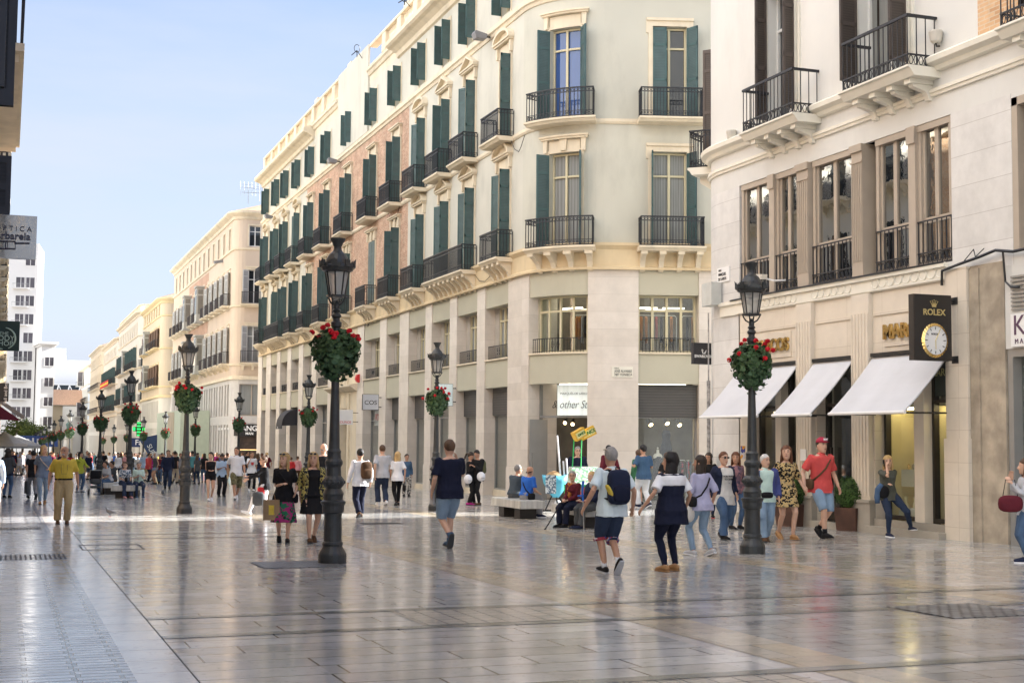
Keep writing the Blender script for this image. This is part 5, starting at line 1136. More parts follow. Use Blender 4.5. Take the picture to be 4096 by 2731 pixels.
# ================================================================ benches
BMARB = mat('veined_bench_marble', (0.50, 0.50, 0.47), 0.35, 0.5, var=0.28, scale=2.2, streak=(5, 5, .5))
BSUP = mat('dark_bench_support', (0.035, 0.030, 0.028), 0.5, 0.4, var=0.2)
def bench(pc, ang, L_, W_, label, sup=((-.32,), (.32,))):
    t = thing('marble_bench', pc, label, 'bench', 'low marble benches', rz=ang)
    m = MB(); m.box(-L_/2, L_/2, -W_/2, W_/2, .27, .47); o = m.build('seat', BMARB, t, local=True)
    bv = o.modifiers.new('b', 'BEVEL'); bv.width = .012; bv.segments = 2
    for sx in (-.27, .27):
        m = MB(); m.box(sx*L_-.20, sx*L_+.20, -W_/2+.12, W_/2-.10, 0, .268); m.build('support', BSUP, t, local=True)
    return t
def onground(px, py, dx=0, dy=0):
    p = gp(px, py); p.x += dx; p.y += dy; p.z = gz(p.y); return p
b1a = gp(1215, 1193); b1b = gp(1163, 1186)          # feet of the two supports of the right-hand bench
bench(Vector((12.42, 33.5, gz(33.5))), math.radians(90), 2.2, .66, 'pale veined marble bench where the man in a bright blue T-shirt sits')
bench(Vector((12.28, 28.95, gz(28.95))), math.radians(90), 2.1, .66, 'marble bench where the old woman in a red cardigan sits')
bench(Vector((3.95, 56.6, gz(56.6))), math.radians(90), 2.2, .7, 'marble bench under the woman in a grey T-shirt beside the pushchair')
bench(Vector((4.25, 52.0, gz(52))), math.radians(75), 2.2, .8, 'marble bench under the two seated women on the left')

# ================================================================ planters with clipped box balls
BOX = mat('clipped_box_leaf', (0.055, 0.11, 0.025), 0.6, 0.3, var=0.5, scale=5)
RUST = mat('rusty_planter', (0.10, 0.05, 0.035), 0.6, 0.4, var=0.35, scale=2.5)
def planter(p, label, seed):
    rnd = random.Random(seed); t = thing('planter', p, label, 'planter', 'box ball planters at the jeweller', rz=.35)
    m = MB(); R = []
    for z, s in ((0, .245), (.46, .285), (.50, .285), (.50, .26), (.42, .25)): R.append([(-s, -s, z), (s, -s, z), (s, s, z), (-s, s, z)])
    m.rings(R); m.build('pot', RUST, t, local=True)
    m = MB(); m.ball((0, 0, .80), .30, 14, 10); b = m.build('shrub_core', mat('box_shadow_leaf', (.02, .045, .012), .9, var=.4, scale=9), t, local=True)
    m = MB(); leafball(m, (0, 0, .80), .365, 2600, .030, rnd, .95, -1, 1, 0, .82); m.build('shrub', BOX, t, local=True)
    return t
planter(onground(1955, 1219, .12, .12), 'clipped box ball in a rusty planter between the red polo and the phone woman', 5)
planter(onground(1832, 1209, 0, .25), 'clipped box ball in a rusty planter half hidden behind the couple holding hands', 6)
# ================================================================ buildings down the street
WARM = mat('warm_cream_stucco', (0.62, 0.51, 0.40), 0.9, .15, var=.05, scale=.6, stain=.08)
PINKB = mat('pinkish_old_wall', (0.50, 0.33, 0.24), .9, .15, var=.15, scale=1.2)
YEL = mat('yellow_stucco', (0.60, 0.50, 0.36), .9, .15, var=.05, scale=.6); BLU = mat('pale_blue_stucco', (0.60, 0.64, 0.66), .9, .15, var=.05, scale=.6)
PALE = mat('off_white_stucco', (0.62, 0.58, 0.50), .9, .15, var=.05, scale=.6)
GREYM = mat('grey_marble_front', (0.52, 0.50, 0.47), .5, .4, var=.1, scale=2)
def townhouse(label, x, ynear, yfar, R, zc, floors, wall, side=12, top='roof', shm=GREYS, trim=TRIM, step=3.3, f1=(2.9, 6.6), pil=GREYM, detail=1, brk=True, sideang=97, wallside=None, sidecols=(2.2,), arc_cols=(), glz=()):
    """floors: (window bottom, window top, balcony?, shutter angles)"""
    L0 = yfar-ynear-R; fr = Frame((x, yfar), (0, -1), L0, R, math.radians(sideang)); fr_end = L0+fr.arc+side
    t = thing('apartment_building', (x, (ynear+yfar)/2, gz(ynear)), label, 'building')
    us = []; n = max(2, int(round((L0-1)/step)))
    for i in range(n): us.append((0.9+(L0-1.2)*(i+.5)/n, 0))
    for a_ in arc_cols: us.append((L0+fr.arc*a_, 1))
    for s_ in sidecols: us.append((L0+fr.arc+s_, 2))
    hs = []
    for z0, z1, bal, sh in floors:
        for u, k in us: hs.append((u-.5, u+.5, z0, z1))
    m = fr.mb(); m.wall(0, fr_end, f1[1], zc, hs, .3); m.build('wall', wall, t)
    m = fr.mb(); m.box(0, L0+fr.arc+side, -3, -.45, -4, zc-.1, 14 if detail else 6); m.build('building_core', DARKIN, t)
    m = MB(); cx = x; hh = zc+.05; pts = [fr(0, -.1, hh), fr(L0, -.1, hh), fr(L0+fr.arc, -.1, hh), fr(fr_end, -.1, hh)]; far = (x+side+4, yfar, hh)
    if top == 'roof':
        e = [Vector(fr(u, .5, zc+.02)) for u in (0, L0, L0+fr.arc*.5, L0+fr.arc, fr_end)]; r0 = Vector((x+6.5, yfar, zc+2.6)); r1 = Vector((x+6.5, ynear+6, zc+2.6)); r2 = Vector((x+side, ynear+6, zc+2.6))
        m.poly([e[0], e[1], r1, r0]); m.poly([e[1], e[2], r1]); m.poly([e[2], e[3], r1]); m.poly([e[3], e[4], r2, r1])
    else: m.poly(pts+[far])
    m.build('roof', TILE, t)
    m = MB(); m.box(x+4, x+side+3, ynear+5, yfar, -4, zc-.2); m.build('rear_block', wall, t)
    m = fr.mb(); m.sweep([(-.02, zc-.7), (.10, zc-.65), (.16, zc-.45), (.45, zc-.25), (.55, zc-.15), (.55, zc), (-.02, zc+.02)], 0, fr_end)
    for fl in floors: m.sweep([(-.02, fl[0]-.32), (.10, fl[0]-.28), (.14, fl[0]-.12), (-.02, fl[0]-.1)], 0, fr_end)
    m.sweep([(-.02, f1[1]-.1), (.18, f1[1]-.05), (.2, f1[1]+.2), (-.02, f1[1]+.25)], 0, fr_end)
    m.build('cornice', trim, t)
    if top == 'bal':
        m = fr.mb(); m.sweep([(-.3, zc+.9), (.02, zc+.9), (.02, zc+1.05), (-.3, zc+1.05)], 0, fr_end); k = 0.0
        while k < fr_end-1: m.box(k, k+.5, -.3, 0, zc, zc+.9, 1); m.box(k+.9, k+1.05, -.2, -.05, zc, zc+.9, 1); m.box(k+1.4, k+1.55, -.2, -.05, zc, zc+.9, 1); m.box(k+1.9, k+2.05, -.2, -.05, zc, zc+.9, 1); k += 2.6
        m.build('balustrade', trim, t)
    cnt = 0
    for fi, (z0, z1, bal, sh) in enumerate(floors):
        for i, (u, k) in enumerate(us):
            if (fi, i) in glz:                                  # glazed timber bay
                f = fr.mb(); f.box(u-.75, u+.75, .02, .75, z0-.1, z1+.3); f.box(u-.85, u+.85, .02, .85, z1+.3, z1+.45); f.box(u-.82, u+.82, .02, .82, z0-.25, z0-.1); o = f.build('glazed_bay', mat('pale_grey_joinery', (.42, .42, .38), .6, var=.06), t)
                f = fr.mb()
                for q in (-.5, 0, .5): f.box(u+q-.19, u+q+.19, .752, .765, z0+.6, z1-.5); f.box(u+q-.19, u+q+.19, .752, .765, z1-.35, z1+.1)
                f.box(u+.752, u+.765, .15, .62, z0+.6, z1-.5); f.box(u+.752, u+.765, .15, .62, z1-.35, z1+.1); f.build('pane', mat('bay_pane', (.22, .21, .18), .1, .8, var=.1), o); continue
            window(fr, t, u, z0, z1, 1.0, rec=.2, shut=sh, smat=shm, fmat=WFRAMEW, bars=1 if detail else 0, curtain=(i+fi) % 3 == 0)
            if detail: surround(fr, t, u, z0, z1, 1.0, 'eared' if bal else 'plain', trim)
            if bal: balcony(fr, t, u-.95, u+.95, z0-.05, out=.65, m=trim, brk=3 if (bal == 2 and detail) else 0, bz=.45, orn=False, h=1.0, im=mat('brown_iron', (.05, .042, .045), .6))
    # marble or plain lower front with tall openings
    m = fr.mb(); hs2 = []
    for i, (u, k) in enumerate(us):
        for d_ in ((-.75, .75) if k == 0 else (0,)): hs2 += [(u+d_-(.45 if k == 0 else 1.1), u+d_+(.45 if k == 0 else 1.1), f1[0]+.55, f1[1]-.45), (u+d_-(.45 if k == 0 else 1.1), u+d_+(.45 if k == 0 else 1.1), gz(ynear)-.2, f1[0]-.2)]
    m.wall(0, fr_end, gz(yfar)-.3, f1[1], hs2, .35); m.build('lower_wall', pil, t)
    for i, h in enumerate(hs2):
        c = (h[0]+h[1])/2; ww = h[1]-h[0]
        if i % 2 == 0: window(fr, t, c, h[2], h[3], ww, rec=.25, shut=(), fmat=TAUPE, bars=0, curtain=i % 4 == 0)
        else:
            f = fr.mb(); f.box(h[0]+.02, h[1]-.02, -.42, -.36, h[2], h[3]); f.build('shop_window', mat('far_shop_glass', (.10, .09, .08), .1, .8, var=.4, scale=1.5), t)
    return t, fr, us
G3 = [(17.9, 19.7, 0, ()), (13.0, 15.9, 1, (150, 150)), (8.0, 11.1, 2, (150, 150))]
t2, fr2, us2 = townhouse('cream corner building with grey shutters, glazed bays and tiled roof, next down the street', 17.9, 118.0, 163.5, 1.0, 20.9, G3, WARM, side=14, step=3.35, sideang=86, sidecols=(0.75,), glz=((1, 4), (2, 4), (1, 7), (2, 7)))
f = fr2.mb(); f.box(3.4+9, 3.4+22, .003, .03, 11.2, 19.5); 
f = fr2.mb(); u0, u1 = 14.5, 29.5
f.wall(u0, u1, 11.6, 17.4, [h for uu, k in us2 for h in [(uu-.75, uu+.75, 13.0-.1, 16.6)]], .02); o = f.build('rough_brick_panel', PINKB, t2)
for v_ in o.data.vertices: v_.co.x -= .012
# fascia of the shop under it
fu = us2[-1][0]; f = fr2.mb(); f.box(fu-1.4, fu+1.6, .02, .12, 1.75, 2.75); f.build('shop_fascia', BLACK, t2)
r_, n_ = fr2.dirs(fu); text('MANGO', .62, Vector(fr2(fu-.15, .135, 2.38)), r_, (0, 0, 1), WHITE, t2, bold=.012, local=False); text('MAN', .30, Vector(fr2(fu-.15, .135, 1.95)), r_, (0, 0, 1), WHITE, t2, bold=.008, local=False)
f = fr2.mb(); f.box(fu-1.1, fu+1.1, -.34, -.30, gz(118), 1.7); f.build('shop_interior', mat('dim_shop_interior', (.05, .03, .02), .6, var=.6, scale=3), t2)
f = fr2.mb(); f.box(fu-1.05, fu+1.05, -.30, -.29, .55, .62); f.build('shelf_light', mat('dim_shelf_lamp', (1, .6, .25), .5, var=0, emit=.35), t2)
for k in range(4):
    uu = fr2.L0-.3-k*1.75
    if uu > 0: text('MANGO', .26, Vector(fr2(uu, .06, 2.35)), (0, -1, 0), (0, 0, 1), WHITE, t2, bold=.006, local=False)
# a rendered hoarding box in front of it
hb = thing('site_hoarding', (16.4, 137, gz(137)), 'plain greenish builder\'s hoarding wrapped round the cream corner building\'s shop front', 'hoarding')
m = MB(); m.box(15.2, 17.85, 131, 152, -1.9, 4.1); m.build('hoarding_panel', mat('pale_green_board', (.50, .56, .44), .8, var=.06), hb)
m = MB(); m.box(15.15, 15.199, 136, 141, -1.8, 4.0); m.build('printed_panel', mat('printed_board', (.45, .38, .28), .8, var=.3, scale=.8, streak=(1, 1, .2)), hb)
townhouse('pale yellow corner house with worn brown shutters and tall wooden panel', 17.9, 176.5, 201, 1.2, 19.0, [(17.0, 18.5, 0, ()), (12.9, 15.3, 1, (150, 150)), (8.1, 10.7, 1, (150, 150))], YEL, side=10, shm=BROWN2, step=3.4, sideang=95, sidecols=(2.3,), pil=PALE, trim=mat('yellow_moulding', (.72, .58, .34), .85, var=.05), glz=((1, 2), (2, 2)))
townhouse('off white house with a rounded turret corner, roof balustrade and green shutters', 17.9, 206, 246, 3.2, 19.9, [(16.6, 18.4, 0, ()), (11.8, 14.8, 1, (90, 90)), (6.8, 9.6, 1, (90, 90))], PALE, side=9, shm=GREEN, top='bal', step=3.6, f1=(2.2, 5.6), sidecols=(1.5,), arc_cols=(.5,), pil=PALE, detail=1, glz=((1, 4), (2, 4)))
tf, ff, uf = townhouse('white house with green shutters hung with a row of red and yellow flags', 17.9, 249, 285, 1.5, 18.8, [(15.8, 17.4, 0, ()), (11.0, 13.8, 1, (90, 90)), (6.2, 9.0, 1, (90, 90))], PALE, side=8, shm=GREEN, step=3.6, f1=(2.0, 5.2), pil=PALE, detail=1)
townhouse('tall yellow corner house with a plain cornice and one iron balcony', 17.9, 290, 330, 1.5, 20.0, [(16.4, 18.4, 0, ()), (11.6, 14.4, 1, ()), (6.6, 9.4, 1, ())], YEL, side=8, step=4.2, f1=(2.0, 5.2), pil=PALE, detail=1, shm=GREEN)
townhouse('pale blue bow fronted house closing the right side of the street', 17.9, 335, 372, 2.0, 18.2, [(14.0, 16.6, 0, ()), (9.8, 12.8, 1, ()), (5.6, 8.6, 1, ())], BLU, side=8, step=4.4, f1=(1.5, 5), pil=PALE, detail=1, shm=GREYS)
fl = thing('flag_row', (17.2, 266, 12), 'row of red and yellow flags along a balcony far down the street', 'flags')
REDF, YELF = mat('flag_red', (.55, .03, .03), .8), mat('flag_yellow', (.75, .50, .04), .8)
m = MB(); m2 = MB()
for i in range(5):
    y = 252+i*4.4
    for k in range(3): (m2 if k == 1 else m).box(16.6, 16.7, y, y+3.4, 10.5+k*.34, 10.84+k*.34)
m.build('red_stripe', REDF, fl); m2.build('yellow_stripe', YELF, fl)
# side street gaps are left open; floodlights
for i, (px, py, Y, lab) in enumerate(((503, 601, 125, 'grey floodlight on the corner of the next building down'), (455, 688, 158, 'grey floodlight further down the grey shuttered facade'))):
    p = at(px, py, Y); t = thing('floodlight', p, lab, 'floodlight'); m = MB(); m.obox(p, Vector((0, 1, 0)), Vector((.9, 0, .2)).normalized(), Vector((-.2, 0, .9)).normalized(), .2, .45, .12); m.build('casing', MATS['grey_cast'], t); m = MB(); m.bar(p, (17.9, p.y, p.z), .05); m.build('bracket', BLACK, t)
# television aerials
def aerial(px, py0, py1, Y, label):
    a, b = at(px, py0, Y), at(px, py1, Y); t = thing('roof_aerial', a, label, 'aerial'); m = MB(); m.bar(a, b, .025); h = (b-a).length
    for q in (.55, .8, .95):
        c = a.lerp(b, q)
        m.bar(c-Vector((.6, 0, 0)), c+Vector((.6, 0, 0)), .015)
        for k in range(5): e = c+Vector((-.7+.35*k, 0, 0)); m.bar(e-Vector((0, .1, .3)), e+Vector((0, .1, .3)), .010)
    m.build('mast', STEEL, t)
aerial(570, 468, 422, 128, 'tangled television aerials on the tiled roof'); aerial(596, 462, 428, 128, 'single mast aerial beside the tangled ones')
for i, (px, py0, py1, Y) in enumerate(((820, 131, 107, 73), (929, 12, -10, 62))):
    a, b = at(px, py0, Y), at(px, py1, Y); t = thing('lightning_rod', a, ['tripod lightning rod on the central attic', 'tripod lightning rod at the top of the photo over the right cornice'][i], 'lightning rod')
    m = MB()
    for q in (-.35, 0, .35): m.bar(a+Vector((q, q*.6, 0)), a.lerp(b, .6), .025)
    c = a.lerp(b, .8); m.tube([c+Vector((.16*math.cos(k), 0, .22*math.sin(k))) for k in [2*PI*j/10 for j in range(11)]], [.018]*11, 4); m.build('rod', BLACK, t)

# tower block and neighbours at the far end
WH = mat('white_render', (0.78, 0.76, 0.72), .9, .15, var=.03, scale=.3)
def facade_box(name, label, ang, pc, wdt, dep, z0, z1, mm, wins, cat='building', balc=(), ww=1.9, wh=1.8, cornice=None, roofm=None):
    """block with its front turned by ang; wins: list of (x, z) on the front"""
    c, s = math.cos(ang), math.sin(ang); t = thing(name, (pc[0], pc[1], z0), label, cat); f = lambda x, y, z: (pc[0]+x*c-y*s, pc[1]+x*s+y*c, z)
    m = MB(f); m.box(-wdt/2, wdt/2, 0, dep, z0, z1); m.build('wall', mm, t)
    if cornice:
        m = MB(f); m.box(-wdt/2-.8, wdt/2+.8, -.8, dep+.5, z1, z1+.5); m.box(-wdt/2-.4, wdt/2+.4, -.4, dep+.3, z1-.4, z1-.003); m.build('cornice', mm, t)
    for x, z in wins:
        m = MB(f); m.box(x-ww/2-.15, x+ww/2+.15, -.10, -.003, z-.15, z); m.box(x-ww/2-.15, x-ww/2, -.08, -.003, z+.002, z+wh); m.box(x+ww/2, x+ww/2+.15, -.08, -.003, z+.002, z+wh); m.box(x-.06, x+.06, -.06, -.032, z+.05, z+wh-.05); o = m.build('window', mm, t)
        m = MB(f); m.box(x-ww/2, x+ww/2, -.03, -.004, z+.003, z+wh); m.build('pane', mat('far_pane', (.10, .09, .10), .25, .5, var=.5, scale=.25), o)
    for x, z, w_ in balc:
        m = MB(f); m.box(x-w_/2, x+w_/2, -1.1, -.003, z-.25, z-.05); o = m.build('balcony', mm, t)
        m = MB(f); m.box(x-w_/2, x+w_/2, -1.08, -1.04, z+.9, z+.98)
        for k in range(13): q = x-w_/2+w_*k/12; m.box(q-.025, q+.025, -1.08, -1.05, z-.04, z+.9)
        m.build('railing', STEEL, o)
    return t, f
YT = 345; A = -0.0
def pxX(px, Y): return at(px, 1000, Y).x
zz = lambda py, Y: at(60, py, Y).z
x0, x1 = pxX(14, YT), pxX(80, YT)
wz = [zz(py, YT) for py in (627, 685, 728, 771, 814, 857, 900, 942, 985, 1028)]
facade_box('tower_block', 'tall white tower block at the far left end of the street', -.10, ((x0+x1)/2-2, YT), x1-x0+3, 16, -4, at(80, 560, 345).z, WH, [(pxX(57, YT)-(x0+x1)/2+2, zz(py, YT)-1.0) for py in (600, 651, 693, 735, 778, 820, 863, 905, 948, 990, 1031-40)][:11]+[(pxX(36, YT)-(x0+x1)/2+2, zz(py, YT)-1.0) for py in (651, 693, 735, 820, 863, 905, 948)], balc=[(pxX(36, YT)-(x0+x1)/2+2, zz(py, YT)-1.0, 3.6) for py in (652, 694, 736, 821, 864, 906, 949)], ww=2.1, wh=2.4)
Y2_ = 335; xa, xb = pxX(79, Y2_), pxX(130, Y2_)
facade_box('tower_block', 'lower white wing with five plain windows standing before the tower block', .10, ((xa+xb)/2, Y2_), xb-xa-2, 14, -4, at(100, 790, Y2_).z, WH, [(.3, at(100, py+10, Y2_).z) for py in (830, 877, 922, 967, 1012)], ww=1.9, wh=2.0, cornice=True)
t, f = facade_box('apartment_building', 'cream house with a hipped tile roof and small square windows beyond the lamp rows', .0, (pxX(168, 360), 360), 22, 14, -4, at(150, 930, 360).z, YEL, [(-8.5, 14.2), (-5.5, 14.2), (-9, 7)], ww=.9, wh=2.4)
m = MB(); cx0, cx1 = pxX(168, 360)-12, pxX(168, 360)+12; zr = at(150, 930, 360).z; m.poly([(cx0, 359, zr), (cx1, 359, zr), (cx1-3, 366, zr+4), (cx0+5, 366, zr+4)]); m.poly([(cx0, 359, zr), (cx0+5, 366, zr+4), (cx0, 374, zr)]); m.build('roof', TILE, t)
t, f = facade_box('apartment_building', 'white house front with two balcony windows under the tile roof', .0, (pxX(196, 358), 357.5), 11, 3, -4, at(150, 930, 360).z-.3, WH, [(-1, 14), (-1, 6.5)], ww=2.4, wh=3.4, balc=[(-1, 14, 3.4), (-1, 6.5, 3.4)])
t, f = facade_box('apartment_building', 'plain white block rising behind the tile roof', .0, (pxX(172, 420), 420), 42, 14, -4, at(150, 826, 420).z, mat('bright_render', (.82, .83, .83), .9, var=.02), [(9.5, at(150, 880, 420).z)], ww=2.4, wh=3)
m = MB(f); zt_ = at(150, 826, 420).z; m.box(-20, -14, 1, 6, zt_, zt_+2.6); m.box(-9, -3, 1, 6, zt_, zt_+3.4); m.box(4, 20, .5, 8, zt_, zt_+2.0); m.build('roof_structure', MATS['bright_render'], t)
m = MB(f); zp = at(150, 885, 420).z
for k in range(7): x = -6+k*3; m.bar((x, -3, zp-4.5), (x+1, -3, zp), .18); m.bar((x+1, -3, zp), (x+3, -3, zp-4.5), .12)
m.box(-7, 14, -3.2, -2.9, zp, zp+.3); m.box(-7, 14, -3.2, -2.9, zp-4.6, zp-4.3); m.build('roof_trellis', WHITE, t); m = MB(f); m.box(-7, 14, -2.6, -2.5, zp-4.3, zp); m.build('dark_glazing', mat('dark_glazing', (.03, .04, .05), .2), t)
# rooftops, statue, greenery, parasols at the end of the street
t = thing('statue', (pxX(157, 322), 322, -3.6), 'green bronze statue on a pale pedestal in front of the white wing', 'statue')
m = MB(); m.lathe([(1.6, 0), (1.6, .5), (1.1, .6), (1.0, 4.5), (1.3, 4.7), (1.3, 5)], 8, (t.location.x, 322, -3.6)); m.build('pedestal', PALE, t)
m = MB(); X_ = t.location.x; m.rings([[(X_+rx*math.cos(2*PI*k/10), 322+rx*.7*math.sin(2*PI*k/10), z) for k in range(10)] for z, rx in ((1.4, .55), (2.6, .5), (3.5, .45), (4.3, .6), (4.7, .2), (4.9, .22), (5.2, .24), (5.4, .1))]); m.tube([(X_+.5, 322, 4.3), (X_+.9, 322, 3.6), (X_+.6, 322, 3.0)], [.16, .13, .1], 6); m.build('figure', mat('bronze_green', (.12, .20, .17), .6), t)
def tree(px, Y, zt, r, label, seed, dark=False):
    rnd = random.Random(seed); x = pxX(px, Y); g0 = gz(Y); t = thing('tree', (x, Y, g0), label, 'tree')
    m = MB(); m.tube([(x, Y, g0), (x+.1, Y, g0+(zt-g0)*.35), (x-.1, Y, g0+(zt-g0)*.6)], [.3, .22, .14], 7)
    for k in range(5): a_ = k*1.3; m.tube([(x, Y, g0+(zt-g0)*(.35+.04*k)), (x+math.cos(a_)*r*.6, Y+math.sin(a_)*r*.6, g0+(zt-g0)*(.62+.05*k))], [.12, .04], 5)
    m.build('trunk', mat('bark', (.10, .075, .05), .9, var=.3), t)
    m = MB()
    for k in range(16):
        a_ = rnd.uniform(0, 2*PI); rr = r*rnd.uniform(0, .75); c = (x+math.cos(a_)*rr, Y+math.sin(a_)*rr, g0+(zt-g0)*rnd.uniform(.55, .88)); leafball(m, c, r*rnd.uniform(.28, .42), 80, .28, rnd, .8)
    m.build('crown', mat('sunlit_leaf', (.10, .14, .035), .7, .3, var=.5, scale=.8), t)
for i, (px, Y, zt, r) in enumerate(((52, 300, 5.5, 4.5), (80, 306, 4.6, 4), (28, 296, 4.5, 4), (104, 312, 3.6, 3.4))): tree(px, Y, zt, r, ['tall round yellow green tree at the far end behind the parasol', 'middle yellow green tree under the blue banner', 'leftmost yellow green tree behind the striped awning', 'lowest yellow green tree beside the banner'][i], i)
def parasol(px, py, Y, r, label, m_, h=2.6):
    p = at(px, py, Y); g0 = gz(Y); t = thing('parasol', (p.x, Y, g0), label, 'parasol'); m = MB(); m.lathe([(r, 0), (r, -.18), (r*.98, 0), (r*.5, .38), (.04, .75)], 8, (p.x, Y, p.z), cap=False); m.build('canopy', m_, t); m = MB(); m.bar((p.x, Y, g0), (p.x, Y, p.z+.8), .03, seg=6); m.build('pole', STEEL, t)
GREYC = mat('grey_canvas', (.28, .29, .30), .8, var=.1)
parasol(38, 1023, 105, 1.9, 'grey café parasol above the crowd at the left edge', GREYC)
parasol(10, 1018, 95, 1.5, 'pale café parasol cut by the left edge of the photo', mat('cream_canvas', (.66, .64, .58), .8))
t = thing('awning', (-.9, 92, 2.5), 'sloping cream and maroon striped shop awning at the far left', 'awning'); m = MB(); m.poly([(-.95, 82, 4.1), (-.95, 96, 4.1), (1.0, 96, 2.7), (1.0, 82, 2.7)]); m.poly([(-.95, 82, 4.1), (1.0, 82, 2.7), (1.0, 82, 2.5), (-.95, 82, 3.8)]); o = m.build('awning_cloth', mat('striped_canvas', (.60, .50, .42), .8, var=.05, wave=(.35, 'Y', .5)), t); m = MB(); m.poly([(-.95, 81.9, 3.7), (.8, 81.9, 2.45), (-.95, 81.9, 2.5)]); m.build('awning_end', mat('maroon_canvas', (.18, .02, .04), .8), t)
p = at(87, 1013, 200); t = thing('banner', (p.x, 200, p.z), 'blue and white banner strung across the far end of the street', 'banner'); m = MB(); m.box(p.x-2.4, p.x+2.6, 200, 200.1, p.z-.75, p.z+.75); m.build('banner_cloth', mat('blue_cloth', (.05, .10, .30), .8), t); m = MB()
for k in range(7): m.box(p.x-2.0+k*.62, p.x-1.75+k*.62, 199.9, 199.99, p.z-.4+.1*(k % 3), p.z+.45-.1*(k % 2))
m.build('banner_print', WHITE, t); 
# pharmacy cross and a few shop signs far down the right side
def farsign(px, py, Y, w_, h_, label, m_, txt=None, tm=None, sz=.5, name='shop_sign', cat='sign'):
    p = at(px, py, Y); t = thing(name, p, label, cat); m = MB(); m.box(p.x-w_/2, p.x+w_/2, Y, Y+.2, p.z-h_/2, p.z+h_/2); m.build('sign_panel', m_, t)
    if txt: text(txt, sz, Vector((p.x, Y-.02, p.z)), (1, 0, 0), (0, 0, 1), tm or WHITE, t, bold=.01, local=False)
    return t
PUR = mat('purple_paint', (.20, .02, .30), .6, var=0); NAVP = mat('navy_panel', (.015, .03, .10), .6); CRE = mat('cream_panel', (.66, .62, .52), .7)
farsign(378, 1007, 176.3, 3.0, 1.1, 'cream fascia with purple lettering claire\'s under the yellow corner house', CRE, "claire's", PUR, .85)
farsign(318, 1016, 205.7, 2.6, 1.3, 'navy pharmacy fascia lettered Fa at the turret corner', NAVP, 'Fa', WHITE, 1.1)
p = at(319, 985, 190); t = thing('pharmacy_cross', p, 'glowing green pharmacy cross projecting over the far pavement', 'sign'); GL = mat('lit_green_tube', (.02, 1.0, .15), .5, var=0, emit=.35)
m = MB(); m.box(p.x-.75, p.x+.75, 190.1, 190.3, p.z-.3, p.z+.3); m.box(p.x-.3, p.x+.3, 190.1, 190.3, p.z-.95, p.z-.303); m.box(p.x-.3, p.x+.3, 190.1, 190.3, p.z+.303, p.z+.95); m.build('cross_box', BLACK, t)
m = MB()
for q in (-.8, -.4, 0, .4, .8): m.box(p.x-.22, p.x+.22, 190.0, 190.09, p.z+q-.08, p.z+q+.08)
for q in (-.62, .62): m.box(p.x+q-.14, p.x+q+.14, 190.0, 190.09, p.z-.22, p.z+.22)
m.build('lit_tube', GL, t)
p = at(345, 1024, 150); t = thing('street_banner', p, 'blue banner lettered SUR hanging from a lamp post down the street', 'banner'); m = MB(); m.poly([(p.x-1.2, 150, p.z+.8), (p.x+.7, 150, p.z+1.2), (p.x+.7, 150, p.z-1.8), (p.x-.2, 150, p.z-.9)]); m.poly([(p.x-1.2, 150.05, p.z+.8), (p.x+.7, 150.05, p.z+1.2), (p.x+.7, 150.05, p.z-1.8), (p.x-.2, 150.05, p.z-.9)]); m.build('banner_cloth', mat('sur_blue', (.035, .06, .14), .8), t); text('SUR', .7, Vector((p.x+.1, 149.95, p.z-.4)), (.45, 0, -.9), (.9, 0, .45), WHITE, t, local=False)

# ================================================================ the left side, seen almost edge on
LX = -0.95
def leftbuilding(y0, y1, h, label, m_, bals=(), tr=TRIM, cor=.75, shut=DARKS):
    t = thing('apartment_building', (LX, y0, gz(y0)), label, 'building')
    m = MB(); m.box(LX-14, LX, y0, y1, gz(y1)-.4, h); m.build('wall', m_, t)
    m = MB(); m.box(LX+.001, LX+cor, y0+.1, y1-.1, h-.35, h+.05); m.box(LX+.001, LX+cor*.5, y0+.1, y1-.1, h-.8, h-.353); m.build('cornice', tr, t)
    fr = Frame((LX, y0), (0, 1), 1e6); 
    class LF(Frame):
        def __call__(s, u, v, z): return (LX+v, y0+u, z)
        def dirs(s, u): return Vector((0, 1, 0)), Vector((1, 0, 0))
        def seg(s, a, b): return 1
    lf = LF((LX, y0), (0, 1))
    n = max(1, int((y1-y0)/4.2))
    for k in range(n):
        u = (y1-y0)*(k+.5)/n
        for fi, (za, zb_) in enumerate(((4.6, 7.0), (8.3, 11.2), (12.8, 15.6))):
            if zb_ > h-1: continue
            m = lf.mb(); m.box(u-.6, u+.6, .002, .04, za, zb_); o = m.build('window', PANE, t)
            if fi: 
                balcony(lf, t, u-1.1, u+1.1, za-.05, out=.8, m=tr, brk=3, bz=.5, orn=False)
    return t, lf
leftbuilding(-14, 12.6, 17, 'shaded building on the left edge nearest the camera', PALE)
tl_, lf_ = leftbuilding(12.7, 33.5, 18, 'cream building on the left edge with a long balcony soffit', WARM)
m = lf_.mb(); m.box(3, 20, .01, .05, 11.8, 17.0); m.build('brick_wall', BRICK2, tl_)
m = lf_.mb(); m.box(0, 20.7, .05, .12, 11.5, 11.8); m.box(0, 20.7, .05, .12, 7.6, 7.9); m.build('string_course', WHITE, tl_)
leftbuilding(48, 78, 19, 'cream building beyond the side street on the left edge', PALE)
leftbuilding(78.5, 118, 20, 'yellow building far down the left edge', YEL)
leftbuilding(130, 200, 19, 'long pale building far down the left edge', PALE)
leftbuilding(205, 300, 18, 'last cream building on the left edge', WARM)
leftbuilding(34, 47.5, 15, 'orange brick building on the left edge behind the signs', BRICK2, cor=.6)
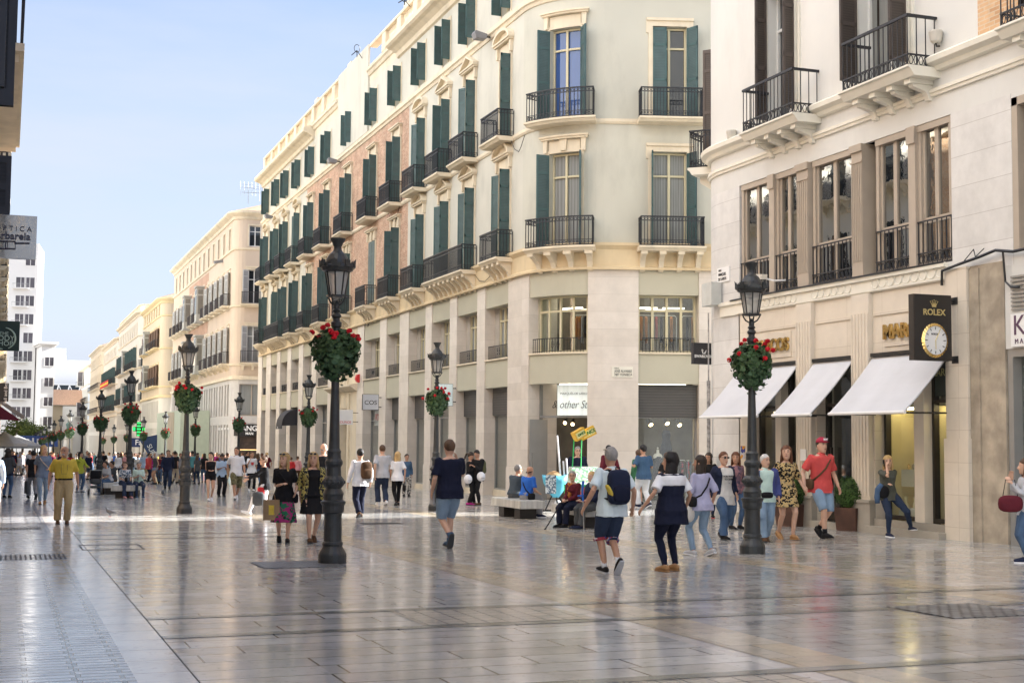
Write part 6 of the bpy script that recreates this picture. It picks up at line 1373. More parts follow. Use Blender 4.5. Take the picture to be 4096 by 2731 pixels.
# long overhanging balcony near the camera
t = thing('balcony', (LX, 28, 8.2), 'long pale balcony slab overhanging the left edge of the photo', 'balcony')
m = MB(); m.box(LX, .10, 24.9, 33.4, 8.20, 8.34); m.box(LX, .02, 25.1, 33.2, 8.05, 8.197)
for k in range(7): m.box(LX, -.35, 25.4+k*1.2, 25.7+k*1.2, 7.6, 8.047)
m.build('slab', TRIM, t)
m = MB()
for k in range(30): y = 25+k*.285; m.box(.05, .07, y, y+.02, 8.34, 9.25)
m.box(.03, .09, 24.95, 33.3, 9.25, 9.29)
for k in range(4): x = -.8+k*.25; m.box(x, x+.02, 24.95, 24.97, 8.34, 9.25)
m.box(LX, .09, 24.93, 24.99, 9.25, 9.29); m.build('railing', IRON, t)
def leaf(x0, x1, y, z0, z1, label, m_=DARKS):
    t = thing('open_shutter', ((x0+x1)/2, y, z0), label, 'shutter'); m = MB(); m.box(x0, x1, y, y+.05, z0, z1); m.build('slats', m_, t)
    m = MB()
    for a, b, c, d in ((x1-.07, x1, z0, z1), (x0, x0+.07, z0, z1), (x0+.07, x1-.07, z0, z0+.16), (x0+.07, x1-.07, z1-.1, z1), (x0+.07, x1-.07, (z0+z1)/2-.05, (z0+z1)/2+.05)): m.box(a, b, y-.02, y+.07, c, d)
    m.build('frame', mat('dark_blue_frame', (.03, .034, .045), .45, .4), t)
Ys = 14.0
leaf(at(-60, 100, Ys).x, at(33, 180, Ys).x, Ys, at(20, 243, Ys).z, 8.4, 'large dark blue louvred shutter open at the top left corner')
leaf(at(-60, 100, 11.5).x, at(10, 180, 11.5).x, 11.5, at(10, 200, 11.5).z, 8.4, 'second dark blue shutter cut by the left edge of the photo')
leaf(at(-60, 400, 21).x, at(24, 450, 21).x, 21, at(10, 500, 21).z, at(10, 358, 21).z, 'dark shutter hanging over the steel optician sign')
# projecting shop signs on the left
MIR = mat('brushed_mirror_steel', (.36, .33, .31), .10, .9, metal=1.0, var=.25, scale=1.3, bump=.12, bscale=2.5)
def lsign(px0, px1, py0, py1, Y, label, m_, th=.08):
    a, b = at(px0, (py0+py1)/2, Y), at(px1, (py0+py1)/2, Y); z1, z0 = at(px1, py0, Y).z, at(px1, py1, Y).z
    t = thing('projecting_sign', (LX, Y, z0), label, 'sign'); m = MB(); m.box(a.x, b.x, Y, Y+th, z0, z1); m.build('sign_panel', m_, t); m = MB(); m.bar((LX, Y+.04, z1-.1), (a.x+.1, Y+.04, z1-.1), .02); m.build('bracket', BLACK, t); return t, a.x, b.x, z0, z1
t, xa, xb, za, zb_ = lsign(-40, 84, 497, 596, 17.5, 'bent polished steel sign of the optician at the left edge', MIR)
INK = mat('engraved_ink', (.06, .06, .09), .6, var=0)
def tx(s_, px, py, Y, sz, m_, t, **k): p = at(px, py, Y); text(s_, sz, Vector((p.x, Y-.02, p.z)), (1, 0, 0), (0, 0, 1), m_, t, local=False, **k)
tx('Ó P T I C A', 73, 528, 17.5, .085, INK, t, align='RIGHT'); tx('Barbarela', 70, 545, 17.5, .118, INK, t, align='RIGHT', bold=.003)
m = MB(); 
for cx_ in (6, 24):
    p = at(cx_, 563, 17.5); r_ = .055; m.tube([Vector((p.x+q[0]*r_, 17.48, p.z+q[1]*r_*.8)) for q in ((-1, -1), (1, -1), (1, 1), (-1, 1), (-1, -1))], [.008]*5, 4)
a, b = at(33, 559, 17.5), at(68, 559, 17.5); m.bar((a.x, 17.48, a.z), (b.x, 17.48, b.z), .009); m.build('spectacles_emblem', INK, t)
t, xa, xb, za, zb_ = lsign(-25, 45, 738, 806, 26, 'dark green round emblem sign reading THE BODY SHOP at the left edge', mat('bottle_green', (.012, .035, .025), .5))
for s_, py, sz in (('THE', 766, .085), ('BODY', 777, .13), ('SHOP', 789, .12)): tx(s_, 9, py, 26, sz, mat('pale_green_paint', (.45, .6, .5), .5, var=0), t)
m = MB(); p = at(9, 777, 26)
for s1_, s2_ in ((.25, 2.9), (3.4, 6.0)): m.tube([Vector((p.x+.19*math.cos(s1_+(s2_-s1_)*k/14+PI*.55), 25.98, p.z+.19*math.sin(s1_+(s2_-s1_)*k/14+PI*.55))) for k in range(15)], [.006+.010*math.sin(PI*k/14) for k in range(15)], 4)
m.build('pod_emblem', MATS['pale_green_paint'], t)
t, xa, xb, za, zb_ = lsign(-10, 20, 880, 922, 40, 'small black sign with upright white lettering at the left edge', BLACK)
p = at(13, 901, 40); text('Pull and Bear', .12, Vector((p.x, 39.97, p.z)), (0, 0, 1), (-1, 0, 0), WHITE, t, local=False)
# plane high in the sky left out of nothing: a speck of a bird near the far roofs is too small to build
# ================================================================ people
def cm(name, col, rough=.85, **k): return mat(name, col, rough, .2, var=k.pop('var', .10), scale=k.pop('scale', 5), bump=k.pop('bump', .35), bscale=k.pop('bscale', 14), **k)
SK = {'a': mat('fair_skin', (.62, .38, .27), .5, .4, var=.06, scale=8), 'b': mat('tanned_skin', (.48, .27, .18), .5, .4, var=.06, scale=8), 'c': mat('brown_skin', (.28, .15, .10), .5, .4, var=.06, scale=8)}
HAIRM = {k: mat(k+'_hair', c, .55, .35, var=.35, scale=14, bump=.5, bscale=60, streak=(1, 1, .15)) for k, c in dict(black=(.012, .010, .010), dark=(.030, .020, .014), brown=(.09, .05, .028), auburn=(.12, .045, .02), blonde=(.50, .34, .15), grey=(.25, .24, .23), white=(.62, .60, .57)).items()}
COLS = dict(black=(.013, .013, .015), navy=(.016, .022, .05), dnavy=(.010, .013, .032), white=(.74, .75, .78), offwhite=(.62, .60, .56), grey=(.26, .26, .27), lgrey=(.46, .47, .50), dgrey=(.07, .075, .08), red=(.50, .035, .04), coral=(.60, .085, .08), wine=(.11, .016, .026), pink=(.62, .32, .33), yellow=(.66, .50, .08), lime=(.42, .46, .06), khaki=(.48, .37, .20), beige=(.50, .42, .32), olive=(.10, .10, .05), green=(.05, .16, .08), teal=(.10, .28, .30), blue=(.03, .13, .50), slate=(.05, .10, .18), lblue=(.36, .48, .64), polo=(.62, .72, .76), lav=(.40, .40, .56), denim=(.075, .13, .23), ldenim=(.23, .33, .45), ddenim=(.03, .045, .085), brown=(.10, .055, .03), tan=(.36, .20, .09), magenta=(.35, .02, .18), mint=(.50, .66, .60), jacket=(.06, .075, .22))
def cl(n):
    if isinstance(n, str): return cm(n+'_cloth_fabric', COLS[n], var=.22 if 'denim' in n else .10, scale=3 if 'denim' in n else 5)
    return n
FLORAL = spotmat('green_floral_cloth', (.02, .13, .07), [(.30, .03, .14), (.03, .20, .10), (.10, .01, .06), (.01, .05, .03), (.45, .10, .25)], 24)
CARDI = spotmat('yellow_floral_cloth', (.03, .03, .035), [(.45, .38, .12), (.02, .02, .025), (.45, .45, .42), (.25, .22, .10), (.03, .03, .03)], 34)
DRESSP = spotmat('baroque_print', (.015, .015, .015), [(.50, .36, .16), (.02, .02, .02), (.60, .58, .52), (.02, .02, .02), (.30, .25, .15), (.55, .52, .46)], 34)
CAMO = spotmat('camouflage_cloth', (.14, .13, .07), [(.08, .075, .04), (.22, .19, .12), (.04, .04, .025)], 14)
WHP = spotmat('white_leaf_print', (.55, .58, .60), [(.10, .14, .2), (.6, .6, .62), (.2, .25, .3), (.6, .62, .64)], 24)
ROSEP = spotmat('rose_print', (.16, .10, .13), [(.30, .16, .18), (.08, .06, .09), (.35, .30, .30)], 18)
ORSC = spotmat('orange_scarf', (.30, .09, .02), [(.5, .2, .05), (.05, .03, .03), (.4, .35, .25)], 20)
LEOP = spotmat('mottled_trousers', (.38, .37, .35), [(.06, .06, .06), (.4, .4, .38), (.15, .15, .15)], 26)
TONG = mat('dark_rubber', (.02, .02, .02), .6, .3); EYEM = mat('dark_eye', (.02, .015, .012), .3); LIP = mat('lips', (.35, .12, .10), .5); SHADE = mat('sunglass', (.008, .008, .01), .1, .8)
def ik(a, b, l1, l2, pole):
    a, b = Vector(a), Vector(b); d = b-a; L_ = min(d.length, (l1+l2)*.998)
    if d.length < 1e-6: d = Vector((0, 0, -1))
    n = d.normalized(); b = a+n*L_; x = (l1*l1-l2*l2+L_*L_)/(2*L_); h = math.sqrt(max(l1*l1-x*x, 0)); p = Vector(pole); p = (p-n*p.dot(n)).normalized()
    return a+n*x+p*h, b
def loft(m, C_, st, seg=14):
    """st: (height along the axis, half width, front depth, back depth); C_ maps (x, y, s)"""
    R = []
    for s, rx, yf, yb in st:
        r = []
        for j in range(seg):
            a = 2*PI*j/seg; c, q = math.cos(a), math.sin(a); r.append(C_(rx*c, (yf if q > 0 else yb)*q, s))
        R.append(r)
    m.rings(R)
def rbox(m, c, hx, hy, hz, X=(1, 0, 0), Y=(0, 1, 0), Z=(0, 0, 1), e=3.2, seg=16, rows=9):
    c, X, Y, Z = Vector(c), Vector(X), Vector(Y), Vector(Z); R = []
    f = lambda v, p: math.copysign(abs(v)**(2/p), v)
    for i in range(rows):
        t = -PI/2*.97+PI*.97*i/(rows-1); R.append([c+X*hx*f(math.cos(t), e)*f(math.cos(2*PI*j/seg), e)+Y*hy*f(math.cos(t), e)*f(math.sin(2*PI*j/seg), e)+Z*hz*f(math.sin(t), e) for j in range(seg)])
    m.rings(R)
class Person: pass
TM = [(-.10, .150, .10, .115), (0, .165, .11, .125), (.10, .155, .115, .105), (.22, .150, .112, .10), (.34, .172, .120, .112), (.42, .185, .115, .115), (.47, .185, .10, .105), (.50, .13, .075, .085), (.53, .070, .058, .062)]
TF = [(-.10, .160, .105, .125), (-.02, .172, .108, .135), (.08, .150, .105, .105), (.18, .128, .10, .092), (.28, .142, .118, .10), (.35, .152, .142, .10), (.42, .160, .115, .105), (.47, .160, .09, .095), (.50, .11, .068, .078), (.53, .058, .050, .055)]
def person(g, H, face, label, sex='m', pose='stand', top=('tee', 'white'), bot=('trousers', 'denim'), hair=('short', 'dark'), shoe='black', sole=None, skin='b', fat=1.0, lod=1, vox=None, hy=0, hp=0, lw=None, rw=None, la=None, ra=None, pel=None, lean=None, outer=None, belt=None, group=None, glasses=None, sock=None, facef=False, sn=.42, cat='person', twist=0.0):
    P = dict(stand=dict(pel=.905, la=(.10, .01, .08, 0), ra=(.10, -.02, .08, 0), lw=(.07, .03, -.50), rw=(.07, .03, -.50), lean=.0),
             walkL=dict(pel=.885, la=(.07, .27, .10, 12), ra=(.07, -.27, .15, -38), lw=(.06, -.17, -.47), rw=(.06, .20, -.45), lean=.04),
             walkR=dict(pel=.885, la=(.07, -.27, .15, -38), ra=(.07, .27, .10, 12), lw=(.06, .20, -.45), rw=(.06, -.17, -.47), lean=.04),
             stepL=dict(pel=.90, la=(.07, .14, .085, 3), ra=(.07, -.18, .12, -22), lw=(.06, -.10, -.49), rw=(.06, .12, -.48), lean=.02),
             stepR=dict(pel=.90, la=(.07, -.18, .12, -22), ra=(.07, .14, .085, 3), lw=(.06, .12, -.48), rw=(.06, -.10, -.49), lean=.02),
             sit=dict(pel=.56, la=(.11, .46, .08, 0), ra=(.12, .40, .08, 0), lw=(-.04, .30, -.33), rw=(-.04, .30, -.33), lean=.10))[pose]
    P = dict(P); 
    for k_, v_ in dict(la=la, ra=ra, lw=lw, rw=rw, pel=pel, lean=lean).items():
        if v_ is not None: P[k_] = v_
    fem = sex == 'f'; vox = vox or {0: .0095, 1: .014, 2: .022}[lod]
    root = thing('person', g, label, cat, group, rz=math.radians(face)); s = H/1.75; root.scale = (s, s, s)
    ln = P['lean']; U_ = Vector((0, math.sin(ln), math.cos(ln))); F_ = Vector((0, math.cos(ln), -math.sin(ln))); X_ = Vector((1, 0, 0)); p0 = Vector((0, 0, P['pel']))
    tw = lambda v, h: v if not twist else Vector((v.x*math.cos(twist*h)-v.y*math.sin(twist*h), v.x*math.sin(twist*h)+v.y*math.cos(twist*h), v.z))
    T = lambda x, y, h: p0+X_*x+F_*y+U_*h
    st = TF if fem else TM; fx = fat; fy = 1+(fat-1)*1.5
    sw = .150 if fem else .175; lt = .435; ls = .415; au, al = .285, .25
    neck = T(0, 0, .53); hc = neck+U_*.078+Vector((0, .014, .066)); hips = [T(-.088, 0, -.02), T(.088, 0, -.02)]; sh = [T(-sw*(.5+.5*fat), -.01, .455), T(sw*(.5+.5*fat), -.01, .455)]
    legs, arms = [], []
    for i, (sg, an) in enumerate(((-1, P['la']), (1, P['ra']))):
        tgt = Vector((sg*an[0], an[1], an[2])); kn, ank = ik(hips[i], tgt, lt, ls, (sg*.12, 1, .25)); legs.append((hips[i], kn, ank, an[3]))
    for i, (sg, wv) in enumerate(((-1, P['lw']), (1, P['rw']))):
        tgt = sh[i]+X_*sg*wv[0]+Vector((0, wv[1], wv[2])); el, wr = ik(sh[i], tgt, au, al, (sg*.5, -1, -.35) if wv[2] < -.12 else (sg*.35, .25, -1)); arms.append((sh[i], el, wr))
    # ---- body: one continuous surface
    scov = {'long': .9, 'jacket': .9, 'tank': -1}.get(top[0], .3) if not outer else .9
    lr = (.088*fat, .078*fat, .056, .052, .046, .034) if not fem else (.090*fat, .080*fat, .054, .050, .042, .031); ar = (.050, .044, .037, .038, .032, .024) if not fem else (.042, .037, .031, .032, .027, .021)
    b = MB(); loft(b, T, [(h, rx*.88*fx, yf*.86*fy, yb*.86*fy) for h, rx, yf, yb in st])
    b.tube([neck-U_*.05, neck+U_*.03, hc-Vector((0, .02, .04))], [.058 if not fem else .05, .05 if not fem else .043, .05], 10)
    yaw = math.radians(hy); pt = math.radians(hp)
    def Hd(x, y, z):
        x, y, z = x*1.09, y*1.07, z*1.06
        y2 = y*math.cos(pt)-z*math.sin(pt)*-1*-1; z2 = z*math.cos(pt)+y*math.sin(pt); return hc+Vector((x*math.cos(yaw)-y2*math.sin(yaw), x*math.sin(yaw)+y2*math.cos(yaw), z2))
    loft(b, Hd, [(-.118, .028, .072, -.01), (-.105, .045, .084, .02), (-.075, .060, .088, .05), (-.04, .068, .090, .078), (0, .073, .090, .092), (.04, .075, .090, .098), (.075, .068, .078, .09), (.10, .050, .052, .068), (.115, .022, .02, .03)], 16)
    b.tube([Hd(0, .088, .012), Hd(0, .112, -.028), Hd(0, .088, -.036)], [.010, .015, .010], 6); 
    for sg in (-1, 1): b.ball(Hd(sg*.076, -.005, -.005), .022, 8, 5, (.4, .8, 1.2))
    hand = []
    for i, (a_, e_, w_) in enumerate(arms):
        b.tube([a_+Vector((0, 0, .01)), a_.lerp(e_, .35), e_, e_.lerp(w_, .3), e_.lerp(w_, .7), w_], [q_*(.8 if f_ < scov else 1) for q_, f_ in zip((ar[0]*1.05, ar[1]*1.08, ar[2], ar[3], ar[4], ar[5]), (0, .18, .5, .65, .85, 1))], 10, rnd=True)
        d = (w_-e_).normalized(); sg = -1 if i == 0 else 1; sd = Vector((0, 1, 0)); sd = (sd-d*sd.dot(d)); sd = sd.normalized() if sd.length > .05 else Vector((0, 0, 1)); pn = d.cross(sd)
        if pn.x*sg > 0: pn = -pn
        c = w_+d*.05; b.tube([w_-d*.01, c, w_+d*.09], [.024, .034, .030], 8, ell=(1, .5), up=sd); hand.append(w_+d*.11)
        if lod == 0:
            for k, L_ in enumerate((.066, .075, .070, .056)):
                q = w_+d*.085+sd*(.033-.022*k); b.tube([q, q+d*L_*.5+pn*.008, q+d*L_*.85+pn*.028], [.0095, .009, .0075], 6, rnd=True)
            q = w_+d*.03+sd*.028; b.tube([q, q+d*.028+sd*.022+pn*.006, q+d*.055+sd*.026+pn*.018], [.012, .0105, .008], 6, rnd=True)
        else: b.tube([w_+d*.08, w_+d*.13+pn*.01, w_+d*.155+pn*.035], [.028, .026, .016], 8, ell=(1, .55), up=sd)
    bc_ = Vector((0, -.012, 0)); kind_ = bot[0]; cov_ = {'shorts': .5, 'hot': .18, 'cargo': .52, 'capri': .8, 'dress': .0, 'skirt': .0, 'midi': .0, 'crop': .85}.get(kind_, .97)
    lp_ = lambda h_, k_, a_: [h_+Vector((0, 0, .03)), h_.lerp(k_, .5), k_, k_.lerp(a_, .32)+bc_*1.3, k_.lerp(a_, .62)+bc_, a_]
    for (h_, k_, a_, pi_) in legs: b.tube(lp_(h_, k_, a_), [r_*(.78 if f_ <= cov_-.04 else 1) for r_, f_ in zip(lr, (0, .25, .5, .66, .81, 1))], 10, rnd=True)
    def foot(mb, a_, pi_, gr=0, z0=0.0, z1=None, sk=False):
        an = math.radians(pi_); cy, sy = math.cos(an), math.sin(an); sx_ = 1.0+gr*12
        def Q(x, y, z): z -= .08; return a_+Vector((x, y*cy-z*sy, y*sy+z*cy))
        return Q
    for (h_, k_, a_, pi_) in legs:
        Q = foot(b, a_, pi_); b.tube([Q(0, -.045, .045), Q(0, .03, .045), Q(0, .12, .03), Q(0, .19, .022)], [.030, .036, .036, .022], 8, ell=[(1, 1), (1.0, 1.0), (.62, 1.05), (.6, 1)], up=(0, 0, 1), rnd=True)
    o = b.build('body', SK[skin], root, True, True); BAKE.append((o, vox, 0))
    # ---- clothes
    def seglen(pts, f):
        L_ = [(q-p).length for p, q in zip(pts, pts[1:])]; t = sum(L_)*f; out = [pts[0]]
        for (p, q), l_ in zip(zip(pts, pts[1:]), L_):
            if t <= l_+1e-9: out.append(p.lerp(q, t/l_)); return out
            out.append(q); t -= l_
        return out
    tk, tm = top[0], cl(top[1]); slv = dict(tee=.42, polo=.42, long=.97, tank=0, jacket=.97, blouse=.45, tunic=.40, wide=.55).get(tk, .42); infl = .016 if tk in ('tank',) else (.022 if tk != 'jacket' else .035)
    hem = {'tank': -.06, 'blouse': -.14, 'jacket': -.16, 'tunic': -.22}.get(tk, -.12)
    if pose == 'sit': hem = -.03
    if belt: hem = .06
    def torso(mb, infl, hem, flare=0.0):
        fb_ = .085 if 'walk' in pose or 'step' in pose else .055; lo_ = lambda h, v, k_: max(v, k_) if h < .05 else v
        ss = [(h, lo_(h, rx*fx+infl, .088+lr[0]+.042), lo_(h, yf*fy+infl*1.1, lr[0]+fb_), lo_(h, yb*fy+infl*1.1, lr[0]+fb_)) for h, rx, yf, yb in st if h >= hem-.001 and h < .51]
        if st[0][0] > hem: ss = [(hem, lo_(-1, st[0][1]*fx+infl+.03, .088+lr[0]+.05), lo_(-1, st[0][2]*fy+infl+.03, lr[0]+fb_+.015), lo_(-1, st[0][3]*fy+infl+.03, lr[0]+fb_+.015))]+ss
        if tk == 'tank': ss = [q for q in ss if q[0] < .48]+[(.485, .115, .06, .08)]
        loft(mb, T, ss, 20)
    def sleeves(mb, fr_, gr, ends=1.0):
        for (a_, e_, w_) in arms:
            pts = seglen([a_+Vector((0, 0, .0)), e_, w_], fr_); n = 6; P_, R_ = [], []
            tot = sum((q-p).length for p, q in zip(pts, pts[1:]))
            for i in range(n+1):
                q = seglen(pts, i/n*.999+.0005)[-1]; P_.append(q); R_.append((ar[0]*1.05-(ar[0]-ar[5])*.8*i/n*fr_+gr)*(1+(ends-1)*i/n))
            mb.tube(P_, R_, 12, cap=True); mb.ball(a_, R_[0]*1.04, 12, 8)
    t_ = MB(); torso(t_, infl, hem, .04)
    if slv: sleeves(t_, slv, .018 if tk != 'jacket' else .028, 1.12 if slv < .6 else 1.0)
    if tk == 'polo':
        t_.tube([neck-U_*.035, neck+U_*.015], [.082, .062], 14)
    if bot[0] == 'dress':
        kneez = legs[0][1].z+.10; bt = p0.z-.02; 
        loft(t_, lambda x, y, z: Vector((x, y+(T(0, 0, 0).y), z)), [(kneez, .20*fat+.02, max(l_[1].y for l_ in legs)+.075, .075-min(min(l_[1].y-.05, 0) for l_ in legs)+.03), (bt, .178*fat, .125*fat, .145*fat), (bt+.12, .15*fat, .11, .11)], 24)
    o = t_.build('dress' if bot[0] == 'dress' else ('jacket' if tk == 'jacket' else 'shirt'), tm, root, True, True); BAKE.append((o, vox, .009 if lod < 2 else 0))
    if outer:                                       # open cardigan or jacket over the shirt
        t_ = MB(); ok_, om, os_, oh = outer
        ss = [(h, rx*fx+.045, yf*fy+.035, yb*fy+.045) for h, rx, yf, yb in st if h < .51]
        if oh < st[0][0]: ss = [(oh, .20*fx, .13, .155)]+ss
        for sg in (-1, 1):
            R_ = []
            for h, rx, yf, yb in ss:
                out, inn = [], []
                a0, a1 = (-PI/2, PI/2*.62)
                for j in range(9):
                    a = a0+(a1-a0)*j/8; x, y = math.cos(a), math.sin(a); out.append(T(sg*rx*x, (yf if y > 0 else yb)*y, h)); inn.append(T(sg*(rx-.022)*x, (yf-.022 if y > 0 else yb-.022)*y, h))
                R_.append(out+inn[::-1])
            t_.rings(R_)
        sleeves(t_, os_, .032)
        o = t_.build(ok_, cl(om), root, True, True); BAKE.append((o, vox, .006))
    bk_, bm = bot[0], (cl(bot[1]) if len(bot) > 1 else None)
    if bk_ != 'dress':
        t_ = MB(); gr = {'trousers': .022, 'slim': .013, 'leggings': .012, 'shorts': .022, 'cargo': .03, 'hot': .016, 'wide': .035}.get(bk_, .012); frac = {'shorts': .54, 'hot': .22, 'cargo': .56, 'capri': .85}.get(bk_, .985 if bk_ != 'crop' else .90)
        loft(t_, T, [(h, rx*fx+.010, yf*fy+.010, yb*fy+.010) for h, rx, yf, yb in st if h <= .101], 18)
        if bk_ in ('skirt', 'midi'):
            kz = legs[0][1].z-(.10 if bk_ == 'midi' else -.08); my = (legs[0][1].y+legs[1][1].y)/2
            loft(t_, lambda x, y, z: Vector((x, y+my*max(p0.z-z, 0)/(p0.z-kz), z)), [(kz, .25, max(l_[1].y for l_ in legs)-my+.11, my-min(l_[1].y for l_ in legs)+.17), ((kz+p0.z)/2, .215, .165, .19), (p0.z, .178, .125, .145), (p0.z+.10, .15, .115, .112)], 26)
        else:
            for (h_, k_, a_, pi_) in legs:
                pts = seglen(lp_(h_, k_, a_), frac); n = 9; P_, R_ = [], []
                for i in range(n+1):
                    f = i/n*.998+.001; q = seglen(pts, f)[-1]; P_.append(q); ff = f*frac; base = next(r0+(r1-r0)*(ff-f0)/(f1-f0) for f0, f1, r0, r1 in zip((0, .25, .5, .66, .81), (.25, .5, .66, .81, 1.01), lr, lr[1:]) if ff <= f1)
                    g_ = gr*(1+.5*ff) if bk_ not in ('slim', 'leggings') else gr
                    if bk_ == 'trousers' and ff > .5: base = max(base, .045)
                    if bk_ == 'wide' and ff > .3: base = max(base, .06)
                    R_.append(base+g_)
                t_.tube(P_, R_, 12)
        o = t_.build({'shorts': 'shorts', 'hot': 'shorts', 'cargo': 'shorts', 'skirt': 'skirt', 'midi': 'skirt'}.get(bk_, 'trousers'), bm, root, True, True); BAKE.append((o, vox, .008 if lod < 2 else 0))
    if belt:
        t_ = MB(); loft(t_, T, [(.062, .168*fx, .128*fy, .118*fy), (.098, .168*fx, .130*fy, .118*fy)], 20); t_.obox(T(0, .129*fy, .08), X_, F_, U_, .022, .006, .018); t_.build('belt', cl('black'), root, False, True)
    # ---- shoes
    t_ = MB(); t2_ = MB()
    for (h_, k_, a_, pi_) in legs:
        Q = foot(t_, a_, pi_); t_.tube([Q(0, -.055, .050), Q(0, .02, .055), Q(0, .10, .042), Q(0, .195, .030)], [.040, .045, .047, .028], 10, ell=[(1, .95), (1.0, .95), (.78, 1.0), (.8, 1)], up=(0, 0, 1), rnd=True)
        t2_.rings([[Q(x, y, z) for x, y in ((-.030, -.085), (.030, -.085), (.042, 0), (.050, .12), (.035, .215), (-.035, .215), (-.050, .12), (-.042, 0))] for z in (.0, .020)])
    o = t_.build('shoe', cl(shoe) if isinstance(shoe, str) else shoe, root, True, True)
    t2_.build('sole', cl(sole or 'dgrey'), o, False, True)
    if sock:
        t_ = MB()
        for (h_, k_, a_, pi_) in legs: d = (k_-a_).normalized(); t_.tube([a_-d*.01, a_+d*.09], [.040, .041], 10)
        t_.build('sock', cl(sock), root, True, True)
    # ---- hair
    hk, hm = hair[0], HAIRM.get(hair[1]) or hair[1]; t_ = MB(); w_ = .010
    if hk != 'bald':
        gi = {'short': .010, 'bob': .018, 'long': .018, 'curly': .034, 'bun': .010, 'pony': .012, 'cap': .014}.get(hk, .012)
        loft(t_, Hd, [(-.045, .062, -.02, .080+gi), (-.01, .076+gi*.4, .0, .094+gi), (.03, .077+gi, .035, .100+gi), (.062, .073+gi, .080, .094+gi), (.092, .058+gi, .068, .078+gi), (.118+gi*.6, .030+gi, .034, .045+gi), (.124+gi*.7, .008, .01, .01)], 18)
        if hk in ('bob', 'long', 'curly'):
            L_ = {'bob': .15, 'long': .33, 'curly': .32}[hk]; wd = 1.25 if hk == 'curly' else 1.0
            st2 = [(-.06-L_, .055*wd, .0, .055), (-.06-L_*.7, .085*wd, .0, .085), (-.06-L_*.35, .09*wd, .0, .09), (-.05, .086*wd, -.01, .098), (.03, .082, .02, .106)]
            Hb = lambda x, y, z: (Hd(x, y, z) if z > -.05 else Hd(x, y, -.05)+Vector((0, -.012, z+.05))+F_*0)
            loft(t_, Hb, st2, 18)
            for sg in (-1, 1): t_.tube([Hd(sg*.075, .02, .03), Hd(sg*.084, .02, -.05), Hd(sg*.088, .01, -.05)+Vector((0, 0, -L_*.6)), Hd(sg*.07, .0, -.05)+Vector((0, 0, -L_*.95))], [.016, .022, .024*wd, .010], 8, rnd=True)
        if hk == 'bun': t_.ball(Hd(0, -.075, .115), .042, 10, 7)
        if hk == 'pony': t_.tube([Hd(0, -.10, .05), Hd(0, -.15, .0), Hd(0, -.14, -.10), Hd(0, -.12, -.2)], [.022, .028, .026, .012], 8, rnd=True)
        o = t_.build('hair', hm, root, True, True); BAKE.append((o, vox*.8, .008 if hk != 'short' else .003))
    else:
        for sg in (-1, 1): t_.tube([Hd(sg*.076, .01, -.0), Hd(sg*.074, -.05, -.02), Hd(sg*.03, -.098, -.04)], [.008, .014, .014], 6, rnd=True)
        t_.build('hair', hm, root, True, True)
    if hk == 'cap' or glasses == 'cap': pass
    if facef:
        t_ = MB()
        for sg in (-1, 1): t_.ball(Hd(sg*.031, .083, .018), .011, 8, 5, (1.3, .6, .7)); t_.tube([Hd(sg*.016, .091, .040), Hd(sg*.048, .082, .042)], [.0045, .003], 4)
        t_.build('eyes', EYEM, root, True, True); t_ = MB(); t_.tube([Hd(-.022, .086, -.062), Hd(0, .092, -.060), Hd(.022, .086, -.062)], [.004, .008, .004], 6); t_.build('mouth', LIP, root, True, True)
    if glasses in ('shades', 'shades_up', 'spectacles'):
        t_ = MB(); z_, y_ = (.018, .098) if glasses != 'shades_up' else (.098, .072)
        for sg in (-1, 1):
            rbox(t_, Hd(sg*.033, y_, z_), .028, .006, .019, e=3, seg=10, rows=5) if glasses != 'spectacles' else t_.tube([Hd(sg*.033+.024*math.cos(q), y_, z_+.017*math.sin(q)) for q in [2*PI*j/8 for j in range(9)]], [.003]*9, 3)
            t_.bar(Hd(sg*.060, y_-.004, z_+.006), Hd(sg*.080, y_-.09, z_+.004), .003)
        t_.bar(Hd(-.008, y_+.002, z_), Hd(.008, y_+.002, z_), .003)
        t_.build('glasses', SHADE, root, True, True)
    R = Person(); R.root = root; R.T = T; R.Hd = Hd; R.hand = hand; R.arms = arms; R.legs = legs; R.s = s; R.rz = math.radians(face); R.g = Vector(g)
    return R
def prop(R, name, label, cat, at_=(0, 0, 0)):
    """a carried thing: top-level, placed in the carrier's own directions"""
    c, q = math.cos(R.rz), math.sin(R.rz); v = Vector(at_)*R.s; t = thing(name, R.g+Vector((v.x*c-v.y*q, v.x*q+v.y*c, v.z)), label, cat, rz=R.rz); t.scale = (R.s,)*3; return t
def backpack(R, label, col, w_=.155, h=.23, d=.095, name='backpack', one=False, pocket=None, strapc=None):
    c = R.T(0, -.12-d, .27); t = prop(R, name, label, 'backpack', c)
    m = MB(); rbox(m, (0, 0, 0), w_, d, h, e=4); m.build('bag_body', cl(col), t, True, True)
    m = MB(); rbox(m, (0, -d*.85, -h*.35), w_*.82, d*.45, h*.5, e=4); m.build('front_pocket', cl(pocket or col), t, True, True)
    m = MB()
    for sg in ((-1, 1) if not one else (1,)):
        P_ = [(sg*.06, d*.3, h*.85), (sg*.09, d+.03, h*.95), (sg*.115, d+.16, h*.85), (sg*.125, d+.265, h*.4), (sg*.13, d+.22, -.05), (sg*.14, d+.06, -h*.6), (sg*.11, d*.2, -h*.75)]
        m.tube(P_, [.020]*7, 6, ell=(.35, 1), up=(0, 1, 0))
    m.tube([(-.03, d*.2, h*.95), (-.03, d*.3, h*1.12), (.03, d*.3, h*1.12), (.03, d*.2, h*.95)], [.009]*4, 5); m.build('strap', cl(strapc or 'black'), t, True, True)
    return t
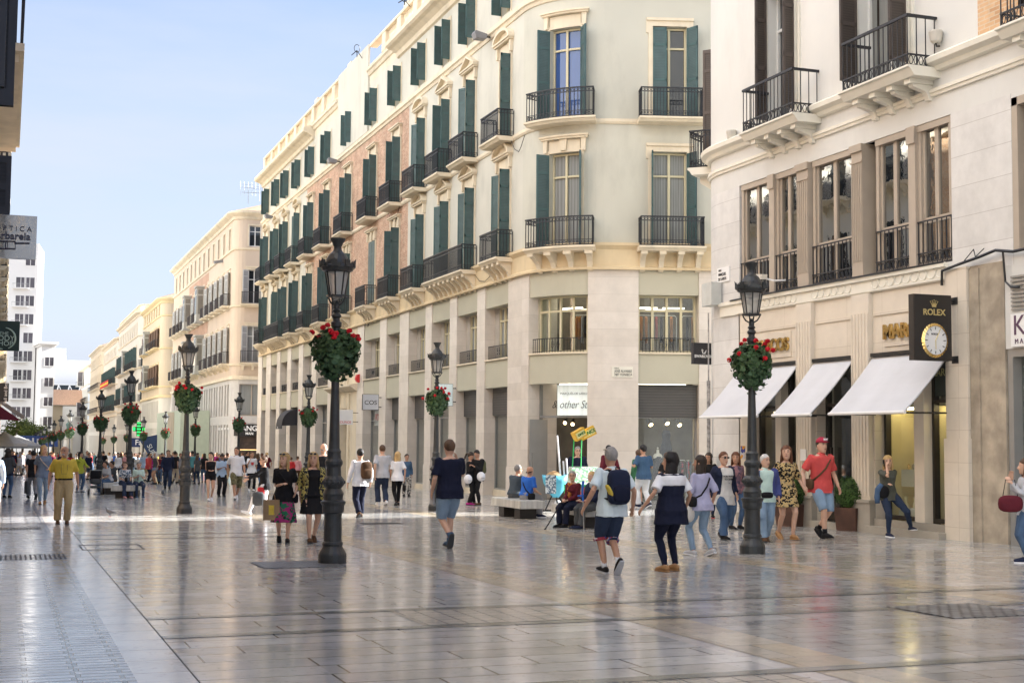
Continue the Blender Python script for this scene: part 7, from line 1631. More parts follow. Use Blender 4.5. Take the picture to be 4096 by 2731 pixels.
def handbag(R, label, col, i=1, drop=.10, w_=.13, h=.10, d=.04, kind='handbag', e=4, at_=None, strap=True, mat_=None):
    c = (R.hand[i] if at_ is None else Vector(at_))-Vector((0, 0, drop+h)); t = prop(R, kind, label, 'bag', c)
    m = MB(); rbox(m, (0, 0, 0), d, w_, h, e=e); m.build('bag_body', mat_ or cl(col), t, True, True)
    if strap: m = MB(); m.tube([(0, -w_*.6, h*.8), (0, -w_*.35, h+drop*.9), (0, w_*.35, h+drop*.9), (0, w_*.6, h*.8)], [.007]*4, 5); m.build('handle', cl('brown' if col == 'tan' else 'black') if kind != 'carrier_bag' else cl('lgrey'), t, True, True)
    return t
def sling(R, label, col, side=1, low=.0, kind='shoulder_bag', size=(.05, .11, .09)):
    """bag worn across the body"""
    c = R.T(side*.19, .0, low); t = prop(R, kind, label, 'bag', c); m = MB(); rbox(m, (side*.03, 0, 0), *size, e=4); m.build('bag_body', cl(col), t, True, True)
    m = MB(); o = c; q = lambda v: R.T(*v)-o; sd = -side
    m.tube([q((side*.20, .04, low+.05)), q((side*.12, .155, .18)), q((0, .165, .30)), q((sd*.10, .13, .44)), q((sd*.115, 0, .515)), q((sd*.09, -.13, .42)), q((0, -.155, .28)), q((side*.13, -.15, .14)), q((side*.20, -.04, low+.05))], [.016]*9, 6, ell=(1, .35)); m.build('strap', cl(col), t, True, True); return t
def F(px, py, dx=0): v = gp(px, py); return v
def PH(px, fy, hy_, **k): g = gp(px, fy); return g, tall(g, hy_)

# --- the walkers and sitters one can tell apart, left to right
def add(px, fy, hy_, face, label, **k):
    g = gp(px, fy); g.x += k.pop('dx', 0); H = tall(g, hy_); return person(g, H, face, label, **k)
r = add(143, 1203, 1020, 180, 'bald man with white moustache in a yellow polo shirt and beige trousers', pose='stand', top=('polo', 'yellow'), bot=('trousers', 'khaki'), hair=('bald', 'white'), belt=1, skin='b', fat=1.13, hy=-22, facef=True, shoe='brown', lod=0, la=(.09, .06, .08, 0), lw=(.12, .02, -.49), rw=(.12, .02, -.49))
m = MB(); m.tube([r.Hd(-.042, .088, -.056), r.Hd(0, .106, -.044), r.Hd(.042, .088, -.056)], [.010, .016, .010], 6); m.build('moustache', HAIRM['white'], r.root, True, True)
t = prop(r, 'glasses_cord', 'thin cord of spectacles hanging on the yellow polo shirt', 'cord', r.T(0, .15, .3)); m = MB(); q = lambda x, y, z: r.T(x, y, z)-r.T(0, .15, .3); m.tube([q(-.07, .09, .50), q(-.065, .19, .33), q(-.055, .20, .20), q(.055, .20, .20), q(.065, .19, .33), q(.07, .09, .50)], [.0035]*6, 4); m.build('cord_loop', cl('dgrey'), t, True, True)
r = add(97, 1158, 1019, 180, 'woman with short blonde hair in a grey blue top, pale jeans and ankle boots', sex='f', pose='stepR', top=('tee', 'slate' if 0 else cm('grey_blue_cloth', (.16, .22, .32))), bot=('slim', 'ldenim'), hair=('bob', 'blonde'), skin='a', hy=35, shoe='tan', facef=True, lw=(-.02, .18, -.33), fat=1.05)
sling(r, 'small beige bag slung on the blonde woman in grey blue', 'beige', -1, .02)
r = add(74, 1146, 1030, 10, 'man in a black T-shirt and grey jeans behind the blonde woman in grey blue', top=('tee', 'black'), bot=('trousers', 'grey'), hair=('short', 'black'), pose='walkL')
handbag(r, 'dark green paper carrier bag hanging behind the blonde woman\'s legs', 'dgrey', 0, drop=.12, w_=.20, h=.22, d=.05, kind='carrier_bag', e=8)
r = add(15, 1143, 1028, -20, 'curly haired woman in a grey shawl and jeans at the left edge', sex='f', top=('long', 'navy'), bot=('slim', 'denim'), hair=('curly', 'dark'), outer=('shawl', 'dgrey', .5, -.05), rw=(.0, .2, -.15))
handbag(r, 'dusty pink shoulder bag of the curly haired woman at the left edge', 'wine', 0, drop=.02, w_=.15, h=.13, at_=r.T(-.02, .18, .02), d=.06)
r = add(-20, 1192, 1025, 0, 'person in a pale blue shirt and beige trousers cut by the left edge', top=('long', 'lblue'), bot=('trousers', 'beige'), hair=('short', 'grey'))
r = add(182, 1130, 1035, -150, 'dark haired woman in a yellow top on the phone behind a pushchair', sex='f', top=('long', 'lime'), bot=('slim', 'denim'), hair=('long', 'black'), rw=(-.08, .12, .12), lw=(.10, .28, -.30), shoe='lgrey', hy=20)
r = add(262, 1116, 1036, 178, 'man in a white shirt and dark trousers far behind on the left', top=('long', 'white'), bot=('trousers', 'dgrey')) if 0 else None
# seated people on the left benches
r = person(Vector((3.85, 56.0, gz(56))), 1.68, 120, 'seated woman in a grey T-shirt with dark hair tied back beside the pushchair', sex='f', pose='sit', top=('tee', 'lgrey'), bot=('slim', 'denim'), hair=('pony', 'dark'), lean=.3, shoe='white', skin='b', fat=1.1)
r = person(Vector((4.1, 57.0, gz(57))), 1.66, 100, 'person with black hair seated behind the woman in a grey T-shirt', pose='sit', top=('tee', 'dgrey'), bot=('trousers', 'brown'), hair=('short', 'black'), lean=.15)
r = person(Vector((4.05, 51.35, gz(51.3))), 1.66, 195, 'seated woman with spectacles and short hair in a leaf print blouse', sex='f', pose='sit', top=('blouse', WHP), bot=('trousers', 'ddenim'), hair=('short', 'brown'), skin='a', fat=1.18, hy=-50, glasses='spectacles', shoe='pink', lean=.12, facef=True)
handbag(r, 'dark bag held on the lap of the seated woman in leaf print', 'black', 1, drop=-.12, w_=.10, h=.08, strap=False)
r = person(Vector((4.55, 51.5, gz(51.5))), 1.66, 185, 'seated woman with a grey scarf and pale turquoise top looking at her phone', sex='f', pose='sit', top=('tee', 'mint'), bot=('slim', 'ddenim'), hair=('short', 'grey'), skin='a', fat=1.08, hp=-12, lw=(-.08, .26, -.20), rw=(-.08, .26, -.20), shoe='slate', sole='white', lean=.08, facef=True)
m = MB(); m.tube([r.T(.08, .03, .50), r.T(0, .09, .47), r.T(-.08, .03, .50), r.T(0, -.07, .52), r.T(.08, .03, .50)], [.035]*5, 8); m.tube([r.T(.03, .10, .46), r.T(.04, .15, .3), r.T(.05, .16, .12)], [.03, .035, .03], 6); m.build('scarf', cl('grey'), r.root, True, True)
# middle left
add(482, 1150, 1035, 180, 'woman in a black sleeveless top and black shorts with folded hands', sex='f', pose='stepR', top=('tank', 'black'), bot=('hot', 'black'), hair=('pony', 'dark'), skin='a', lw=(-.13, .18, -.30), rw=(-.13, .18, -.30), shoe='white', sole='white', hy=-45, facef=True)
rr_ = add(508, 1140, 1040, -170, 'man in a light blue shirt looking down behind the woman in black shorts', top=('polo', 'lblue'), bot=('trousers', 'black'), hair=('short', 'black'), skin='c', lw=(-.1, .25, -.2), rw=(-.1, .25, -.2), hp=-30, hy=-30)
t = prop(r, 'handbag', 'x', 'bag') if 0 else None
q_ = gp(466, 1118); t = thing('handbag', q_+Vector((.05, -1.6, .62)), 'small black handbag hanging beside the woman in black shorts', 'bag'); m = MB(); rbox(m, (0, 0, 0), .13, .05, .12, e=4); m.tube([(-.06, 0, .11), (-.04, 0, .30), (.04, 0, .30), (.06, 0, .11)], [.008]*4, 5); m.build('bag_body', cl('black'), t, True, True)
add(541, 1147, 1022, 180, 'man in a white polo shirt and camouflage shorts walking beside the blue shirt', pose='walkR', top=('polo', 'white'), bot=('cargo', CAMO), hair=('short', 'dark'), skin='b', hy=-40, shoe='white', sole='white', facef=True, fat=1.03)
r = add(577, 1128, 1034, 180, 'woman in a white T-shirt with a red and blue print and striped black trousers', sex='f', pose='stepL', top=('tee', 'white'), bot=('slim', 'black'), hair=('pony', 'brown'), shoe='white', rw=(-.04, .16, -.02), skin='b')
m = MB(); rbox(m, r.T(0, .145, .28), .06, .02, .06, e=3); rbox(m, r.T(0, .15, .34), .075, .018, .015, e=3); m.build('shirt_print', mat('red_print', (.45, .05, .06), .8), r.root, True, True)
add(591, 1115, 1038, 0, 'brown haired woman in a dark vest and jeans seen from behind near the camouflage shorts', sex='f', pose='walkL', top=('tank', 'dnavy'), bot=('slim', 'denim'), hair=('bob', 'brown'))
r = add(607, 1184, 1038, 85, 'woman in sunglasses and black leather jacket striding left in white trousers', sex='f', pose='stand', top=('long', 'black'), bot=('slim', 'white'), hair=('bun', 'brown'), shoe='white', sole='white', skin='a', la=(.06, .42, .11, 22), ra=(.06, -.36, .17, -40), pel=.84, lean=.06, rw=(.02, .42, -.22), lw=(.04, .46, -.28), glasses='shades', lod=0)
handbag(r, 'red printed bag of the woman in a black leather jacket', 'red', 0, drop=.02, w_=.10, h=.11, at_=r.T(-.16, .12, -.02), d=.05); handbag(r, 'grey carrier bag below the red printed bag', 'dgrey', 0, drop=.02, w_=.16, h=.19, at_=r.T(-.2, .20, -.14), kind='carrier_bag', d=.07)
add(668, 1108, 1048, 0, 'short haired woman in a red cardigan seen from behind between the two blonde women', sex='f', top=('long', 'red'), bot=('trousers', 'black'), hair=('short', 'brown'), fat=1.1)
add(683, 1107, 1046, 0, 'short haired woman in a dusty rose top seen from behind left of the floral cardigan', sex='f', top=('long', 'pink'), bot=('trousers', 'brown'), hair=('short', 'brown'), fat=1.05)
r = add(650, 1246, 1034, 172, 'young woman in a black T-shirt and green floral skirt holding a paper bag', sex='f', pose='stepL', top=('tee', 'black'), bot=('midi', FLORAL), hair=('long', 'blonde'), skin='a', hy=-42, facef=True, lod=0, rw=(-.10, .22, -.24), lw=(.06, .16, -.40), glasses='shades_up', shoe='black')
t = prop(r, 'paper_bag', 'brown paper shopping bag with a yellow print held by the young woman', 'bag', (.24, .17, .62)); m = MB(); m.rings([[(x*1.0, y, z) for x, y in ((-.15*k, -.07), (.15*k, -.07), (.15*k, .07), (-.15*k, .07))] for z, k in ((-.18, 1.0), (0, 1.02), (.20, 1.0))]); m.build('bag_body', mat('kraft_paper', (.30, .20, .11), .8, var=.15, bump=.4, bscale=8), t, False, True)
m = MB(); m.box(-.05, .05, .0701, .074, -.08, .10); m.tube([(-.05, .075, -.07), (-.02, .075, .08), (.02, .075, .02), (.05, .075, .10)], [.008]*4, 4); m.build('bag_print', cl('yellow'), t, False, True); m = MB(); m.tube([(-.07, .07, .19), (-.05, .07, .30), (.05, .07, .30), (.07, .07, .19)], [.006]*4, 5); m.build('handle', cl('tan'), t, True, True)
sling(r, 'small black bag on a chain at the floral skirt', 'black', -1, -.06)
r = add(716, 1246, 1033, 178, 'blonde woman in a black dress under a yellow floral cardigan', sex='f', pose='stepR', top=('tank', 'black'), bot=('dress',), hair=('long', 'blonde'), skin='a', outer=('cardigan', CARDI, .80, -.22), facef=True, hy=-15, lod=0, fat=1.12, glasses='shades_up', shoe='brown')
add(741, 1180, 1014, 0, 'bald man in a black T-shirt behind the nearest lamp post', top=('tee', 'black'), bot=('trousers', 'ddenim'), hair=('bald', 'grey'), fat=1.1, skin='a')
r = add(826, 1188, 1026, 3, 'man in a white shirt and navy trousers carrying a brown rucksack', pose='stepR', top=('long', 'white'), bot=('trousers', 'dnavy'), hair=('short', 'black'), skin='b', shoe='brown', lw=(.14, .0, -.50))
t = backpack(r, 'dark brown leather rucksack slung on the white shirt\'s right shoulder', 'brown', .14, .22, .08, one=True); t.location.x += .10
add(877, 1160, 1018, 0, 'man in a pale grey T-shirt and blue jeans seen from behind', pose='stepL', top=('tee', 'lgrey'), bot=('trousers', 'ddenim'), hair=('short', 'brown'), skin='a', shoe='white', sole='white', fat=1.05)
r = add(912, 1160, 1034, -2, 'woman with long blonde hair, white top and black trousers seen from behind', sex='f', pose='stepR', top=('tee', 'white'), bot=('slim', 'black'), hair=('long', 'blonde'), skin='b')
handbag(r, 'black handbag carried by the long haired blonde in black trousers', 'black', 1, .10)
r = add(933, 1140, 1040, 178, 'woman in a scarf and mottled trousers facing the camera near the shop windows', sex='f', pose='stand', top=('long', 'slate'), bot=('trousers', LEOP), hair=('pony', 'dark'), skin='b', facef=True)
r = add(1031, 1258, 1003, 2, 'bearded man in a navy T-shirt and denim shorts seen from behind', pose='stepR', la=(.05, -.20, .20, -62), ra=(.06, .16, .085, 4), top=('tee', 'dnavy'), bot=('shorts', 'ldenim'), hair=('short', 'brown'), skin='a', shoe='slate', sole='dgrey', sock='slate', rw=(.00, .16, .02), lw=(.07, .10, -.48), lod=0, fat=1.13, pel=.90)
t = prop(r, 'tablet_case', 'grey tablet case under the arm of the man in the navy T-shirt', 'case', r.hand[0]+Vector((.03, .04, .02))); m = MB(); rbox(m, (0, 0, 0), .012, .10, .13, e=6); m.build('case_shell', cl('lgrey'), t, True, True)
add(1079, 1160, 1035, -120, 'woman in a yellow top and black leggings looking at the neighbour\'s phone', sex='f', top=('long', 'black'), bot=('slim', 'black'), hair=('pony', 'dark'), hp=-25, lw=(-.08, .22, -.15), rw=(-.08, .22, -.15), shoe='magenta')
r = add(1095, 1160, 1030, 125, 'man in a black leather jacket looking at a phone with an olive rucksack', top=('jacket', 'black'), bot=('slim', 'black'), hair=('short', 'black'), hp=-30, lw=(-.10, .26, -.16), rw=(-.10, .26, -.16), shoe='brown')
backpack(r, 'olive green rucksack of the man in the black leather jacket', 'olive', .15, .22, .10)
for px, py, lab in ((1075, 1100, 'white crash helmet hanging at the elbow of the woman in yellow'), (1105, 1094, 'white crash helmet with blue emblem at the leather jacket\'s hip')):
    g = gp(px, 1160); p = at(px, py, g.y-.25); t = thing('crash_helmet', p, lab, 'helmet'); m = MB(); m.ball((0, 0, 0), .15, 16, 10, (.9, .9, 1)); m.build('shell', cl('white'), t, True, True); m = MB(); rbox(m, (.02, -.12, -.04), .06, .03, .02); m.build('visor', cl('lgrey'), t, True, True)
# bench on the right: two men with their backs turned
r = person(Vector((12.55, 34.1, gz(34.1))), 1.74, -62, 'man with spectacles and grey hair in a grey shirt seated on the bench', pose='sit', top=('long', cm('slate_grey_cloth', (.06, .08, .10))), bot=('trousers', 'dgrey'), hair=('short', 'grey'), hy=-20, glasses='spectacles', lean=.22, fat=1.08, shoe='brown')
r = person(Vector((12.55, 33.25, gz(33.2))), 1.70, -68, 'man in a bright blue T-shirt seated on the bench with a black shoulder bag', pose='sit', top=('tee', 'blue'), bot=('trousers', 'grey'), hair=('bald', 'dark'), skin='b', lean=.22, fat=1.08, shoe='navy', sole='white', rw=(.0, .22, -.36))
sling(r, 'black shoulder bag on the back of the man in bright blue', 'black', 1, .0)
# old women on the second bench
r = person(Vector((12.0, 28.75, gz(28.7))), 1.60, 118, 'old woman with grey hair in a dark red cardigan leaning on a walking stick', sex='f', pose='sit', top=('long', 'wine'), bot=('trousers', 'dnavy'), hair=('short', 'grey'), skin='a', fat=1.15, facef=True, lod=0, hy=35, glasses='spectacles', shoe='black', lw=(-.10, .30, -.36), rw=(-.16, .34, -.34), lean=.08)
m = MB(); m.tube([r.T(.06, .08, .50), r.T(.0, .13, .44), r.T(-.06, .08, .50)], [.035, .04, .035], 8); rbox(m, r.T(0, .15, .30), .07, .035, .14); m.build('scarf', ORSC, r.root, True, True)
g1, g0_ = gp(1252, 1215), r.root.location+Vector((-.30, -.12, .62)); t = thing('walking_stick', g1, 'black walking stick slanting from the old woman to the ground', 'walking stick'); m = MB(); m.bar(g1, g0_, .013, .014, 6); m.bar(g1+Vector((-.005, 0, 0)), g1.lerp(g0_, .035), .02, .016, 6); m.build('shaft', cl('black'), t); m = MB(); m.tube([g0_, g0_+Vector((.05, .02, .03)), g0_+Vector((.12, .04, .02))], [.016]*3, 6); m.build('handle', cl('black'), t)
r2 = person(Vector((12.15, 27.95, gz(27.9))), 1.60, 100, 'white haired person in a navy coat seated beside the old woman', sex='f', pose='sit', top=('jacket', 'navy'), bot=('trousers', 'dgrey'), hair=('short', 'blonde'), skin='a', fat=1.15, shoe='navy', lod=1)
cb0 = gp(1341, 1217); t = thing('crutch', cb0, 'blue elbow crutch standing between the seated old people', 'crutch'); m = MB(); m.bar(cb0, cb0+Vector((-.02, 0, .62)), .012, .012, 6); m.build('shaft', STEEL, t); m = MB(); m.tube([cb0+Vector((-.02, 0, .62)), cb0+Vector((-.04, 0, .82)), cb0+Vector((-.02, 0, 1.05))], [.02, .022, .03], 6); m.tube([cb0+Vector((-.03, 0, .74)), cb0+Vector((-.15, -.02, .73))], [.02, .018], 6); m.build('grip', cl('blue'), t)
# the central pair walking away
r = add(1404, 1318, 1018, 3, 'man with grey hair, pale blue polo shirt and dark denim shorts carrying a navy rucksack', pose='stepR', la=(.03, .14, .085, 4), ra=(.04, -.13, .17, -52), top=('polo', 'polo'), bot=('shorts', 'ddenim'), hair=('short', 'grey'), skin='b', shoe='black', sole='lgrey', sock='white', lod=0, fat=1.08, lw=(.20, .03, -.44), rw=(.17, .05, -.46), hp=3, pel=.895)
m = MB()
for sg, (h_, k_, a_, pi_) in zip((-1, 1), r.legs): d = (a_-k_).normalized(); q = k_+d*.035; m.tube([q-d*.02, q+d*.02], [.092, .092], 14)
m.build('shorts_cuff', spotmat('red_check_cloth', (.35, .05, .07), [(.1, .1, .3), (.5, .45, .5)], 30), r.root, True, True)
t = backpack(r, 'navy blue rucksack on the back of the man in the pale blue polo shirt', 'navy', .155, .235, .095, pocket='dnavy')
m = MB(); rbox(m, (-.155, -.03, -.05), .022, .05, .10, X=(.8, 0, .5), Z=(-.5, 0, .85)); m.build('side_patch', cl('yellow'), t, True, True); t.rotation_euler.z += .04
m = MB(); m.tube([r.Hd(-.075, .05, .088), r.Hd(0, .09, .10), r.Hd(.075, .05, .088)], [.010, .006, .010], 6); m.tube([r.Hd(-.078, .05, .088), r.Hd(-.08, -.05, .09)], [.004]*2, 4); m.build('glasses', cl('beige'), r.root, True, True)
add(1398, 1160, 1019, 0, 'person with black hair in a dark red jacket half hidden by the navy rucksack man', top=('long', 'wine'), bot=('trousers', 'black'), hair=('short', 'black'))
r = add(1541, 1312, 1033, 8, 'woman with long dark curls in a white and navy top and black leggings', sex='f', pose='stepL', top=('tunic', 'dnavy'), bot=('leggings', 'dnavy'), hair=('curly', 'black'), skin='b', lod=0, fat=1.33, la=(.12, -.02, .085, 0), ra=(.11, .06, .085, 0), lw=(.26, .06, -.42), rw=(.12, .06, -.46), hy=38, shoe='tan', sole='tan')
m = MB(); loft(m, r.T, [(.335, .155*1.33+.030, .142*1.5+.035, .10*1.5+.035), (.42, .162*1.33+.027, .115*1.5+.032, .105*1.5+.032), (.47, .160*1.33+.027, .09*1.5+.03, .095*1.5+.03), (.505, .13, .085, .095)], 24)
for a_, e_, w_ in r.arms: m.tube([a_, a_.lerp(e_, .4), a_.lerp(e_, .78)], [.070, .074, .080], 12)
o = m.build('shirt_yoke', cl('white'), r.root, True, True); BAKE.append((o, .0095, .004))
r = add(1611, 1276, 1038, 14, 'woman with a dark bob in a lavender top and pale jeans with a striped strap', sex='f', pose='walkL', top=('wide', 'lav'), bot=('slim', 'ldenim'), hair=('long', 'dark'), skin='b', lod=0, fat=1.02, hy=30, la=(.10, .10, .085, 4), ra=(.08, -.16, .11, -18), lw=(-.02, .22, -.20), rw=(.10, .0, -.48), shoe='lgrey', sole='white')
t = sling(r, 'black and white strap bag of the woman in lavender', 'black', -1, .03)
handbag(r, 'translucent white plastic carrier bag at the hip of the woman in lavender', 'offwhite', 0, drop=.06, w_=.14, h=.19, d=.10, kind='carrier_bag', e=2.6, at_=r.T(-.20, .12, .12))
r = add(1478, 1166, 1018, 5, 'man in a black cap, blue T-shirt and white trousers seen from behind', pose='stepL', top=('tee', 'slate'), bot=('trousers', 'white'), hair=('cap', 'black'), skin='b', shoe='navy', sole='white', fat=1.12, lw=(.05, .18, -.20), rw=(-.02, .24, -.20))
add(1466, 1158, 1030, 0, 'person in a grey green skirt half hidden behind the white trousers', sex='f', top=('long', 'green'), bot=('skirt', 'green'), hair=('short', 'brown'), skin='b')
add(1532, 1170, 1036, 178, 'woman with a red hair band in the shop doorway behind the dark curls', sex='f', top=('tee', 'black'), bot=('trousers', 'black'), hair=('long', 'brown'), skin='a')
r = add(1628, 1189, 1036, 160, 'woman in dark clothes and black trainers behind the lavender top', sex='f', top=('tee', 'black'), bot=('slim', 'ddenim'), hair=('bob', 'dark'), skin='b', hy=-40, glasses='spectacles', shoe='black', sole='red')
r = add(1661, 1239, 1032, 182, 'woman in sunglasses with a white printed T-shirt and navy cardigan', sex='f', pose='stepR', top=('tunic', 'offwhite'), bot=('trousers', 'denim'), hair=('short', 'auburn'), skin='a', fat=1.25, lod=0, outer=('cardigan', 'navy', .9, -.18), glasses='shades', facef=True, hy=5)
for i, s_ in enumerate(('YOU WANT', 'TO SHINE', '...')): text(s_, .050, r.T(0, .235, .34-.06*i), (-1, 0, 0), (0, 0, 1), MATS['black_cloth_fabric'], r.root, name='shirt_print')
add(1690, 1215, 1034, 180, 'woman with brown hair in a rose print top behind the lamp post by the awnings', sex='f', top=('long', ROSEP), bot=('slim', 'denim'), hair=('long', 'auburn'), skin='b', hy=-35, facef=True)
r = add(1757, 1244, 1038, 165, 'old man with white hair in a blue jacket, mint shirt and pale jeans', pose='stepR', top=('polo', 'mint'), bot=('trousers', 'ldenim'), hair=('short', 'white'), skin='a', fat=1.18, lod=0, outer=('jacket', 'jacket', .96, -.14), shoe='brown', facef=True, hy=30)
t = prop(r, 'waist_bag', 'black belt bag on the waist of the old man in the blue jacket', 'bag', r.T(0, .17, .02)); m = MB(); rbox(m, (0, 0, 0), .12, .05, .06); m.build('bag_body', cl('black'), t, True, True); m = MB(); m.tube([(-.1, 0, .03), (-.2, -.12, .05), (-.17, -.26, .06), (.17, -.26, .06), (.2, -.12, .05), (.1, 0, .03)], [.012]*6, 5); m.build('strap', cl('black'), t, True, True)
r = add(1806, 1238, 1018, 172, 'woman in a black, gold and white printed dress holding the man\'s hand', sex='f', pose='stepL', top=('wide', DRESSP), bot=('dress',), hair=('long', 'auburn'), skin='a', lod=0, hy=-25, hp=6, facef=True, lw=(.18, .06, -.44), rw=(.06, .02, -.50), shoe='tan', sole='tan')
r = add(1886, 1236, 998, 178, 'man in a red cap, coral polo shirt and pale denim shorts', pose='walkR', top=('polo', 'coral'), bot=('shorts', 'ldenim'), hair=('short', 'dark'), skin='a', lod=0, facef=True, fat=1.06, rw=(.16, .04, -.46), lw=(.12, .06, -.48), sock='black', shoe='black', sole='black', hy=8, la=(.04, -.14, .16, -30), ra=(.02, .16, .09, 6), pel=.895)
m = MB(); loft(m, r.Hd, [(.045, .084, .098, .106), (.075, .082, .095, .104), (.105, .066, .075, .085), (.13, .035, .04, .045), (.137, .008, .01, .01)], 20); m.rings([[r.Hd(x*.9, y, z) for x, y in ((-.065, .085), (-.055, .13), (-.02, .16), (.02, .16), (.055, .13), (.065, .085))] for z in (.052, .060)]); m.build('cap', mat('crimson_cap', (.40, .015, .05), .8), r.root, True, True)
text('NY', .055, r.Hd(0, .102, .092), (-1, 0, 0), (0, 0, 1), WHITE, r.root, name='cap_emblem', bold=.003)
sling(r, 'dark brown strap bag across the coral polo shirt', 'brown', 1, .02)
r = add(2062, 1232, 1039, 172, 'blonde woman in a green grey T-shirt on the phone, one foot stretched out', dx=-.22, sex='f', top=('tee', cm('green_grey_cloth', (.085, .09, .075))), bot=('slim', 'ddenim'), hair=('bob', 'blonde'), skin='a', lod=0, la=(.50, .02, .20, 8), ra=(.02, .04, .08, 0), pel=.88, lw=(-.20, .20, -.24), rw=(-.07, .12, .12), shoe='navy', sole='white', facef=True, hy=-20)
t = prop(r, 'denim_jacket', 'denim jacket and black bag hung on the phone woman\'s arm', 'jacket', r.T(.17, .12, .06)); m = MB(); rbox(m, (0, 0, 0), .13, .07, .13, e=2.6); m.build('bag_body', cl('black'), t, True, True); m = MB(); m.tube([(.05, .03, .16), (.12, .02, .05), (.14, .0, -.12), (.13, 0, -.24)], [.05, .07, .06, .05], 8, ell=(1, .6)); m.build('sleeve', cl('denim'), t, True, True)
t = prop(r, 'mobile_phone', 'black phone at the blonde woman\'s ear', 'phone', r.Hd(.088, .03, -.02)); m = MB(); rbox(m, (0, 0, 0), .006, .035, .07, e=6); m.build('phone_shell', cl('black'), t, True, True)
r = add(2360, 1292, 1048, 60, 'person in a grey sweatshirt and jeans cut by the right edge', sex='f', pose='stand', top=('long', 'lgrey'), bot=('slim', 'denim'), hair=('long', 'brown'), skin='a', lod=0, rw=(.02, .20, .02), lw=(.0, .26, -.05), shoe='navy', sole='white')
handbag(r, 'burgundy leather handbag hanging at the right edge of the photo', 'wine', 0, drop=.28, w_=.20, h=.14, d=.07, e=3, at_=r.hand[0]+Vector((-.10, -.02, 0)))
# stall keeper between the stands
add(1326, 1168, 1022, 170, 'smiling man with spectacles in a navy jacket behind the ticket stand', top=('jacket', 'dnavy'), bot=('trousers', 'black'), hair=('short', 'grey'), skin='a', facef=True, glasses='spectacles', fat=1.1)

# --- peanut tray on a tripod and the ticket seller's stand
def ppt(px, py, Y): return at(px, py, Y)
ys = 37.0
t = thing('peanut_stall', Vector((at(1275, 1100, ys).x, ys, gz(ys))), 'tripod tray under a sky blue cloth heaped with peanuts and paper cones', 'stall')
a, b = at(1249, 1092, ys), at(1310, 1092, ys); cx, hw, zt = (a.x+b.x)/2-.05, (b.x-a.x)/2, a.z
m = MB(); m.rings([[(cx+hw*k*math.cos(2*PI*j/16)*(1+.06*math.cos(3*2*PI*j/16)), ys+.32*k*math.sin(2*PI*j/16), z+(.04*math.sin(5*2*PI*j/16) if k > .9 else 0)) for j in range(16)] for z, k in ((zt-.62, .25), (zt-.45, .55), (zt-.2, .9), (zt, 1.0), (zt-.01, .96))]); m.build('cloth', mat('sky_blue_cloth', (.09, .42, .60), .6, bump=.5, bscale=6), t, True)
m = MB(); m.rings([[(cx-.05+hw*.62*k*math.cos(2*PI*j/14), ys+.22*k*math.sin(2*PI*j/14), zt+z) for j in range(14)] for z, k in ((-.02, 1), (.04, .85), (.10, .5), (.14, .1))]); m.build('peanut_heap', mat('peanut_shell', (.45, .28, .13), .8, var=.5, scale=60, bump=1, bscale=60), t, True)
m = MB(); g0_ = gz(ys)
for q in (-.35, .35): m.bar((cx+q*.2, ys, zt-.5), (cx+q, ys+.2*q, g0_), .02, seg=6)
m.bar((cx, ys, zt-.5), (cx, ys-.3, g0_), .02, seg=6); m.box(cx-.5, cx+.4, ys-.02, ys+.02, g0_+.001, g0_+.04); m.build('tripod', cl('black'), t)
m = MB(); 
for x, h in ((.12, 1.15), (.24, .42), (.34, .5)): m.tube([(cx+x, ys-.1, zt-.1), (cx+x-.1*h, ys-.1, zt+h)], [.028, .026], 6)
m.build('paper_cone', cl('white'), t); m = MB(); m.box(cx-hw-.02, cx-hw+.30, ys-.33, ys-.32, zt-.5, zt+.02); m.build('leaflet', WHP, t)
m = MB(); rbox(m, (cx+.05, ys-.05, zt-.85), .10, .06, .16); m.build('carrier_bag', cl('white'), t, True)
ys = 35.6; cx = at(1352, 1100, ys).x; g0_ = gz(ys); zt = at(1350, 1117, ys).z
t = thing('ticket_stand', Vector((cx, ys, g0_)), 'green framed ticket stand with a glass case under yellow boards lettered ONCE', 'stall')
GRN = mat('bright_green_paint', (.02, .42, .10), .4, var=.02); hw = at(1390, 1100, ys).x-cx
m = MB()
for x in (-hw, hw):
    for y in (0, .5): m.box(cx+x-.02, cx+x+.02, ys+y-.02, ys+y+.02, g0_, zt)
m.box(cx-hw-.02, cx+hw+.02, ys-.03, ys+.53, zt, zt+.05); m.box(cx-hw+.02, cx+hw-.02, ys-.02, ys+.02, g0_+.1, g0_+.15)
m.bar((at(1322, 1100, ys).x, ys+.3, zt), at(1319, 1000, ys+.3), .016, seg=6); m.bar((at(1343, 1100, ys).x, ys+.3, zt), at(1336, 1000, ys+.3), .016, seg=6); m.build('frame', GRN, t)
m = MB(); m.box(cx-hw+.03, cx+hw-.03, ys+.2, ys+.24, g0_+.15, zt-.02); m.build('poster_panel', spotmat('poster', (.15, .16, .15), [(.4, .1, .1), (.3, .3, .28), (.1, .3, .1)], 7), t)
zc_ = at(1350, 1072, ys).z; m = MB(); m.rings([[(cx-hw+.04, ys+.02, zt+.052), (cx+hw-.1, ys+.02, zt+.052), (cx+hw-.1, ys+.5, zt+.052), (cx-hw+.04, ys+.5, zt+.052)], [(cx-hw+.12, ys+.3, zc_), (cx+hw-.1, ys+.3, zc_), (cx+hw-.1, ys+.5, zc_), (cx-hw+.12, ys+.5, zc_)]]); m.build('glass_case', spotmat('ticket_strips', (.55, .58, .58), [(.2, .4, .25), (.6, .62, .62), (.5, .5, .35), (.65, .66, .66)], 26, .3), t)
YB = mat('yellow_board', (.70, .42, .04), .5, var=.03); OG = mat('once_green', (.01, .15, .04), .5, var=0)
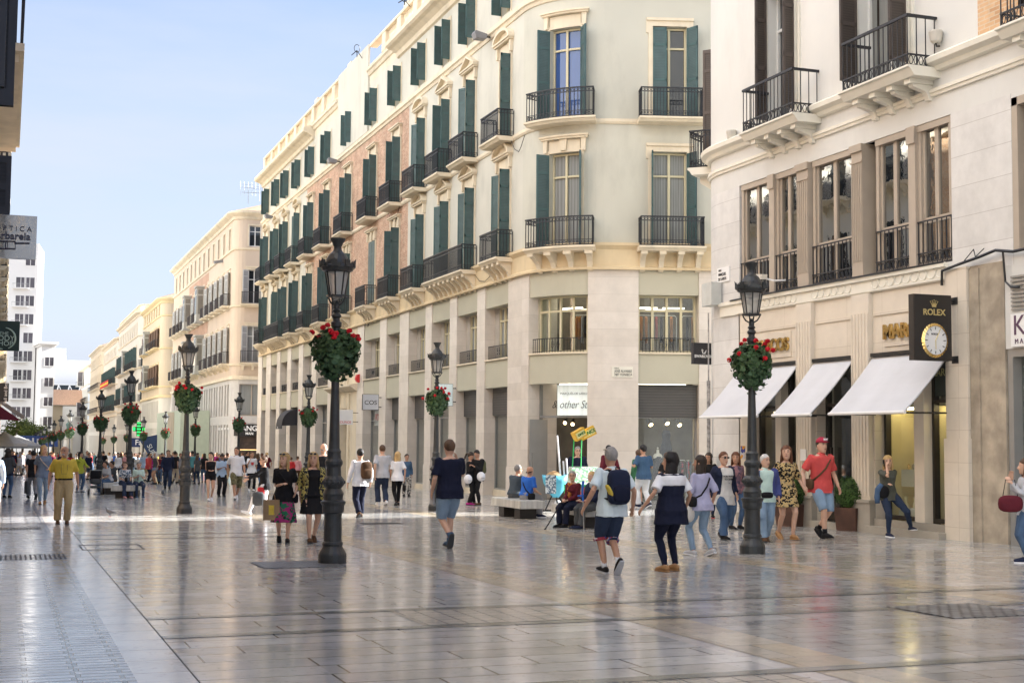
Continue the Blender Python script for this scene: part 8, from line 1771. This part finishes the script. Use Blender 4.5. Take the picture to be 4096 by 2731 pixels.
for (xa, ya, xb, yb_), txt_, sz in (((1318, 1004, 1342, 990), 'ONCE', .09), ((1334, 1002, 1366, 986), 'ONCE', .14)):
    A_, B_ = at(xa, ya, ys+.2), at(xb, yb_, ys+.2); d = (B_-A_).normalized(); n_ = Vector((-d.z, 0, d.x)); c = (A_+B_)/2
    m = MB(); L_ = (B_-A_).length/2*.98; m.obox(c, d, Vector((0, 1, 0)), n_, L_, .05 if xa > 1330 else .12, .13); m.build('sign_board', YB, t)
    m = MB(); yy = -.055 if xa > 1330 else -.125; m.obox(c+Vector((0, yy, 0)), d, Vector((0, 1, 0)), n_, L_*.8, .004, .08); m.build('sign_panel', cl('lime') if 0 else mat('pale_yellow_panel', (.72, .68, .30), .5), t)
    text(txt_, sz, c+Vector((0, yy-.01, 0))+d*.03, d, n_, OG, t, bold=.004, local=False)
# pushchair
g = Vector((3.3, 55.3, gz(55.3))); t = thing('pushchair', g, 'black folding pushchair parked beside the woman in a yellow top', 'pushchair')
m = MB(); rbox(m, (0, .05, .78), .22, .22, .18); m.build('hood', cl('black'), t, True, True); m = MB(); rbox(m, (0, 0, .52), .20, .20, .12); rbox(m, (0, 0, .30), .20, .22, .05); m.build('seat', cl('dgrey'), t, True, True)
m = MB()
for sg in (-1, 1): m.tube([(sg*.22, .3, .08), (sg*.22, .0, .55), (sg*.22, -.35, .95)], [.012]*3, 6); m.tube([(sg*.22, -.28, .1), (sg*.22, .1, .6)], [.012]*2, 6)
m.tube([(-.22, -.35, .95), (.22, -.35, .95)], [.014]*2, 6); m.build('frame', STEEL, t, True, True)
for sx in (-.24, .24):
    for y, r_ in ((.28, .09), (-.26, .13)): m = MB(); m.tube([(sx-.02, y, r_), (sx+.02, y, r_)], [r_, r_], 16); m.build('wheel', TONG, t, False, True)
# bicycle wheeled through the crowd
g = gp(371, 1112); t = thing('bicycle', g, 'bicycle wheeled through the crowd behind the seated women', 'bicycle', rz=.2); 
for y in (0, 1.0):
    m = MB(); m.tube([(0, y+.33*math.cos(q), .34+.33*math.sin(q)) for q in [2*PI*j/20 for j in range(21)]], [.016]*21, 5); m.bar((0, y, .34), (.001, y, .34), .03)
    for q in range(8): m.bar((0, y, .34), (0, y+.31*math.cos(q*.785), .34+.31*math.sin(q*.785)), .003)
    m.build('wheel', TONG, t, False, True)
m = MB(); m.tube([(0, 0, .34), (0, .38, .30), (0, .28, .85)], [.016]*3, 6); m.tube([(0, .38, .30), (0, .88, .78), (0, 1.0, .34)], [.016]*3, 6); m.tube([(0, .30, .75), (0, .86, .72)], [.016]*2, 6); m.build('frame', cl('dgrey'), t, True, True)
m = MB(); m.tube([(-.25, .86, .98), (0, .9, .95), (.25, .86, .98)], [.012]*3, 6); m.bar((0, .88, .78), (0, .9, .95), .014); m.build('handlebar', STEEL, t, True, True); m = MB(); rbox(m, (0, .26, .90), .07, .13, .03); m.build('saddle', cl('black'), t, True, True)
# pigeons
def pigeon(px, py, face, label):
    g = gp(px, py); t = thing('pigeon', g, label, 'pigeon', rz=math.radians(face)); m = MB()
    m.tube([(0, -.20, .10), (0, -.10, .11), (0, .0, .12), (0, .07, .14), (0, .10, .18), (0, .115, .215), (0, .135, .225)], [.012, .035, .055, .048, .028, .022, .012], 10, ell=[(.4, 1.2), (.8, 1), (1, 1), (1, 1), (1, 1), (1, 1), (1, 1)], up=(0, 0, 1), rnd=True)
    for sg in (-1, 1): m.tube([(sg*.03, -.01, .09), (sg*.03, .0, .04), (sg*.03, .01, .01)], [.018, .007, .006], 5)
    m.build('body', mat('pigeon_feather', (.06, .065, .08), .6, var=.4, scale=30), t, True, True)
    m = MB(); m.bar((0, .145, .225), (0, .17, .218), .006, .002, 5); m.build('beak', cl('dgrey'), t, False, True); m = MB()
    for sg in (-1, 1):
        m.bar((sg*.03, .01, .012), (sg*.03, .04, .004), .004)
        m.bar((sg*.03, .01, .012), (sg*.02, -.015, .004), .004)
    m.build('foot', mat('pink_claw', (.4, .12, .10), .6), t, False, True)
pigeon(253, 1186, 50, 'dark pigeon walking on the sunlit strip near the yellow polo man'); pigeon(374, 1139, 10, 'dark pigeon on the shaded paving near the seated women'); pigeon(2, 1181, -80, 'pigeon at the left edge of the sunlit strip') if 0 else None

# --- the crowd down the street
def bakeall():
    bpy.context.view_layer.update()
    for o, vx, am in BAKE:
        md = o.modifiers.new('r', 'REMESH'); md.mode = 'VOXEL'; md.voxel_size = vx; md.use_smooth_shade = True
        ms = o.modifiers.new('s', 'SMOOTH'); ms.iterations = 2 if 'hair' not in o.name else 1; ms.factor = .5
    dg = bpy.context.evaluated_depsgraph_get()
    for o, vx, am in BAKE:
        me = bpy.data.meshes.new_from_object(o.evaluated_get(dg), depsgraph=dg); old = o.data; o.modifiers.clear(); mm_ = list(old.materials); me.materials.clear(); [me.materials.append(x) for x in mm_]; o.data = me; bpy.data.meshes.remove(old); me.name = o.name
        if am:
            nv = len(me.vertices); co = [0.0]*nv*3; me.vertices.foreach_get('co', co); no = [0.0]*nv*3; me.vertices.foreach_get('normal', no)
            for i in range(nv):
                p = Vector(co[3*i:3*i+3]); k = mnoise.noise(Vector((p.x*9, p.y*9, p.z*5.5+am*1000)))+.5*mnoise.noise(Vector((p.x*22, p.y*22, p.z*12)))
                for c in range(3): co[3*i+c] += no[3*i+c]*am*k*1.6
            me.vertices.foreach_set('co', co); me.update()
        me.polygons.foreach_set('use_smooth', [True]*len(me.polygons))
    BAKE.clear()
protos = []
z0_ = Vector((8, 60, gz(60))); rc = random.Random(21)
specs = [dict(sex='m', pose='stepR', top=('tee', 'white'), bot=('trousers', 'denim'), hair=('short', 'dark'), face=0), dict(sex='f', pose='stepL', top=('tee', 'red'), bot=('slim', 'denim'), hair=('long', 'brown'), face=0), dict(sex='m', pose='walkL', top=('long', 'navy'), bot=('trousers', 'dgrey'), hair=('short', 'black'), face=180), dict(sex='f', pose='walkR', top=('long', 'wine'), bot=('slim', 'black'), hair=('pony', 'dark'), face=180),
         dict(sex='f', pose='stand', top=('tank', 'white'), bot=('hot', 'denim'), hair=('long', 'blonde'), face=90), dict(sex='m', pose='stand', top=('tee', 'lblue'), bot=('shorts', 'khaki'), hair=('short', 'brown'), face=200, fat=1.1), dict(sex='f', pose='stand', top=('blouse', 'pink'), bot=('skirt', 'navy'), hair=('bob', 'auburn'), face=-60, fat=1.1), dict(sex='m', pose='stand', top=('jacket', 'beige'), bot=('trousers', 'brown'), hair=('short', 'grey'), face=-100, fat=1.15)]
kindw = ['man', 'woman', 'man', 'woman', 'woman', 'man', 'woman', 'man']; botw = ['trousers', 'jeans', 'trousers', 'trousers', 'shorts', 'shorts', 'skirt', 'trousers']
for i, s_ in enumerate(specs):
    s_ = dict(s_); f_ = s_.pop('face'); r = person(z0_, 1.72 if s_['sex'] == 'm' else 1.62, f_, 'x', lod=2, group='crowd further down the street', **s_); protos.append((r.root, f_))
bakeall()
TC = ['white', 'white', 'black', 'navy', 'red', 'grey', 'lblue', 'wine', 'pink', 'offwhite', 'teal', 'green', 'yellow', 'magenta', 'dgrey', 'blue', 'beige', 'olive', 'coral', 'denim']; BC = ['denim', 'denim', 'ddenim', 'black', 'dgrey', 'khaki', 'beige', 'navy', 'white', 'ldenim', 'brown']; HC = ['black', 'dark', 'brown', 'dark', 'blonde', 'grey', 'auburn', 'white']
CN = dict(dgrey='dark grey', lblue='light blue', offwhite='off white', ddenim='dark blue', ldenim='pale denim', teal='turquoise', wine='wine red')
used = set(); posn = []
mid = [(340, 1106, 7, 'coral'), (384, 1123, 2, 'navy'), (400, 1110, 0, 'black'), (413, 1108, 5, 'grey'), (356, 1112, 4, 'dgrey'), (366, 1110, 2, 'wine'), (352, 1105, 3, 'magenta'), (452, 1112, 1, 'dgrey'), (468, 1108, 1, 'black'), (300, 1104, 2, 'dgrey'), (315, 1102, 3, 'offwhite'), (330, 1104, 6, 'lblue'), (290, 1100, 0, 'pink'), (270, 1103, 3, 'white'), (50, 1090, 7, 'white'), (36, 1091, 6, 'red'), (28, 1092, 2, 'navy'), (44, 1092, 3, 'white'), (22, 1095, 2, 'dgrey'), (225, 1098, 4, 'white'), (236, 1094, 0, 'black'), (392, 1106, 3, 'white'), (440, 1106, 5, 'teal'), (520, 1104, 2, 'dgrey'), (548, 1105, 1, 'magenta'), (566, 1104, 7, 'black'), (600, 1108, 3, 'navy'), (612, 1106, 0, 'wine'), (203, 1101, 5, 'navy'), (424, 1107, 2, 'olive')]
where = [((0, 60), 'under the far left parasols'), ((60, 150), 'beyond the yellow polo shirt'), ((150, 215), 'beyond the pushchair'), ((215, 270), 'beyond the left benches'), ((270, 330), 'behind the two seated women'), ((330, 395), 'left of the second lamp'), ((395, 440), 'around the second lamp post'), ((440, 500), 'beyond the black shorts'), ((500, 570), 'beyond the camouflage shorts'), ((570, 700), 'beyond the leather jacket')]
def crowd(g, k, topc, lab_px, near):
    o = copy_tree(protos[k][0]); o.location = g; hs = rc.uniform(.94, 1.05); o.scale = [v*hs for v in o.scale]; o.rotation_euler.z = math.radians(protos[k][1]+rc.uniform(-35, 35)+(180 if rc.random() < .3 else 0))
    bc, hc_ = rc.choice(BC), rc.choice(HC)
    for c in o.children:
        n_ = stem_(c.name); mm = None
        if n_ in ('shirt', 'jacket'): mm = cl(topc)
        elif n_ in ('trousers', 'shorts', 'skirt'): mm = cl(bc)
        elif n_ == 'hair': mm = HAIRM[hc_]
        if mm and c.material_slots: c.material_slots[0].link = 'OBJECT'; c.material_slots[0].material = mm
    w_ = next((t_ for (a, b), t_ in where if a <= lab_px < b), 'far down the street'); dist = 'near' if near == 0 else ('middle' if near == 1 else 'far')
    o['label'] = '%s haired %s in %s top and %s %s %s' % (hc_, kindw[k], CN.get(topc, topc), CN.get(bc, bc), botw[k], w_)
    return o
def stem_(n): return n.split('.')[0]
for px, py, k, tc_ in mid: crowd(gp(px, py), k, tc_, px, 0)
for i in range(135):
    Y = rc.choice([rc.uniform(92, 120), rc.uniform(100, 170), rc.uniform(120, 230)]); X = rc.uniform(.2, 16.8)
    if abs(X-4.585) < .4 or abs(X-11.62) < .4: X += .7
    if 130 < Y < 153 and X > 14.8: X -= 4
    d = Vector((X, Y, 0)); v = Vector((X, Y, gz(Y)+1.2))-Vector((0, 0, CAMZ)); px = (2048+FPX*v.dot(rt)/v.dot(fw))*2352/4096
    crowd(Vector((X, Y, gz(Y))), rc.randrange(8), rc.choice(TC), px, 2)
for i, (r_, f_) in enumerate(protos):
    r_.location = Vector((2.0+i*1.9, 88+3*i, gz(88+3*i))); r_['label'] = ['man in a white T-shirt and jeans', 'woman in a red T-shirt and jeans', 'man in a navy shirt', 'woman in a wine red top', 'blonde woman in a white vest and denim shorts', 'man in a light blue T-shirt and khaki shorts', 'woman in a pink blouse and navy skirt', 'grey haired man in a beige jacket'][i]+' in the crowd beyond the sunlit strip'
# ---------------------------------------------------------------- lettering becomes mesh
def finish():
    bpy.context.view_layer.update(); dg = bpy.context.evaluated_depsgraph_get()
    for o in TXT:
        me = bpy.data.meshes.new_from_object(o.evaluated_get(dg), depsgraph=dg)
        nm = o.name; n = bpy.data.objects.new('x', me); C.objects.link(n); n.parent = o.parent; n.matrix_local = o.matrix_local
        bpy.data.objects.remove(o); n.name = nm
finish()
